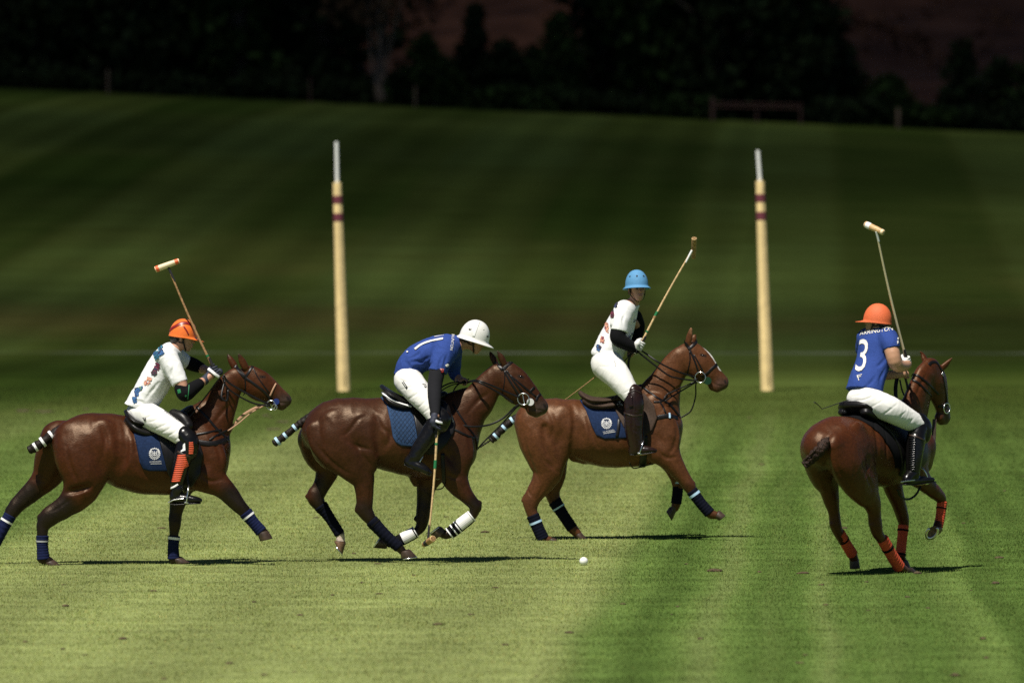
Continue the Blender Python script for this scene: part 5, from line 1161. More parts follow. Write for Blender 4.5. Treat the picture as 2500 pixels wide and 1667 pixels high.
def H4spec():
    C = []
    C.append(([(178,985,0,80,1.0),(230,978,0,114,1.05),(282,985,0,120,1.0),(347,1000,0,130,.97),(411,1010,0,138,.93),(476,1008,0,132,.88),(515,1000,0,112,.88),(550,990,0,76,1.1)], .05))
    C.append(([(340,955,0,80,.8),(390,935,0,62,.75),(440,915,0,56,.6),(500,868,0,52,.5)], .10))
    C.append(([(520,935,0,102,.62),(545,862,.02,86,.52),(570,780,.05,74,.5),(592,715,.07,63,.52),(615,678,.08,52,.58)], .06))
    C.append(([(625,674,.08,46,.62),(640,715,.08,62,.55),(652,760,.08,56,.5),(664,805,.08,44,.5),(672,845,.08,36,.6),(677,866,.08,30,.7)], .03))
    C.append(([(655,866,.08,20,.9),(664,882,.08,15,1)], .02))
    C.append(([(560,975,0,62,1.3),(562,1050,0,56,1.3)], .07))
    C.append(([(265,985,.13,88,.72),(285,1050,.165,94,.66),(325,1120,.175,78,.64),(372,1190,.165,52,.68),(389,1245,.16,33,.8),(397,1300,.155,30,.85),(405,1335,.155,24,.85),(430,1372,.15,19,.9),(465,1430,.15,18,.9),(492,1472,.15,20,.95),(515,1485,.15,17,1)], .045))
    C.append(([(320,935,.2,55,.45),(345,1000,.225,52,.45),(365,1080,.21,48,.5),(378,1150,.185,40,.6)], .02))
    C.append(([(236,985,.17,48,.6),(255,1060,.185,48,.6),(298,1128,.19,44,.6),(345,1185,.18,34,.6)], .05))
    C.append(([(160,1000,-.12,86,.72),(180,1070,-.155,82,.66),(203,1135,-.16,56,.68),(215,1195,-.155,38,.75),(228,1255,-.15,27,.8),(233,1300,-.15,26,.85),(245,1335,-.15,21,.85),(270,1375,-.15,18,.9),(298,1415,-.15,19,.95),(307,1440,-.15,18,1)], .045))
    for sg in (-1, 1):
        C.append(([(480+60*sg,915,.10*sg,50,.6),(500+60*sg,980,.15*sg,60,.5),(510+60*sg,1040,.16*sg,56,.55),(495+60*sg,1095,.15*sg,48,.6)], .03))
    C.append(([(545,1045,.15,62,.65),(575,1105,.155,48,.7),(622,1155,.155,33,.8),(658,1188,.15,25,.9),(667,1215,.15,19,.9),(660,1265,.15,17,.9),(650,1308,.15,19,.95),(641,1325,.15,17,1)], .04))
    C.append(([(447,1060,-.15,62,.65),(465,1140,-.155,48,.7),(490,1215,-.155,34,.8),(510,1280,-.15,26,.9),(510,1315,-.15,19,.9),(503,1370,-.15,17,.9),(498,1422,-.15,19,.95),(507,1450,-.15,17,1)], .04))
    C.append(([(608,660,.03,13,.6),(598,635,.02,15,.6),(588,612,.0,9,.6),(578,597,-.01,2,1)], .012))
    C.append(([(662,668,.12,13,.6),(681,653,.145,15,.6),(696,637,.17,9,.6),(708,623,.19,2,1)], .012))
    C += [([(360,905,.31,14,1),(395,985,.34,18,1),(385,1060,.33,20,1)], .05, '-'),([(400,900,.29,9,1),(432,970,.335,11,1),(442,1050,.33,12,1)], .04, '-')]
    C += [([(200,1010,.0,8,1),(215,1090,.02,16,1)], .04, '-')]
    C += [([(652,740,.2,10,1),(668,800,.19,10,1)], .03, '-')]
    blk = (.03, .014, .009)
    C += [([(385,1306,.155,13,.8)], .012),([(222,1300,-.15,13,.8)], .012),([(668,1180,.15,12,.8)], .012)]
    G = [([(392,1255),(396,1300),(404,1330)], .009, .01),([(232,1230),(232,1280)], .009, .01),([(382,880),(402,960),(408,1050)], .024, .02),([(222,1000),(248,1080),(298,1150),(350,1205)], .022, .02),([(330,1000),(358,1090),(385,1160)], .02, .02),([(425,905),(440,980),(440,1050)], .018, .018),([(555,800),(580,730),(605,690)], .016, .014),([(390,1220),(402,1290)], .01, .01)]
    return dict(chains=C, grooves=G, base=(380,1500), coat=(.060,.0162,.0046), hm=None,
      zones=lambda f: [([f.p(672,850,.08),f.p(677,870,.08)], .08,.05,(.03,.018,.014)),
        ([f.p(397,1300,.15),f.p(430,1372,.15),f.p(515,1485,.15)], .05,.05,(.07,.025,.014)),
        ([f.p(233,1300,-.15),f.p(307,1440,-.15)], .05,.05,(.06,.022,.012)),
        ([f.p(178,1010,0),f.p(190,1110,0)], .05,.05,(.03,.015,.012)),
        ([f.p(640,1325,.15),f.p(652,1300,.15)], .03,.03,blk)])
F4 = Fig(1900, 500, 1.668, 75.5, lat=math.radians(35), x0=256)
hs4 = H4spec(); horse4, S4 = make_horse(F4, hs4, 'bay pony turning away with orange leg wraps on all four legs')
def dress4():
    f, S, R, m = F4, S4, horse4, MAT
    build_hoof(f, R, .15, (540,1476), (563,1498), (506,1501), (500,1480), m['hoof'], .058)
    build_hoof(f, R, -.15, (322,1440), (326,1478), (300,1482), (298,1446), m['hoof'], .044)
    build_hoof(f, R, -.15, (521,1447), (534,1484), (492,1486), (490,1452), m['hoof'], .058)
    b = f.p(640,1325,.15); dy = np.array((0, 1, 0.))
    TO = f.p(620,1361,.15)*1.0; HE = f.p(632,1306,.15)*1.0; y = b[1]-.05; TO[1] = y+.015; HE[1] = y-.02
    CF = f.p(640,1348,.15); CB = f.p(650,1310,.15); CF[1] = y+.075; CB[1] = y+.035
    hoof3(R, [CF, TO, HE, CB], np.array((.97, -.2, .12)), m['hoof_pale'], .058, shoe=m['steel'])
    def wr(L, l, R_, tp=((.2, .28),), turns=11): wrap3(R, f.P([(x, y, l) for x, y in L]), np.array(R_)*f.m, m['orange_wrap'], f.axis, m['black_cloth'], turns=turns, tapes=tp, q=.95)
    wr([(424,1358),(460,1422),(494,1476)], .15, (25,24,25), ((.26,.32),))
    wr([(249,1335),(275,1378),(302,1422)], -.15, (23,22,23), ((.3,.36),))
    wr([(667,1207),(661,1262),(651,1312)], .15, (22,20,20), ((.22,.27),))
    wr([(510,1303),(504,1365),(497,1428)], -.15, (23,21,22), ((.14,.2),(.92,.99)))
    make_tail(f, R, [(204,955,.12,12),(188,972,.14,21),(170,996,.12,24),(146,1022,.07,21),(122,1046,.015,18),(104,1062,-.015,19)], [], m['tail_brown'], m['black_cloth'], rough=.018, string=[(190,975,.15),(172,1008,.135),(146,1036,.085),(120,1048,.03),(108,1040,.0),(130,1018,.065),(160,988,.13)])
    g = []
    for pts, w in (([(612,652),(625,641),(645,644),(664,674)],12),([(664,674),(674,720),(684,780),(684,815)],10),([(650,820),(670,818),(690,812)],12)):
        L = cr(np.array(pts, dtype=float), 6); p, n = f.drape(S, L, .004); g.append(ribbon_geo(sm(p), n, w*f.m, .005))
    b = mk_geo('bridle', g, m['leather_black'], R)
    p, n = f.drape(S, [(682,828)], .012); v, fc = ring_geo(p[0], n[0], .045, .006); mk('bit_ring', v, fc, m['steel'], b)
    p, n = f.drape(S, [(668,690)], .006); v, fc = ring_geo(p[0], n[0], .014, .004); mk('buckle', v, fc, m['steel'], b)
    g = []
    for pts in ([(531,689),(555,692),(579,703),(617,736),(652,772)], [(548,714),(565,722),(585,740),(622,780)]):
        L = cr(np.array(pts, dtype=float), 6); p, n = f.drape(S, L, .006); p = sm(p, 2); g.append(ribbon_geo(p, n, 9*f.m, .005))
    mk_geo('rein', g, m['leather_black'], b)
    mk_geo('rein', [strap_free(f, [(484,705,.02),(478,745,.04),(481,790,.06),(500,800,.06)], 16), strap_free(f, [(495,712,.02),(503,750,.04),(512,775,.06)], 7), strap_free(f, [(516,700,.02),(524,730,.03),(528,752,.04)], 10)], m['leather_black'], b)
    mk_geo('hanging_strap', [strap_free(f, [(637,872,.1),(634,915,.1),(633,950,.1),(624,1002,.1)], 17)], m['brown_strap'], b)
    Rp = shell(f, S, [(352,840,.28),(385,862,.28),(425,925,.28),(462,1010,.28),(485,1070,.28),(540,1075,.28),(585,1000,.28),(585,840,.28),(480,800,.28)], .014, h=.007, rnd=.004)
    v, q = Rp.mesh(1); mk('saddle_cloth', v, q, m['black_cloth'], R)
    Rf = shell(f, S, [(430,850,.28),(470,930,.28),(492,1020,.28),(512,1100,.28),(560,1115,.28),(615,1040,.28),(622,940,.28),(580,860,.28),(500,820,.28)], .030, h=.007, rnd=.004)
    v, q = Rf.mesh(1)
    A, B = f.p(250,900,.0), f.p(560,780,0); Sd = SDF(np.minimum(A, B)-np.array((.3,.45,.08)), np.maximum(A, B)+np.array((.3,.45,.1)), .008)
    f.chain(Sd, [(306,815,0,17,4.2),(322,832,0,21,4.4),(352,852,0,24,3.4),(405,858,0,24,2.5),(460,842,0,26,2.0),(500,820,0,24,1.6)], .03)
    for sg in (-1, 1): f.chain(Sd, [(308+45*sg,845,.12*sg,15,1.5),(350+55*sg,868,.15*sg,17,1.4),(410+60*sg,880,.17*sg,13,1.4)], .015)
    vs, qs = Sd.mesh(1); sad = mk('saddle', vs, qs, m['leather_black'], R); mk('saddle_flap', v, q, m['leather_black'], sad)
    for l in (.38,):
        lt = mk_geo('stirrup_leather', [strap_free(f, [(545,960,l),(568,1040,l),(578,1075,l)], 9, nrm=f.axis), strap_free(f, [(552,960,l),(574,1040,l),(582,1075,l)], 7, nrm=f.axis)], m['leather_black'], sad)
        stirrup_iron(f, lt, (577,1070), (586,1134), l, m['steel'])
    mk_geo('girth_strap', [strap_free(f, [(485,1158,.2),(500,1188,.2),(530,1198,.2),(560,1180,.22),(580,1145,.24)], 9)], m['leather_black'], sad)
dress4()
# ------------------------------------------------------------------ riders
def wrinkle(v, q, amp, seed=0, kmin=25, kmax=70, stretch=(1, 1, 1)):
    """cloth folds pushed along the surface normals"""
    n = vnormals(v, q); rng = np.random.default_rng(seed); w = np.zeros(len(v))
    warp = .02*np.stack([np.sin(v@rng.normal(size=3)*14+rng.uniform(0, 6)) for _ in range(3)], 1); p = (v+warp)*np.array(stretch)
    for _ in range(10):
        d = rng.normal(size=3); d /= np.linalg.norm(d); k = rng.uniform(kmin, kmax)
        w += (1-np.abs(np.sin(p@d*k*.5+rng.uniform(0, 6))))**2
    w = w/10-.35
    return v+n*(w*amp)[:, None]
def field(fig, chains, h=.006, pad=.03, ext=()):
    """chains: list of (rows, k[, op])"""
    rows = [r for c in chains if len(c) < 3 or c[2] == '+' for r in c[0]]+[r for L in ext for r in L]
    P = fig.P(rows); R = np.array([r[3]*fig.m*max(1, r[4] if len(r) > 4 else 1) for r in rows])
    S = SDF((P-R[:, None]).min(0)-pad, (P+R[:, None]).max(0)+pad, h)
    for c in chains: fig.chain(S, c[0], c[1], c[2] if len(c) > 2 else '+')
    return S
def add_head(S, o, f, u, sc=1.0):
    """skull, jaw, nose, lips, brow and ears in the head frame f (forward), u (up)"""
    f = np.asarray(f, float); f /= np.linalg.norm(f); u = np.asarray(u, float); u -= f*(u@f); u /= np.linalg.norm(u); a = np.cross(f, u)
    def p(x, y, z): return np.asarray(o)+sc*(f*x+a*y+u*z)
    def ch(L, k, op='+'):
        S.chain([p(*r[:3]) for r in L], [r[3]*sc for r in L], [r[4] if len(r) > 4 else 1 for r in L], a, k, 4, op)
    ch([(-.035,0,.02,.086,.86),(.025,0,.025,.084,.84)], .02)
    ch([(.045,0,-.01,.052,1.12),(.058,0,-.06,.040,1.15),(.066,0,-.098,.026,1.1)], .03)
    ch([(.0,0,-.05,.055,1.0),(.05,0,-.095,.025,1.3)], .03)
    ch([(.094,0,.012,.008),(.106,0,-.018,.010),(.113,0,-.036,.012,1.2)], .012)
    ch([(.092,-.018,-.066,.008),(.099,0,-.066,.010),(.092,.018,-.066,.008)], .006); ch([(.090,-.016,-.08,.008),(.096,0,-.082,.010),(.090,.016,-.08,.008)], .006)
    ch([(.104,-.02,-.074,.0035),(.106,.02,-.074,.0035)], .003, '-')
    for sg in (-1, 1):
        ch([(.086,.014*sg,.024,.010),(.078,.045*sg,.022,.010)], .014)
        ch([(.104,.033*sg,.0,.014)], .012, '-')
        ch([(-.012,.078*sg,.0,.017,.5),(-.008,.076*sg,-.045,.012,.5)], .008)
    return p
def make_helmet(o, f, u, mat, parent, sc=1.0, brim=.03, peak=.05, name='helmet', drop=.0, mats=None, flare=.010, narrow=2.2):
    f = np.asarray(f, float); f /= np.linalg.norm(f); u = np.asarray(u, float); u -= f*(u@f); u /= np.linalg.norm(u); a = np.cross(f, u)
    n = 40; ph = np.linspace(0, 2*math.pi, n, endpoint=False); rings = []; fr, ar, ur = .128*sc, .110*sc, .150*sc
    def ring(s, z, ext=None, dz=None):
        e = 0 if ext is None else ext; d = 0 if dz is None else dz
        R1 = fr*s+e; R2 = ar*s+e*.9
        return np.asarray(o)+(R1*np.cos(ph))[:, None]*f+(R2*np.sin(ph))[:, None]*a+(z*np.ones(n)+d)[:, None]*u
    fw = np.clip(np.cos(ph), 0, 1)**narrow
    E = (brim+peak*fw)*sc; D = -(flare+drop*fw)*sc
    for t in np.linspace(.04, math.pi/2, 12): rings.append(ring(math.sin(t)**.92, ur*math.cos(t)))
    rings.append(ring(1.0, -.012*sc))
    rings.append(ring(1.01, -.018*sc, E*.35, D*.4)); rings.append(ring(1.01, -.02*sc, E*.75, D*.8)); rings.append(ring(1.01, -.022*sc, E, D))
    rings.append(ring(1.01, -.028*sc, E, D)); rings.append(ring(1.0, -.028*sc, E*.3, D*.4)); rings.append(ring(.95, -.02*sc))
    for t in np.linspace(math.pi/2, .04, 8): rings.append(ring(.94*math.sin(t)**.92, .94*ur*math.cos(t)))
    V = np.vstack(rings); m = len(rings); F = []
    for i in range(m-1):
        for j in range(n): F.append((i*n+j, (i+1)*n+j, (i+1)*n+(j+1) % n, i*n+(j+1) % n))
    F.append(tuple(range(n))); F.append(tuple((m-1)*n+j for j in range(n-1, -1, -1)))
    return mk(name, V, F, mat, parent)
def helmet_pt(o, f, u, sc, ang, elev, off=.002):
    f = np.asarray(f, float); f /= np.linalg.norm(f); u = np.asarray(u, float); u -= f*(u@f); u /= np.linalg.norm(u); a = np.cross(f, u)
    s = math.cos(elev)**.92; p = np.asarray(o)+f*(.128*sc+off)*s*math.cos(ang)+a*(.108*sc+off)*s*math.sin(ang)+u*(.150*sc+off)*math.sin(elev)
    n = f*s*math.cos(ang)/.128+a*s*math.sin(ang)/.108+u*math.sin(elev)/.150; return p, n/np.linalg.norm(n)
def helmet_band(o, f, u, sc, path, width, mat, parent, name):
    P = []; Nn = []
    path = cr(np.array(path, float), 8)
    for a_, e_ in path: p, n = helmet_pt(o, f, u, sc, a_, e_); P.append(p); Nn.append(n)
    v, fc = ribbon_geo(P, Nn, width, .0025); return mk(name, v, fc, mat, parent)
def helmet_dot(o, f, u, sc, ang, el, r, mat, parent, name='vent'):
    p, n = helmet_pt(o, f, u, sc, ang, el, .0); v, fc = tube_geo(np.array([p-n*.01, p+n*.003]), r, 10); return mk(name, v, fc, mat, parent)
def chin_strap(S, p, mat, parent):
    """leather chin strap following the jaw in the head frame function p"""
    g = []
    for sg in (-1, 1):
        L = cr(np.array([p(.01,.082*sg,.0), p(.02,.078*sg,-.05), p(.04,.05*sg,-.105), p(.045,0,-.13)]), 6); g.append(ribbon_geo(L, np.array([q-p(0,0,-.03) for q in L]), .014, .004))
        L = cr(np.array([p(-.055,.07*sg,-.01), p(-.03,.077*sg,-.05), p(.02,.077*sg,-.055)]), 6); g.append(ribbon_geo(L, np.array([q-p(0,0,-.03) for q in L]), .012, .004))
    return mk_geo('chin_strap', g, mat, parent)
def fist_chains(C, A, K, r_rod=.017, sc=1.0, flip=1):
    """curled hand round a rod through C along A (thumb end +A); K points to the wrist side. returns [(pts, radii, k)]"""
    C = np.asarray(C, float); A = np.asarray(A, float); A /= np.linalg.norm(A); K = np.asarray(K, float); K -= A*(K@A); K /= np.linalg.norm(K); N = np.cross(A, K)*flip
    out = []; R = r_rod+.011*sc
    for i, (off, ln, rr) in enumerate(((.030, .95, .0095), (.010, 1.05, .0098), (-.011, 1.0, .0095), (-.030, .85, .0085))):
        th = np.linspace(-.5, 3.9*ln, 7); P = [C+A*off*sc+(K*math.cos(t)+N*math.sin(t))*(R+(.012 if j == 0 else 0)) for j, t in enumerate(th)]
        out.append((P, [rr*sc*(1.05-.04*j) for j in range(7)], .003))
    out.append(([C+K*(R+.012)+A*.026*sc-N*.006, C+K*(R+.012)-A*.028*sc-N*.006], [.020*sc, .018*sc], .012))
    out.append(([C+K*(R+.018)+A*.03*sc-N*.012, C+A*.05*sc-N*(R+.004), C+A*.052*sc-N*(R*.9)-K*.022], [.0125*sc, .0115*sc, .009*sc], .006))
    return out, K, R
def glove_mesh(name, C, A, K, wrist, mat, parent, r_rod=.017, sc=1.0, flip=1, wr=.034):
    ch, K2, R = fist_chains(C, A, K, r_rod, sc, flip); C = np.asarray(C, float); wrist = np.asarray(wrist, float)
    S = SDF(np.minimum(C, wrist)-.12, np.maximum(C, wrist)+.12, .0035)
    for P, r, k in ch: S.chain(P, r, 1.0, (0, 1, 0), k, 3)
    S.chain([C+K2*(R+.02), wrist], [.026*sc, wr], 1.0, (0, 1, 0), .02)
    v, q = S.mesh(1); return mk(name, v, q, mat, parent)
def garment(name, fig, chains, mat, parent, h=.006, cuts=(), amp=.0, seed=1, stretch=(1, 1, 1), kr=(25, 70), col=None, creases=()):
    S = field(fig, chains, h)
    for p, n in cuts: S.plane(p, n)
    if creases: folds(fig, S, creases, .0065, .009)
    v, q = S.mesh(1)
    if amp: v = wrinkle(v, q, amp, seed, *kr, stretch=stretch)
    return mk(name, v, q, mat, parent), S
def rod(name, P, R, mat, parent=None, n=8, **k): return tube(name, P, R, mat, parent, n=n, **k)
def make_mallet(pts, head, label, mats, bands=(), head_r=.026, tip=.012, caps=None, sleeve_len=.12, grip_len=.16, hint=None):
    """pts: butt of the grip, neck at the head; head: the two ends of the mallet head"""
    B, Nk = [np.asarray(p, float) for p in pts]; H0, H1 = [np.asarray(p, float) for p in head]
    root = empty('polo_mallet', B); tagp(root, label, 'mallet', 'polo mallets held by the riders')
    d = Nk-B; L = np.linalg.norm(d); d /= L
    bend = np.cross(d, (0, 1, 0))*.012
    t = np.linspace(0, 1, 16); P = B+d*L*t[:, None]+bend*np.sin(t*math.pi)[:, None]
    tube('shaft', P, np.linspace(.0125, .0085, 16), mats['cane'], root, n=8)
    tube('grip', [B-d*.01, B+d*.01, B+d*grip_len*.5, B+d*grip_len], [.02, .0165, .0155, .0135], mats['grip'], root, n=10)
    tube('neck_binding', [B+d*(L-sleeve_len), B+d*(L-.005)], [.0105, .0115], mats['sleeve'], root, n=8)
    for s, w_, m_ in bands:
        q = B+d*L*s+bend*math.sin(s*math.pi); tube('grip_band', [q-d*w_/2, q+d*w_/2], .0145, m_, root, n=8)
    hd = H1-H0; hl = np.linalg.norm(hd); hd /= hl
    s = np.array([0, .015, .05, .3, .5, .7, .95, .985, 1.0]); r = np.array([.82, .97, 1.0, 1.0, .97, .92, .82, .78, .6])*head_r
    X = np.column_stack([H0+hd*hl*s[:, None], r])
    o = tube('mallet_head', X[:, :3], X[:, 3], mats['wood'], root, n=16)
    if caps:
        for a, b, m_ in caps:
            T_ = np.linspace(a, b, 4); v, f = tube_geo(H0+hd*hl*T_[:, None], np.interp(T_, s, r)+.0012, 16); mk('end_band', v, f, m_, o)
    return root
SKIN = (.45, .235, .155)
def up_leg(fig, rows, side): return rows
def mx(fig, rows):
    """mirror rows to the other side of the horse"""
    if fig.lat is None: return [(x, y, -l, *r) for x, y, l, *r in rows]
    c = math.cos(fig.lat)/fig.m
    return [(x-2*c*l, y, -l, *r) for x, y, l, *r in rows]
def slim(L, s=.84): return [(x, y, l, r*s, *q) for x, y, l, r, *q in L]     # the body inside its clothes
def rider_base(fig, at, label):
    b = fig.p(*at, 0); root = empty('person', b); tagp(root, label, 'person', 'polo riders'); return root
def rider_body(fig, root, chains, head, fists=(), skin=SKIN, zones=None, h=.007):
    rows = [r for c in chains for r in c[0]]; P = fig.P(rows); R = np.array([r[3]*fig.m*max(1, r[4] if len(r) > 4 else 1) for r in rows])
    lo = (P-R[:, None]).min(0)-.05; hi = (P+R[:, None]).max(0)+.05
    o, f, u, sc = head; lo = np.minimum(lo, o-.2); hi = np.maximum(hi, o+.2)
    for C, A, K, w_ in fists: lo = np.minimum(lo, np.asarray(C)-.09); hi = np.maximum(hi, np.asarray(C)+.09)
    S = SDF(lo, hi, h)
    for c in chains: fig.chain(S, c[0], c[1], '+', sub=4)
    p = add_head(S, o, f, u, sc)
    for C, A, K, w_ in fists:
        ch, K2, Rr = fist_chains(C, A, K)
        for Q, r, k in ch: S.chain(Q, r, 1.0, (0, 1, 0), k, 3)
        S.chain([np.asarray(C)+K2*(Rr+.02), w_], [.026, .026], 1.0, (0, 1, 0), .02)
    v, q = S.mesh(1)
    z = [([p(.1,-.012,-.073), p(.1,.012,-.073)], .007, .006, (.32,.11,.09)), ([p(.11,0,-.035)], .02, .02, (.40,.17,.11)),
         ([p(.095,.033,.0)], .012, .008, (.10,.05,.035)), ([p(.095,-.033,.0)], .012, .008, (.10,.05,.035)),
         ([p(.095,.012,.026), p(.085,.05,.024)], .006, .005, (.05,.025,.015)), ([p(.095,-.012,.026), p(.085,-.05,.024)], .006, .005, (.05,.025,.015))]
    mk('body', v, q, MAT['skin'], root, col=paint(v, skin, z))
    for sg in (-1, 1):
        bm = bmesh.new(); bmesh.ops.create_uvsphere(bm, u_segments=10, v_segments=8, radius=.0105*sc)
        V = np.array([w_.co[:] for w_ in bm.verts])+p(.083,.033*sg,.0); F = [tuple(w_.index for w_ in f_.verts) for f_ in bm.faces]; bm.free()
        mk('eye', V, F, MAT['eye'], root)
    # hair under the helmet
    H = SDF(o-.2, o+.2, .006)
    f_ = np.asarray(f, float)/np.linalg.norm(f); a = np.cross(f_, np.asarray(u, float))
    H.chain([p(-.045,0,.0), p(-.03,0,.05)], [.078*sc, .085*sc], .9, a, .02); H.chain([p(-.062,0,-.03), p(-.055,0,-.075)], [.04*sc, .025*sc], 1.4, a, .03)
    for sg in (-1, 1): H.chain([p(.02,.07*sg,.01), p(.012,.074*sg,-.03)], [.012*sc, .008*sc], 1, a, .01)
    H.plane(p(.06,0,0), f_)
    v, q = H.mesh(1); mk('hair', v, q, MAT['hair'], root)
    return S, p
def D3(p1, p0):
    d = np.asarray(p1, float)-np.asarray(p0, float); return d/np.linalg.norm(d)

def folds(fig, S, lines, r=.016, k=.012):
    """creases pressed into a garment before it is meshed: lines in crop px on the viewing side"""
    for pts in lines:
        L = cr(np.array(pts, float), 5); p, g = fig.drape(S, L, r*.45); n = len(p); w_ = np.sin(np.linspace(.2, math.pi-.2, n))
        S.chain(sm(p)+g*(r*.6*(1-w_))[:, None], r*(.45+.55*w_), 1.0, (0, 1, 0), k, 2, '-')
def splash(fig, S, spots, n, mats, parent, rng, size=(5, 11), off=.005):
    """loose colour splashes printed on cloth round the given places"""
    G = {}
    for x, y, rx, ry, pal in spots:
        for _ in range(n):
            a = rng.uniform(0, 2*math.pi); q = math.sqrt(rng.random()); cx, cy = x+rx*q*math.cos(a), y+ry*q*math.sin(a); k = rng.integers(6, 9); s = rng.uniform(*size); th = rng.uniform(0, math.pi)
            aa = np.linspace(0, 2*math.pi, k, endpoint=False); rr = s*rng.uniform(.55, 1.1, k); u = rr*np.cos(aa); v = rr*np.sin(aa)*rng.uniform(.3, .8)
            P = np.stack([cx+u*math.cos(th)-v*math.sin(th), cy+u*math.sin(th)+v*math.cos(th)], 1); p, g = fig.drape(S, P, off+.0015*rng.random()); f = tuple(range(k))
            if np.dot(np.cross(p[1]-p[0], p[2]-p[0]), g[0]) < 0: f = f[::-1]
            G.setdefault(pal[rng.integers(len(pal))], []).append((p, [f]))
    for c, L in G.items(): o = mk_geo('print', L, mats[c], parent); o['kind'] = 'stuff'
# ---- rider 1: white printed jersey, orange helmet
def rider1():
    f, m = F1, MAT
    root = rider_base(f, (700, 860), 'rider in orange peaked helmet with red stripe, white printed jersey, orange shin guards')
    tor = [(690,800,0,62,1.4),(700,735,0,62,1.4),(745,650,0,68,1.36),(788,565,0,66,1.35),(815,512,0,46,1.6)]
    armN = [(802,545,-.15,30),(855,625,-.24,30),(885,705,-.27,27),(930,672,-.24,24),(985,640,-.17,18),(1008,622,-.15,17)]
    armF = [(850,540,.14,30),(915,565,.22,29),(955,584,.2,24),(1005,600,.08,18)]
    th = [(705,810,-.12,60,.9),(780,850,-.24,52),(850,895,-.32,43),(890,925,-.35,37)]
    lo = [(890,925,-.355,36),(875,1010,-.37,32),(855,1100,-.38,27),(848,1175,-.385,22),(850,1208,-.385,18),(900,1216,-.39,17),(945,1218,-.40,12)]
    tilt = math.radians(-8); fw = np.array((math.cos(tilt), 0, math.sin(tilt))); up = np.array((-math.sin(tilt), 0, math.cos(tilt)))
    ho = f.p(874, 434, 0); head = (ho, fw, up, 1.0)
    C = f.p(1030,600,-.1); A = D3(f.p(800,95,-.12), f.p(1022,590,-.1)); K = D3(f.p(985,640,-.14), C)
    C2 = f.p(1050,606,.03)
    S, p = rider_body(f, root, [(slim(tor, .92), .04), ([(828,505,0,30),(862,468,0,27)], .03), (armN, .02), (armF, .02), (slim(th), .05), (slim(mx(f, th)), .05), (lo, .01), (mx(f, lo), .01)], head)
    ho = ho+up*.016
    hel = make_helmet(ho, fw, up, m['h_orange'], root, .98, brim=.002, peak=.075, drop=.014, flare=.001, narrow=3.5)
    helmet_band(ho, fw, up, .98, [(math.pi*.93,.15),(math.pi*.75,.45),(math.pi*.6,.75),(math.pi*.42,.85),(math.pi*.2,.75)], .03, m['dark_red'], hel, 'stripe')
    helmet_band(ho, fw, up, .98, [(-math.pi*.93,.15),(-math.pi*.75,.45),(-math.pi*.6,.75),(-math.pi*.42,.85),(-math.pi*.2,.75)], .03, m['dark_red'], hel, 'stripe')
    for sg in (-1, 1): helmet_band(ho, fw, up, .98, [(sg*math.pi*.5,.55),(sg*math.pi*.42,.3),(sg*math.pi*.36,.06)], .014, m['dark_red'], hel, 'stripe')
    chin_strap(S, p, m['leather_black'], root)
    # jersey
    sl = [(798,528,-.15,54),(832,592,-.205,46),(866,668,-.245,40)]; slF = [(835,528,.14,50),(880,552,.19,38),(905,562,.215,34)]
    jt = [(672,800,0,72,1.42),(690,745,0,72,1.42),(742,650,0,77,1.38),(788,565,0,73,1.36),(814,515,0,54,1.55)]
    cuts = []
    SJ = field(f, [(jt, .03), ([(622,768,0,30,2.4),(660,745,0,55,1.6)], .04), ([(826,508,0,38,1.1),(838,497,0,36,1)], .02)], .006, ext=(sl, slF))
    SJ.plane(f.p(600,757,0), D3(f.p(615,800,0), f.p(650,690,0))*np.array((1, 0, 1))); SJ.plane(f.p(845,487,0), D3(f.p(862,468,0), f.p(828,505,0)))
    G1 = SJ.like(); f.chain(G1, sl, .01); G1.plane(f.p(858,659,-.24), D3(f.p(885,715,-.25), f.p(845,625,-.22)))
    G2 = SJ.like(); f.chain(G2, slF, .01); G2.plane(f.p(893,558,.2), D3(f.p(915,565,.22), f.p(870,548,.18)))
    for G in (G1, G2):
        hh = np.maximum(.03-np.abs(SJ.f-G.f), 0); SJ.f = np.minimum(SJ.f, G.f)-hh*hh/.12
    folds(f, SJ, [[(798,650),(775,700),(735,760)],[(805,675),(790,720),(765,770)],[(770,640),(730,690),(690,745)],[(720,600),(690,660),(655,720)],[(840,560),(820,610),(828,650)],[(700,765),(670,745),(630,750)]]); v, q = SJ.mesh(1); v = wrinkle(v, q, .010, 3, 40, 100); jer = mk('jersey', v, q, m['white_cloth'], root)
    splash(f, SJ, [(768,486,5,11,('ink_navy','ink_teal')),(750,525,9,18,('ink_teal','ink_blue','ink_teal')),(771,512,8,8,('ink_navy','ink_blue'))], 20, m, jer, np.random.default_rng(4), (7, 15))
    splash(f, SJ, [(752,580,9,20,('ink_red','ink_navy','ink_red','ink_dark')),(738,606,8,8,('ink_dark','ink_red'))], 26, m, jer, np.random.default_rng(5), (7, 16))
    splash(f, SJ, [(704,655,15,9,('ink_peach','ink_peach','ink_red')),(716,638,8,6,('ink_peach',))], 16, m, jer, np.random.default_rng(8), (5, 12))
    splash(f, SJ, [(657,702,10,18,('ink_blue','ink_navy','ink_blue')),(645,735,5,12,('ink_blue',)),(674,683,6,6,('ink_green','ink_blue'))], 20, m, jer, np.random.default_rng(9), (6, 14))
    mk_geo('cuff_seam', strap_drape(f, SJ, [(826,655),(858,649),(890,640)], 1.6, .004, .001, far=False), m['grey_tape'], jer)
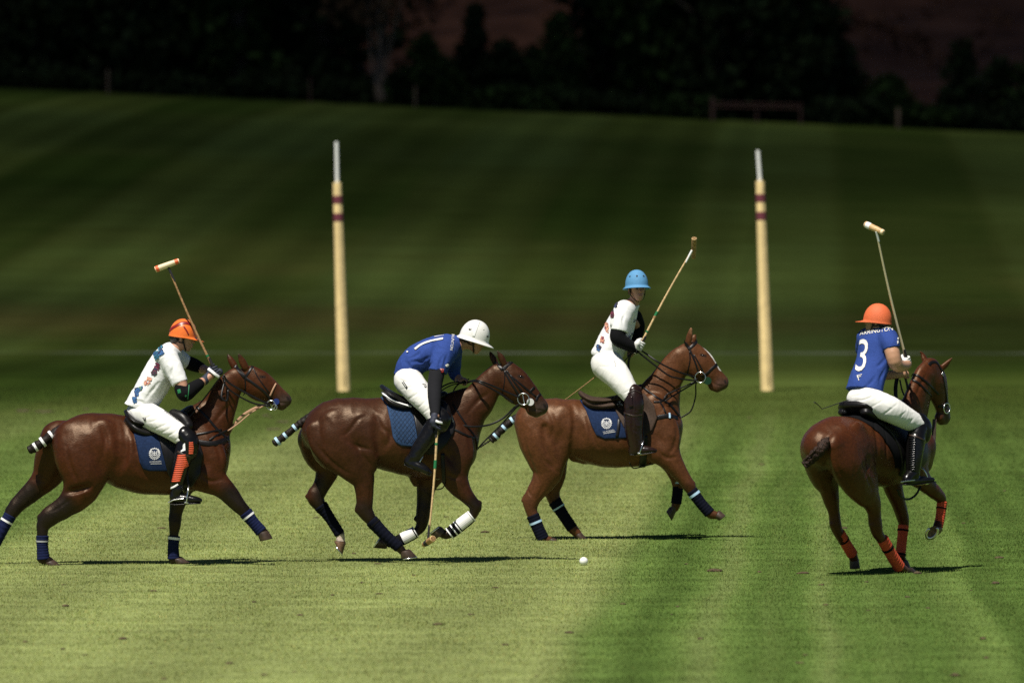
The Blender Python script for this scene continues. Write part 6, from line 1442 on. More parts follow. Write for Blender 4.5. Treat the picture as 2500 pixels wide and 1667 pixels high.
    br, SB = garment('breeches', f, [([(668,800,0,64,1.42),(705,812,0,64,1.42)], .04), ([(700,808,-.12,66,.92),(780,850,-.24,57),(850,895,-.32,49),(892,928,-.355,44)], .05), (mx(f, [(700,808,-.12,66,.92),(780,850,-.24,57),(850,895,-.32,49),(892,928,-.355,44)]), .05)],
        m['white_breeches'], root, amp=.0075, creases=[[(700,845),(735,838),(775,815)],[(735,880),(775,862),(815,845)],[(790,915),(830,895),(862,868)],[(760,900),(800,880),(835,855)],[(680,830),(710,818),(745,800)],[(830,935),(860,915),(890,890)]], seed=5, kr=(55, 120), stretch=(1, .6, 1), cuts=[])
    text_decal(f, SB, 'HECHICERA', (783, 792), (13.5, 9.3), (5.5, -9), m['ink_black'], br, 'lettering', off=.007)
    for dx, dy in ((0,0),(6,-4),(-4,-5),(3,5),(7,3)): patch_decal(f, SB, [(691+dx,825+dy),(695+dx,829+dy),(691+dx,833+dy),(687+dx,829+dy)], m['ink_black'], br, 'emblem', off=.006)
    for rows, side in ((lo, -1), (mx(f, lo), 1)):
        sg = side
        b_, Sb = garment('boot', f, [([(886,945,.36*sg,43),(872,1010,.37*sg,40),(856,1095,.38*sg,33),(850,1165,.385*sg,29)], .02), ([(850,1165,.385*sg,28),(838,1205,.385*sg,26,.9),(890,1210,.39*sg,23,1.1),(935,1214,.40*sg,17,1.3),(957,1217,.40*sg,12,1.3)], .02)], m['boot_black'], root, amp=.004, seed=6,
            cuts=[(f.p(860,1236,.39*sg), f.p(860,1300,0)-f.p(860,1200,0))])
        mk_geo('sole', [ribbon_geo(cr(np.array([f.p(812,1236,.387*sg), f.p(850,1238,.387*sg), f.p(960,1232,.40*sg)]), 4), np.tile((0, 0, 1.), (9, 1)), .085, .008)], m['leather_black'], b_)
        kg, Sk = garment('knee_guard', f, [([(882,905,.355*sg,44),(905,935,.37*sg,47),(905,985,.375*sg,42)], .02), ([(880,1000,.37*sg,43),(866,1050,.378*sg,40),(848,1130,.385*sg,34)], .02)], m['boot_black'], root, amp=.002)
        if sg < 0:
            g = []
            for i in range(13):
                t = i/12; y = 1004+t*122; xl = 852-(852-824)*t; xr = 888+10*math.sin(min(1, t*1.7)*math.pi)*.6-38*max(0, t-.3)
                g += strap_drape(f, Sk, [(xl, y), ((xl+xr)/2, y-1), (xr, y-3)], 7.4, .003, .006, far=False, sub=3)
            mk_geo('shin_panel', g, m['orange_guard'], kg)
            patch_decal(f, Sk, [(880,1012),(895,1030),(900,1052),(884,1062),(880,1040)], m['orange_guard'], kg, 'shin_panel', off=.008)
            g = []
            for i in range(7):
                y = 942+i*8.5; g += strap_drape(f, Sk, [(905-i*.3, y), (916, y), (926-abs(i-3)*1.2, y-1)], 5.5, .003, .005, far=False, sub=3)
            mk_geo('knee_panel', g, m['orange_guard'], kg)
            patch_decal(f, Sk, [(861,948),(886,944),(888,978),(866,986)], m['white_cloth'], kg, 'white_patch', off=.004)
            mk_geo('knee_strap', strap_drape(f, Sk, [(850,985),(880,1000),(912,1010)], 12, .003, .005, far=False), m['leather_brown'], kg)
            mk_geo('white_boot_strip', strap_drape(f, Sb, [(818,1160),(835,1152),(852,1140)], 9, .003, .004, far=False), m['white_tape'], b_)  # white strip across the ankle of the boot
            mk_geo('spur', [tube_geo(f.P([(805,1228,.35*sg-.08),(830,1215,.385*sg-.05),(880,1208,.39*sg-.048)]), .006, 6)], m['steel'], b_)
    pads = [(868,684,-.26,34),(886,708,-.27,37),(922,683,-.25,33),(952,662,-.22,27)]
    ep, Se = garment('elbow_pad', f, [(pads, .02)], m['black_cloth'], root, h=.005, amp=.004, seed=8)
    mk_geo('green_trim', strap_drape(f, Se, [(898,735),(902,700),(905,665)], 4, .002, .002, far=False), m['green_tape'], ep)
    patch_decal(f, Se, [(849,688),(863,684),(867,702),(853,707)], m['green_tape'], ep, 'green_patch', off=.004); patch_decal(f, Se, [(884,716),(890,712),(894,718),(888,724)], m['green_tape'], ep, 'green_patch', off=.004)
    garment('elbow_pad', f, [([(893,556,.2,33),(925,568,.22,33),(958,582,.19,27)], .02)], m['black_cloth'], root, h=.005, amp=.004, seed=9)
    gl = glove_mesh('glove', C, A, K, f.p(978,645,-.175), m['glove_navy'], root, sc=1.15, wr=.042)
    mk_geo('white_strap', [ribbon_geo(cr(f.P([(996,588,-.17),(1012,600,-.185),(1030,615,-.19),(1048,628,-.17)]), 5), np.tile((0, -1, .3), (16, 1)), .026, .006)], m['white_tape'], gl)
    glove_mesh('glove', C2, (0, 1, .25), D3(f.p(1005,600,.08), C2), f.p(1005,600,.08), m['glove_navy'], root, r_rod=.012, wr=.036)
    make_mallet((f.p(1034,612,-.1), f.p(803,98,-.12)), (f.p(742,114,-.12), f.p(858,71,-.12)), 'polo mallet with cream head and orange ends, raised by rider in white printed jersey', dict(cane=m['cane_dark'], grip=m['grip'], sleeve=m['ink_black'], wood=m['cream']), bands=((.17,.02,m['green_tape']),), caps=((0,.16,m['orange_paint']),(.82,1,m['orange_paint'])), sleeve_len=.15, head_r=.027)
# ---- rider 2: blue jersey, white helmet, bending down
def rider2():
    f, m = F2, MAT
    root = rider_base(f, (860, 560), 'rider in white helmet and blue jersey bending low over the dark brown pony')
    tor = [(842,425,0,64,1.4),(865,368,0,70,1.36),(908,322,0,76,1.32),(980,290,0,82,1.28),(1060,264,0,76,1.35),(1112,248,0,54,1.6)]
    armN = [(1062,285,-.16,42),(1030,370,-.27,38),(1002,475,-.34,33),(1000,560,-.42,29),(1003,632,-.49,22),(1008,655,-.505,21)]
    armF = [(1100,295,.17,46),(1110,370,.22,36),(1118,415,.22,28),(1155,450,.17,22)]
    th = [(858,470,-.12,78,.9),(915,530,-.24,68),(970,600,-.33,54),(1005,660,-.37,44)]
    lo = [(1012,672,-.38,44),(965,765,-.40,42),(910,845,-.42,35),(885,895,-.42,27),(870,925,-.42,22),(915,955,-.43,21),(960,982,-.44,15)]
    tilt = math.radians(-17); fw = np.array((math.cos(tilt), 0, math.sin(tilt))); up = np.array((-math.sin(tilt), 0, math.cos(tilt)))
    ho = f.p(1222, 206, 0)
    C2 = f.p(1172,457,.15)
    S, p = rider_body(f, root, [(slim(tor, .92), .04), ([(1140,240,0,40),(1195,225,0,34)], .03), (armN, .02), (armF, .02), (slim(th), .05), (slim(mx(f, th)), .05), (lo, .01), (mx(f, lo), .01)], (ho, fw, up, 1.0), fists=[(C2, (.1, 1, .1), D3(f.p(1150,448,.17), C2), f.p(1150,448,.17))])
    ho2 = ho+fw*.010+up*.016
    hel = make_helmet(ho2, fw, up, m['h_white'], root, 1.08, brim=.024, peak=.032, drop=.004, flare=.014)
    for a_ in (-1, 1): helmet_band(ho2, fw, up, 1.08, [(a_*math.pi*.52,.03),(a_*math.pi*.52,.6),(a_*math.pi*.52,1.2)], .022, m['white_paint'], hel, 'seam_band')
    helmet_dot(ho2, fw, up, 1.08, math.pi*.5, .75, .006, m['ink_black'], hel); helmet_dot(ho2, fw, up, 1.08, math.pi*.32, .6, .004, m['ink_black'], hel)
    for a_, s_ in (((math.pi*.68,.42),(math.pi*.66,.33)),((math.pi*.62,.42),(math.pi*.655,.33))): helmet_band(ho2, fw, up, 1.08, [a_, s_], .009, m['ink_black'], hel, 'emblem')
    helmet_band(ho2, fw, up, 1.08, [(math.pi*.2,.22),(math.pi*.2,.31)], .016, m['ink_black'], hel, 'emblem'); helmet_band(ho2, fw, up, 1.08, [(math.pi*.15,.24),(math.pi*.15,.31)], .007, m['ink_black'], hel, 'emblem')
    chin_strap(S, p, m['leather_black'], root)
    mk_geo('sunglasses', [ribbon_geo(cr(np.array([p(.03,-.08,.012), p(.075,-.062,.008), p(.098,-.035,.004), p(.108,0,.004), p(.098,.035,.004), p(.075,.062,.008), p(.03,.08,.012)]), 4), np.array([q-p(0,0,0) for q in cr(np.array([p(.03,-.08,.012), p(.075,-.062,.008), p(.098,-.035,.004), p(.108,0,.004), p(.098,.035,.004), p(.075,.062,.008), p(.03,.08,.012)]), 4)]), .032, .004)], m['boot_black'], root)
    jt = [(836,425,0,74,1.42),(862,366,0,82,1.38),(906,321,0,86,1.34),(980,290,0,91,1.3),(1060,263,0,85,1.36),(1112,249,0,64,1.55)]
    SJ = field(f, [(jt, .03), ([(1110,250,0,55,1.1),(1138,241,0,46,1)], .02)], .006, ext=([(1062,270,-.15,82),(1012,410,-.28,54)],[(1095,290,.14,66),(1112,395,.22,42)]))
    SJ.plane(f.p(850,432,0), D3(f.p(845,470,0), f.p(868,372,0))*np.array((1, 0, 1))); SJ.plane(f.p(1152,238,0), D3(f.p(1180,235,0), f.p(1120,248,0)))
    for sl, pc, pn in (([(1062,270,-.15,82),(1038,335,-.235,64),(1012,410,-.28,54)], f.p(1018,402,-.25), D3(f.p(1000,470,-.27), f.p(1035,345,-.23))), ([(1095,290,.14,66),(1108,350,.2,48),(1112,395,.22,42)], f.p(1112,385,.22), D3(f.p(1115,415,.22), f.p(1105,350,.2)))):
        G = SJ.like(); f.chain(G, sl, .01); G.plane(pc, pn); hh = np.maximum(.03-np.abs(SJ.f-G.f), 0); SJ.f = np.minimum(SJ.f, G.f)-hh*hh/.12
    folds(f, SJ, [[(850,345),(900,338),(960,350)],[(862,385),(905,372),(955,385)],[(1000,330),(960,370),(930,405)],[(985,300),(940,330),(900,350)],[(820,330),(850,360),(860,400)],[(1050,300),(1030,350),(1025,395)],[(1075,290),(1062,340),(1050,380)],[(930,265),(900,300),(850,320)]]); v, q = SJ.mesh(1); v = wrinkle(v, q, .015, 13, 35, 85); jer = mk('jersey', v, q, m['blue_jersey'], root)
    text_decal(f, SJ, 'RUNTON', (1100, 183), (-3.0, 21), (21, 4), m['ink_white'], jer, 'lettering', off=.009)
    for pts, w_ in (([(886,268),(925,240),(980,220),(1050,206)],17),([(1000,196),(1026,192),(1054,188)],8)): mk_geo('number', strap_drape(f, SJ, pts, w_, .005, .0015, far=False), m['ink_white'], jer)
    patch_decal(f, SJ, [(838,282),(850,279),(848,288),(841,287)], m['ink_white'], jer, 'emblem', off=.009)
    # sleeve flag and badge
    patch_decal(f, SJ, [(1060,360),(1074,350),(1081,358),(1074,368),(1064,368)], m['ink_white'], jer, 'badge', off=.009)
    fl = [(1032,378),(1052,380),(1050,410),(1036,418)]; patch_decal(f, SJ, fl, m['ink_white'], jer, 'flag', off=.008)
    for a, b, c, w_ in (((1034,382),(1050,408),'ink_red2',4),((1051,383),(1037,414),'ink_red2',4),((1042,379),(1043,414),'ink_red2',5),((1033,397),(1051,396),'ink_red2',5)):
        mk_geo('flag_bar', strap_drape(f, SJ, [a, ((a[0]+b[0])/2,(a[1]+b[1])/2), b], w_, .0095, .001, far=False, sub=3), m[c], jer)
    bb = [(852,455,-.12,84,.92),(915,530,-.24,74),(970,600,-.33,60),(1006,662,-.375,50)]
    br, SB = garment('breeches', f, [([(838,440,0,74,1.42),(862,455,0,74,1.42)], .04), (bb, .05), (mx(f, bb), .05)], m['white_breeches'], root, amp=.0075, creases=[[(805,500),(850,490),(900,470)],[(845,560),(890,530),(930,500)],[(900,610),(935,580),(965,550)],[(790,440),(830,455),(870,455)],[(930,640),(965,615),(985,590)]], seed=15, kr=(55, 120), stretch=(1, .6, 1))
    for a, b in (((812,455),(838,492)),((820,452),(845,488))): mk_geo('pocket_trim', strap_drape(f, SB, [a, ((a[0]+b[0])/2,(a[1]+b[1])/2), b], 3, .006, .002, far=False, sub=3), m['ink_black'], br)
    patch_decal(f, SB, [(834,487),(842,484),(846,494),(838,499)], m['ink_black'], br, 'pocket_trim', off=.008)
    mk_geo('emblem', strap_drape(f, SB, [(928,470),(940,472),(950,480),(946,490),(938,480)], 4, .006, .002, far=False, sub=3), m['ink_black'], br)
    for sg in (-1, 1):
        b_, Sb = garment('boot', f, [([(1012,680,.38*sg,54),(968,765,.40*sg,54),(912,845,.42*sg,46),(888,890,.42*sg,40)], .02), ([(888,890,.42*sg,36),(852,922,.42*sg,32,.9),(905,946,.43*sg,34,1.1),(948,970,.44*sg,27,1.3),(970,984,.44*sg,18,1.3)], .02)], m['boot_black'], root, amp=.008, seed=16,
            cuts=[(f.p(850,945,.42*sg), f.p(820,1000,0)-f.p(870,895,0))])
        mk_geo('sole', [ribbon_geo(cr(np.array([f.p(822,936,.42*sg), f.p(860,955,.42*sg), f.p(975,998,.44*sg)]), 4), np.tile(D3(f.p(875,895,0), f.p(840,960,0)), (9, 1)), .088, .009)], m['leather_black'], b_)
        garment('knee_guard', f, [([(1010,640,.385*sg,50),(1045,668,.40*sg,52),(1035,705,.40*sg,50)], .02)], m['boot_black'], root, amp=.004)
    garment('undersleeve', f, [([(1016,395,-.28,46),(1002,475,-.34,43),(1000,560,-.42,38),(1003,640,-.495,27)], .01)], m['charcoal'], root, amp=.006, seed=18)
    garment('undersleeve', f, [([(1110,375,.22,42),(1116,412,.22,34),(1128,428,.21,29)], .01)], m['blue_jersey'], root, amp=.004, seed=19)
    shaft_top = f.p(1016,690,-.53); neck = f.p(963,1368,-.56); Ax = D3(shaft_top, neck)
    C = shaft_top; K = np.array((-.45, -.35, .6)); gl = glove_mesh('glove', C, -Ax, K, f.p(1004,640,-.497), m['glove_navy'], root, sc=1.15, wr=.036)
    mk_geo('white_strap', [ribbon_geo(cr(f.P([(985,670,-.54),(1003,680,-.575),(1026,690,-.58),(1044,695,-.55)]), 5), np.tile((0, -1, .3), (16, 1)), .022, .006)], m['white_tape'], gl)
    make_mallet((shaft_top+Ax*.02, neck), (f.p(992,1364,-.66), f.p(938,1400,-.46)), 'polo mallet swung down to the grass by rider in white helmet', dict(cane=m['cane'], grip=m['grip'], sleeve=m['ink_black'], wood=m['wood_dark']), bands=((.20,.02,m['green_tape']),(.37,.075,m['green_tape'])), caps=((0,.04,m['wood']),(.5,.8,m['ink_black'])), sleeve_len=.13, head_r=.029)
# ---- rider 3: white jersey, sky blue helmet, looking at the camera
def rider3():
    f, m = F3, MAT
    root = rider_base(f, (540, 720), 'rider in sky blue helmet and white jersey looking back towards the camera')
    tor = [(512,640,0,58,1.4),(526,578,0,66,1.3),(566,490,0,68,1.25),(597,412,0,60,1.35),(620,370,0,40,1.8)]
    armN = [(592,410,-.10,22),(577,442,-.185,25),(567,520,-.24,29),(612,550,-.23,24),(650,570,-.2,18)]
    armF = [(622,430,.06,22),(662,470,.2,28),(645,550,.12,20),(628,588,.02,18)]
    th = [(522,655,-.12,70,.9),(570,710,-.24,57),(605,760,-.30,47),(632,795,-.335,40)]
    lo = [(640,800,-.345,40),(640,880,-.365,40),(648,1000,-.38,30),(654,1048,-.38,25),(655,1062,-.385,20),(695,1060,-.39,18),(730,1058,-.395,12)]
    fw = np.array((.34, -.93, .10)); up = np.array((.05, -.1, 1.0)); ho = f.p(656, 285, -.05)
    C2 = f.p(622,596,.0)
    S, p = rider_body(f, root, [(slim(tor, .92), .04), ([(634,365,-.01,28),(652,325,-.035,26)], .02), (armN, .02), (armF, .02), (slim(th), .05), (slim(mx(f, th)), .05), (lo, .01), (mx(f, lo), .01)], (ho, fw, up, .97), fists=[(C2, (.3, 1, 0), D3(f.p(630,580,.04), C2), f.p(632,582,.04))])
    ho2 = ho+up/np.linalg.norm(up)*.038
    hel = make_helmet(ho2, fw, up, m['h_blue'], root, 1.0, brim=.026, peak=.008, drop=.0, flare=.012)
    for a_ in (.38, -.38, 1.15, -1.15, 2.2, -2.2): helmet_dot(ho2, fw, up, 1.0, a_, .55, .009, m['ink_black'], hel)
    chin_strap(S, p, m['leather_black'], root)
    jt = [(506,640,0,66,1.36),(524,578,0,74,1.2),(566,490,0,72,1.14),(597,414,0,60,1.3),(622,380,0,40,1.6)]
    SJ = field(f, [(jt, .03), ([(462,588,0,22,3),(500,575,0,50,1.5)], .04), ([(628,372,0,34,1.1),(640,356,0,31,1)], .02)], .006, ext=([(595,385,-.15,56),(567,500,-.24,48)],))
    SJ.plane(f.p(500,606,0), (-.10, 0, -1)); SJ.plane(f.p(643,352,0), D3(f.p(652,318,0), f.p(630,366,0)))
    G = SJ.like(); f.chain(G, [(596,390,-.125,52),(578,440,-.19,48),(567,500,-.22,44)], .01); G.plane(f.p(570,489,-.21), D3(f.p(566,520,-.23), f.p(582,445,-.2))); hh = np.maximum(.03-np.abs(SJ.f-G.f), 0); SJ.f = np.minimum(SJ.f, G.f)-hh*hh/.12
    folds(f, SJ, [[(585,500),(560,545),(530,585)],[(610,500),(600,545),(585,590)],[(545,420),(530,470),(505,520)],[(600,400),(590,430),(592,465)],[(630,470),(615,520),(600,560)],[(520,520),(490,560),(465,585)]]); v, q = SJ.mesh(1); v = wrinkle(v, q, .010, 23, 40, 100); jer = mk('jersey', v, q, m['white_cloth'], root)
    splash(f, SJ, [(556,360,4,12,('ink_navy','ink_dark')),(540,404,5,16,('ink_red','ink_dark','ink_red')),(514,470,6,24,('ink_peach','ink_peach','ink_red')),(492,530,6,14,('ink_peach','ink_red','ink_peach')),(474,568,7,14,('ink_blue','ink_navy','ink_dark'))], 20, m, jer, np.random.default_rng(6), (6, 12))
    splash(f, SJ, [(648,440,6,14,('ink_navy',)),(634,500,9,10,('ink_navy',)),(622,516,6,6,('ink_navy',))], 4, m, jer, np.random.default_rng(7), (3, 7))
    bb = [(518,650,-.12,77,.92),(570,710,-.24,62),(605,760,-.30,52),(632,796,-.335,45)]
    br, SB = garment('breeches', f, [([(502,640,0,66,1.42),(528,655,0,64,1.42)], .04), (bb, .05), (mx(f, bb), .05)], m['white_breeches'], root, amp=.0075, creases=[[(480,655),(520,655),(565,640)],[(590,785),(612,775),(632,758)]], seed=25, kr=(55, 120), stretch=(1, .6, 1))
    mk_geo('pocket_trim', strap_drape(f, SB, [(547,628),(552,640),(555,655)], 3, .006, .002, far=False, sub=3), m['grey_tape'], br)
    for sg in (-1, 1):
        b_, Sb = garment('boot', f, [([(640,880,.368*sg,47),(641,950,.375*sg,44),(649,1020,.38*sg,37),(655,1050,.38*sg,32)], .02), ([(652,1045,.38*sg,31),(645,1064,.385*sg,27,.9),(692,1056,.39*sg,23,1.1),(728,1056,.395*sg,15,1.4),(744,1057,.395*sg,10,1.4)], .02)], m['boot_brown'], root, amp=.006, seed=26,
            cuts=[(f.p(680,1075,.39*sg), (0, 0, -1))])
        mk_geo('sole', [ribbon_geo(cr(np.array([f.p(622,1078,.385*sg), f.p(660,1078,.385*sg), f.p(750,1066,.395*sg)]), 4), np.tile((0, 0, 1.), (9, 1)), .085, .008)], m['leather_black'], b_)
        kg, Sk = garment('knee_guard', f, [([(640,778,.345*sg,40),(643,825,.362*sg,48),(641,875,.368*sg,47)], .02)], m['boot_brown'], root, amp=.002)
        if sg < 0:
            v, fc = join_geo(strap_drape(f, Sk, [(628,800),(626,822),(630,848)], 20, .002, .010, far=False)); mk('knee_roll', v, fc, m['boot_brown'], kg)
            for g_ in strap_drape(f, Sk, [(596,878),(640,892),(684,888)], 8, .003, .006, far=False)+strap_drape(f, Sk, [(596,800),(640,770),(676,785)], 5, .002, .004, far=False): mk('knee_strap', *g_, m['leather_brown'], kg)
    garment('undersleeve', f, [([(570,478,-.21,38),(567,520,-.24,38),(612,551,-.23,30),(652,573,-.2,22)], .01)], m['black_cloth'], root, amp=.004, seed=28)
    garment('undersleeve', f, [([(645,420,.16,38),(662,470,.2,33),(645,550,.12,25),(632,580,.04,22)], .01)], m['black_cloth'], root, amp=.004, seed=29)
    C = f.p(672,556,-.2); A = D3(f.p(925,95,-.2), f.p(672,556,-.2)); K = D3(f.p(640,575,-.24), C)
    gl = glove_mesh('glove', C, A, K, f.p(648,576,-.205), m['glove_white'], root, sc=1.15, wr=.036)
    mk_geo('glove_trim', [ribbon_geo(cr(f.P([(655,548,-.25),(668,560,-.262),(672,578,-.255)]), 5), np.tile((0, -1, .1), (11, 1)), .007, .004), ribbon_geo(cr(f.P([(645,560,-.235),(655,575,-.25),(654,590,-.24)]), 5), np.tile((0, -1, .1), (11, 1)), .007, .004)], m['ink_black'], gl)
    make_mallet((f.p(660,580,-.2), f.p(922,98,-.2)), (f.p(931,42,-.27), f.p(928,138,-.13)), 'polo mallet with mottled brown head, raised by rider in sky blue helmet', dict(cane=m['cane'], grip=m['grip'], sleeve=m['white_tape'], wood=m['wood_dark']), bands=((.185,.018,m['green_tape']),(.36,.05,m['green_tape']),(.33,.03,m['cane_dark'])), caps=((0,.04,m['wood']),), sleeve_len=.14, head_r=.026)
    w_ = empty('riding_whip', f.p(470,695,-.1)); tagp(w_, 'thin tan riding whip slanting behind rider in sky blue helmet', 'whip', 'riding whips')
    tube('whip_shaft', cr(f.P([(560,625,-.1),(470,695,-.05),(390,757,-.02),(312,815,0)]), 5), np.linspace(.006, .0032, 16), m['cane_dark'], w_, n=6)
# ---- rider 4: number 3, orange helmet, seen from behind
def rider4():
    f, m = F4, MAT
    root = rider_base(f, (370, 820), 'rider with number 3 on blue jersey and orange helmet, seen from behind')
    tor = [(350,790,0,48,1.36),(363,725,0,50,1.42),(387,640,0,50,1.36),(400,572,0,50,1.42),(405,535,0,36,1.9)]
    armN = [(448,562,.13,28),(462,592,.21,31),(478,648,.245,28),(508,657,.21,23),(526,650,.17,18)]
    armF = [(358,565,-.12,28),(352,620,-.23,29),(372,680,-.24,26),(430,692,-.08,22),(475,692,.0,18),(500,688,.03,17)]
    th = [(375,803,.11,50,.9),(450,830,.24,50),(520,868,.32,41),(562,892,.36,35)]
    lo = [(572,905,.375,35),(562,960,.385,33),(553,1040,.39,26),(546,1100,.39,21),(540,1120,.39,18),(580,1124,.41,17),(618,1120,.44,12)]
    dx = 356-mx(f, [lo[0]])[0][0]; loF = [(x+dx, y, l, *r) for x, y, l, *r in mx(f, lo)]
    fw = np.array((-.93, .30, .09)); up = np.array((.0, .05, 1.0)); ho = f.p(404, 470, 0)
    C2 = f.p(512,690,.04); C = f.p(524,636,.15); A = D3(f.p(400,108,.15), f.p(524,636,.15)); K = D3(f.p(515,655,.19), C)
    S, p = rider_body(f, root, [(slim(tor, .92), .04), ([(408,520,0,30),(410,488,0,28)], .02), (armN, .02), (armF, .02), (slim(th), .05), ([(345,805,-.09,40,.9),(352,840,-.2,38),(358,878,-.28,32)], .05), (lo, .01), (loF, .01)], (ho, fw, up, .97), fists=[(C2, (.57, .82, 0), D3(f.p(490,690,.02), C2), f.p(492,690,.02))], skin=(.46, .25, .15))
    hel = make_helmet(ho, fw, up, m['h_orange2'], root, 1.0, brim=.002, peak=.070, drop=.008, flare=.002, narrow=4.0)
    helmet_band(ho, fw, up, 1.0, [(1.25,-.05),(.9,-.07),(.5,-.07)], .008, m['white_paint'], hel, 'edge_trim')
    helmet_dot(ho, fw, up, 1.0, 1.75, .62, .010, m['white_paint'], hel, 'vent_ring'); helmet_dot(ho, fw, up, 1.0, 1.75, .62, .005, m['ink_black'], hel); helmet_dot(ho, fw, up, 1.0, 2.6, .5, .008, m['ink_black'], hel)
    for a0, a1 in ((1.38,1.40),(1.50,1.52),(1.58,1.66),(1.70,1.76)): helmet_band(ho, fw, up, 1.0, [(a0,.10),((a0+a1)/2,.10),(a1,.10)], .014, m['ink_white'] if a0 > 1.45 else m['ink_black'], hel, 'emblem')
    helmet_band(ho, fw, up, 1.0, [(2.05,.04),(2.1,.08),(2.1,.2)], .006, m['ink_white'], hel, 'emblem'); helmet_band(ho, fw, up, 1.0, [(2.2,.05),(2.2,.2),(2.3,.18),(2.28,.12),(2.2,.12)], .006, m['ink_white'], hel, 'emblem')
    chin_strap(S, p, m['leather_black'], root)
    jt = [(345,790,0,60,1.40),(358,725,0,57,1.42),(386,640,0,56,1.38),(400,572,0,56,1.44),(405,537,0,44,1.8)]
    SJ = field(f, [(jt, .03), ([(408,522,0,36,1.1),(409,507,0,33,1)], .02)], .006, ext=([(446,545,.13,44),(466,605,.22,34)],[(362,545,-.13,44),(350,615,-.22,35)]))
    dn = f.p(352,800,0)-f.p(372,700,0); SJ.plane(f.p(354,760,0), dn/np.linalg.norm(dn)); SJ.plane(f.p(410,498,0), (0, 0, 1))
    for sl, pc, pn in (([(446,545,.13,44),(458,570,.19,38),(466,605,.22,34)], f.p(463,586,.21), D3(f.p(474,640,.24), f.p(456,560,.18))), ([(362,545,-.13,44),(352,580,-.19,38),(350,615,-.22,35)], f.p(351,600,-.21), D3(f.p(352,640,-.23), f.p(354,570,-.18)))):
        G = SJ.like(); f.chain(G, sl, .01); G.plane(pc, pn); hh = np.maximum(.025-np.abs(SJ.f-G.f), 0); SJ.f = np.minimum(SJ.f, G.f)-hh*hh/.1
    folds(f, SJ, [[(440,620),(415,650),(395,660)],[(440,660),(420,700),(410,740)],[(345,640),(335,680),(315,720)],[(430,590),(440,620),(445,640)],[(400,690),(380,720),(350,745)]]); v, q = SJ.mesh(1); v = wrinkle(v, q, .009, 33, 40, 100); jer = mk('jersey', v, q, m['blue_jersey'], root)
    text_decal(f, SJ, '3', (307, 675), (108, 6), (28, -186), m['ink_white'], jer, 'number', off=.006, cuts=1)
    text_decal(f, SJ, 'ARRINGTON', (333, 532), (23, -3.5), (3, -24), m['ink_white'], jer, 'lettering', off=.006)
    for a, b in (((320,697),(342,691)),((322,703),(338,699)),((324,697),(330,716))): mk_geo('emblem', strap_drape(f, SJ, [a, ((a[0]+b[0])/2,(a[1]+b[1])/2), b], 3.2, .006, .001, far=False, sub=3), m['ink_white'], jer)
    for poly in ([(483,543),(488,540),(489,548),(484,550)], [(482,556),(487,552),(488,562),(483,568)]): patch_decal(f, SJ, poly, m['ink_white'], jer, 'badge', off=.006)
    bb = [(372,800,.10,56,.92),(450,830,.24,54),(520,868,.32,46),(562,892,.36,40)]
    br, SB = garment('breeches', f, [([(346,790,0,54,1.36),(370,800,0,52,1.34)], .04), (bb, .05), ([(345,805,-.09,48,.92),(352,840,-.2,46),(358,878,-.28,40)], .05)], m['white_breeches'], root, amp=.0075, creases=[[(310,800),(360,790),(400,770)],[(360,830),(405,810),(440,785)],[(420,860),(455,835),(485,810)],[(470,885),(500,860),(525,835)],[(510,905),(535,885),(555,865)],[(300,780),(340,772),(380,765)]], seed=35, kr=(55, 120), stretch=(1, .6, 1))
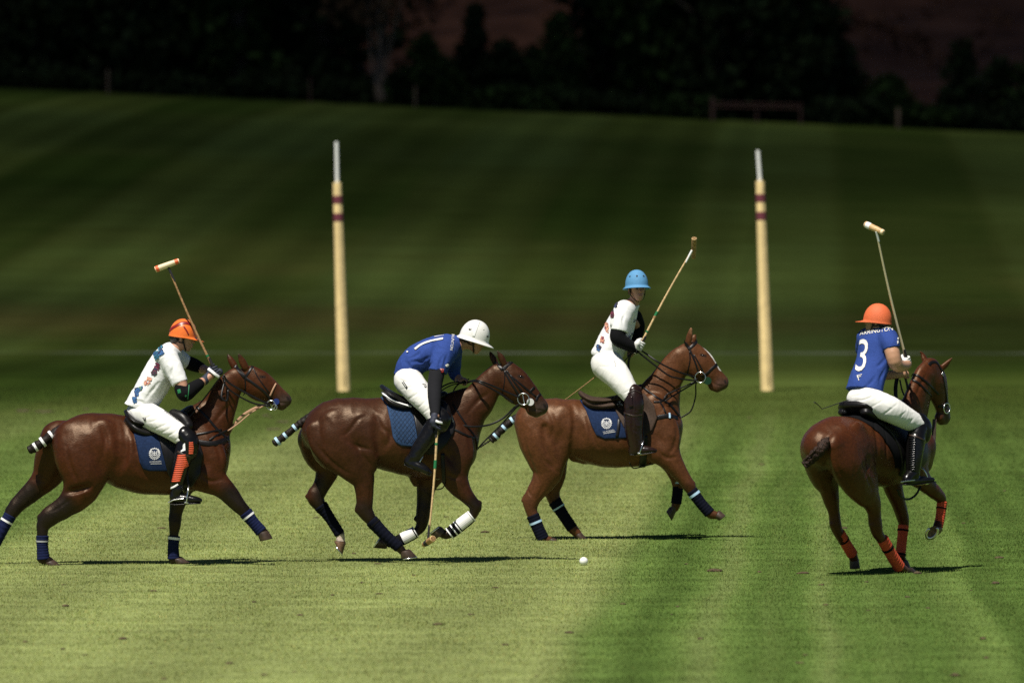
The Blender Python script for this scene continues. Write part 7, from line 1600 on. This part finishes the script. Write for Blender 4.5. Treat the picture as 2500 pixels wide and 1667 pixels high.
    for sd in (1, -1):
        T = (lambda L: L) if sd > 0 else (lambda L: [(x+dx, y, l, *r) for x, y, l, *r in mx(f, L)])
        b_, Sb = garment('boot', f, [(T([(570,915,.378,40),(562,960,.385,38),(554,1040,.39,31),(548,1095,.39,27)]), .02), (T([(548,1090,.39,27),(525,1122,.385,22,.9),(570,1122,.405,20,1.1),(608,1120,.435,14,1.3),(626,1118,.45,10,1.3)]), .02)], m['boot_black'], root, amp=.004, seed=36, cuts=[(f.p(*T([(560,1140,.4,1)])[0][:3]), (0, 0, -1))])
        sp = f.P([r[:3] for r in T([(505,1139,.38,1),(545,1140,.395,1),(632,1128,.45,1)])]); mk_geo('sole', [ribbon_geo(cr(sp, 4), np.tile((0, 0, 1.), (9, 1)), .08, .008)], m['leather_black'], b_)
        kg, Sk = garment('knee_guard', f, [(T([(572,880,.37,36),(588,905,.385,38),(588,940,.39,34)]), .02), (T([(560,955,.388,39),(553,1030,.393,34),(549,1080,.393,29)]), .015)], m['boot_black'], root, amp=.002)
        if sd > 0:
            g = []
            for i in range(15):
                y = 950+i*9.2; g += strap_drape(f, Sk, [(533-i*.1, y+2), (546, y), (562-i*.3, y-2)], 5, .003, .006, far=False, sub=3)
            mk_geo('shin_panel', g, m['boot_black'], kg)
            mk_geo('knee_strap', strap_drape(f, Sk, [(535,938),(565,945),(600,962)], 7, .003, .005, far=False), m['leather_brown'], kg)
            mk_geo('spur', [tube_geo(f.P([(498,1128,.42),(520,1124,.44),(555,1120,.455)]), .006, 6)], m['steel'], b_)
    gl = glove_mesh('glove', C, A, K, f.p(518,652,.185), m['glove_white'], root, sc=1.05, wr=.03)
    make_mallet((f.p(528,655,.15), f.p(399,107,.15)), (f.p(354,79,.02), f.p(430,114,.22)), 'polo mallet with pale cane and white-ended head, raised above the number 3 jersey', dict(cane=m['cream'], grip=m['grip'], sleeve=m['white_tape'], wood=m['wood']), caps=((0,.3,m['white_paint']),(.88,1,m['cream'])), sleeve_len=.10, head_r=.029)
    w_ = empty('riding_whip', f.p(278,797,-.1)); tagp(w_, 'thin black riding whip with bent looped tip behind the number 3 jersey', 'whip', 'riding whips')
    tube('whip_shaft', cr(f.P([(400,760,-.2),(278,797,-.1),(225,815,-.08),(178,831,-.06)]), 5), np.linspace(.006, .0035, 16), m['grip'], w_, n=6)
    tube('whip_tip', cr(f.P([(178,831,-.06),(166,818,-.06),(152,806,-.06),(146,804,-.06)]), 5), np.linspace(.0035, .006, 16), m['grip'], w_, n=6)
for _r in (rider1, rider2, rider3, rider4):
    _r(); print(_r.__name__, time.time()-T0)
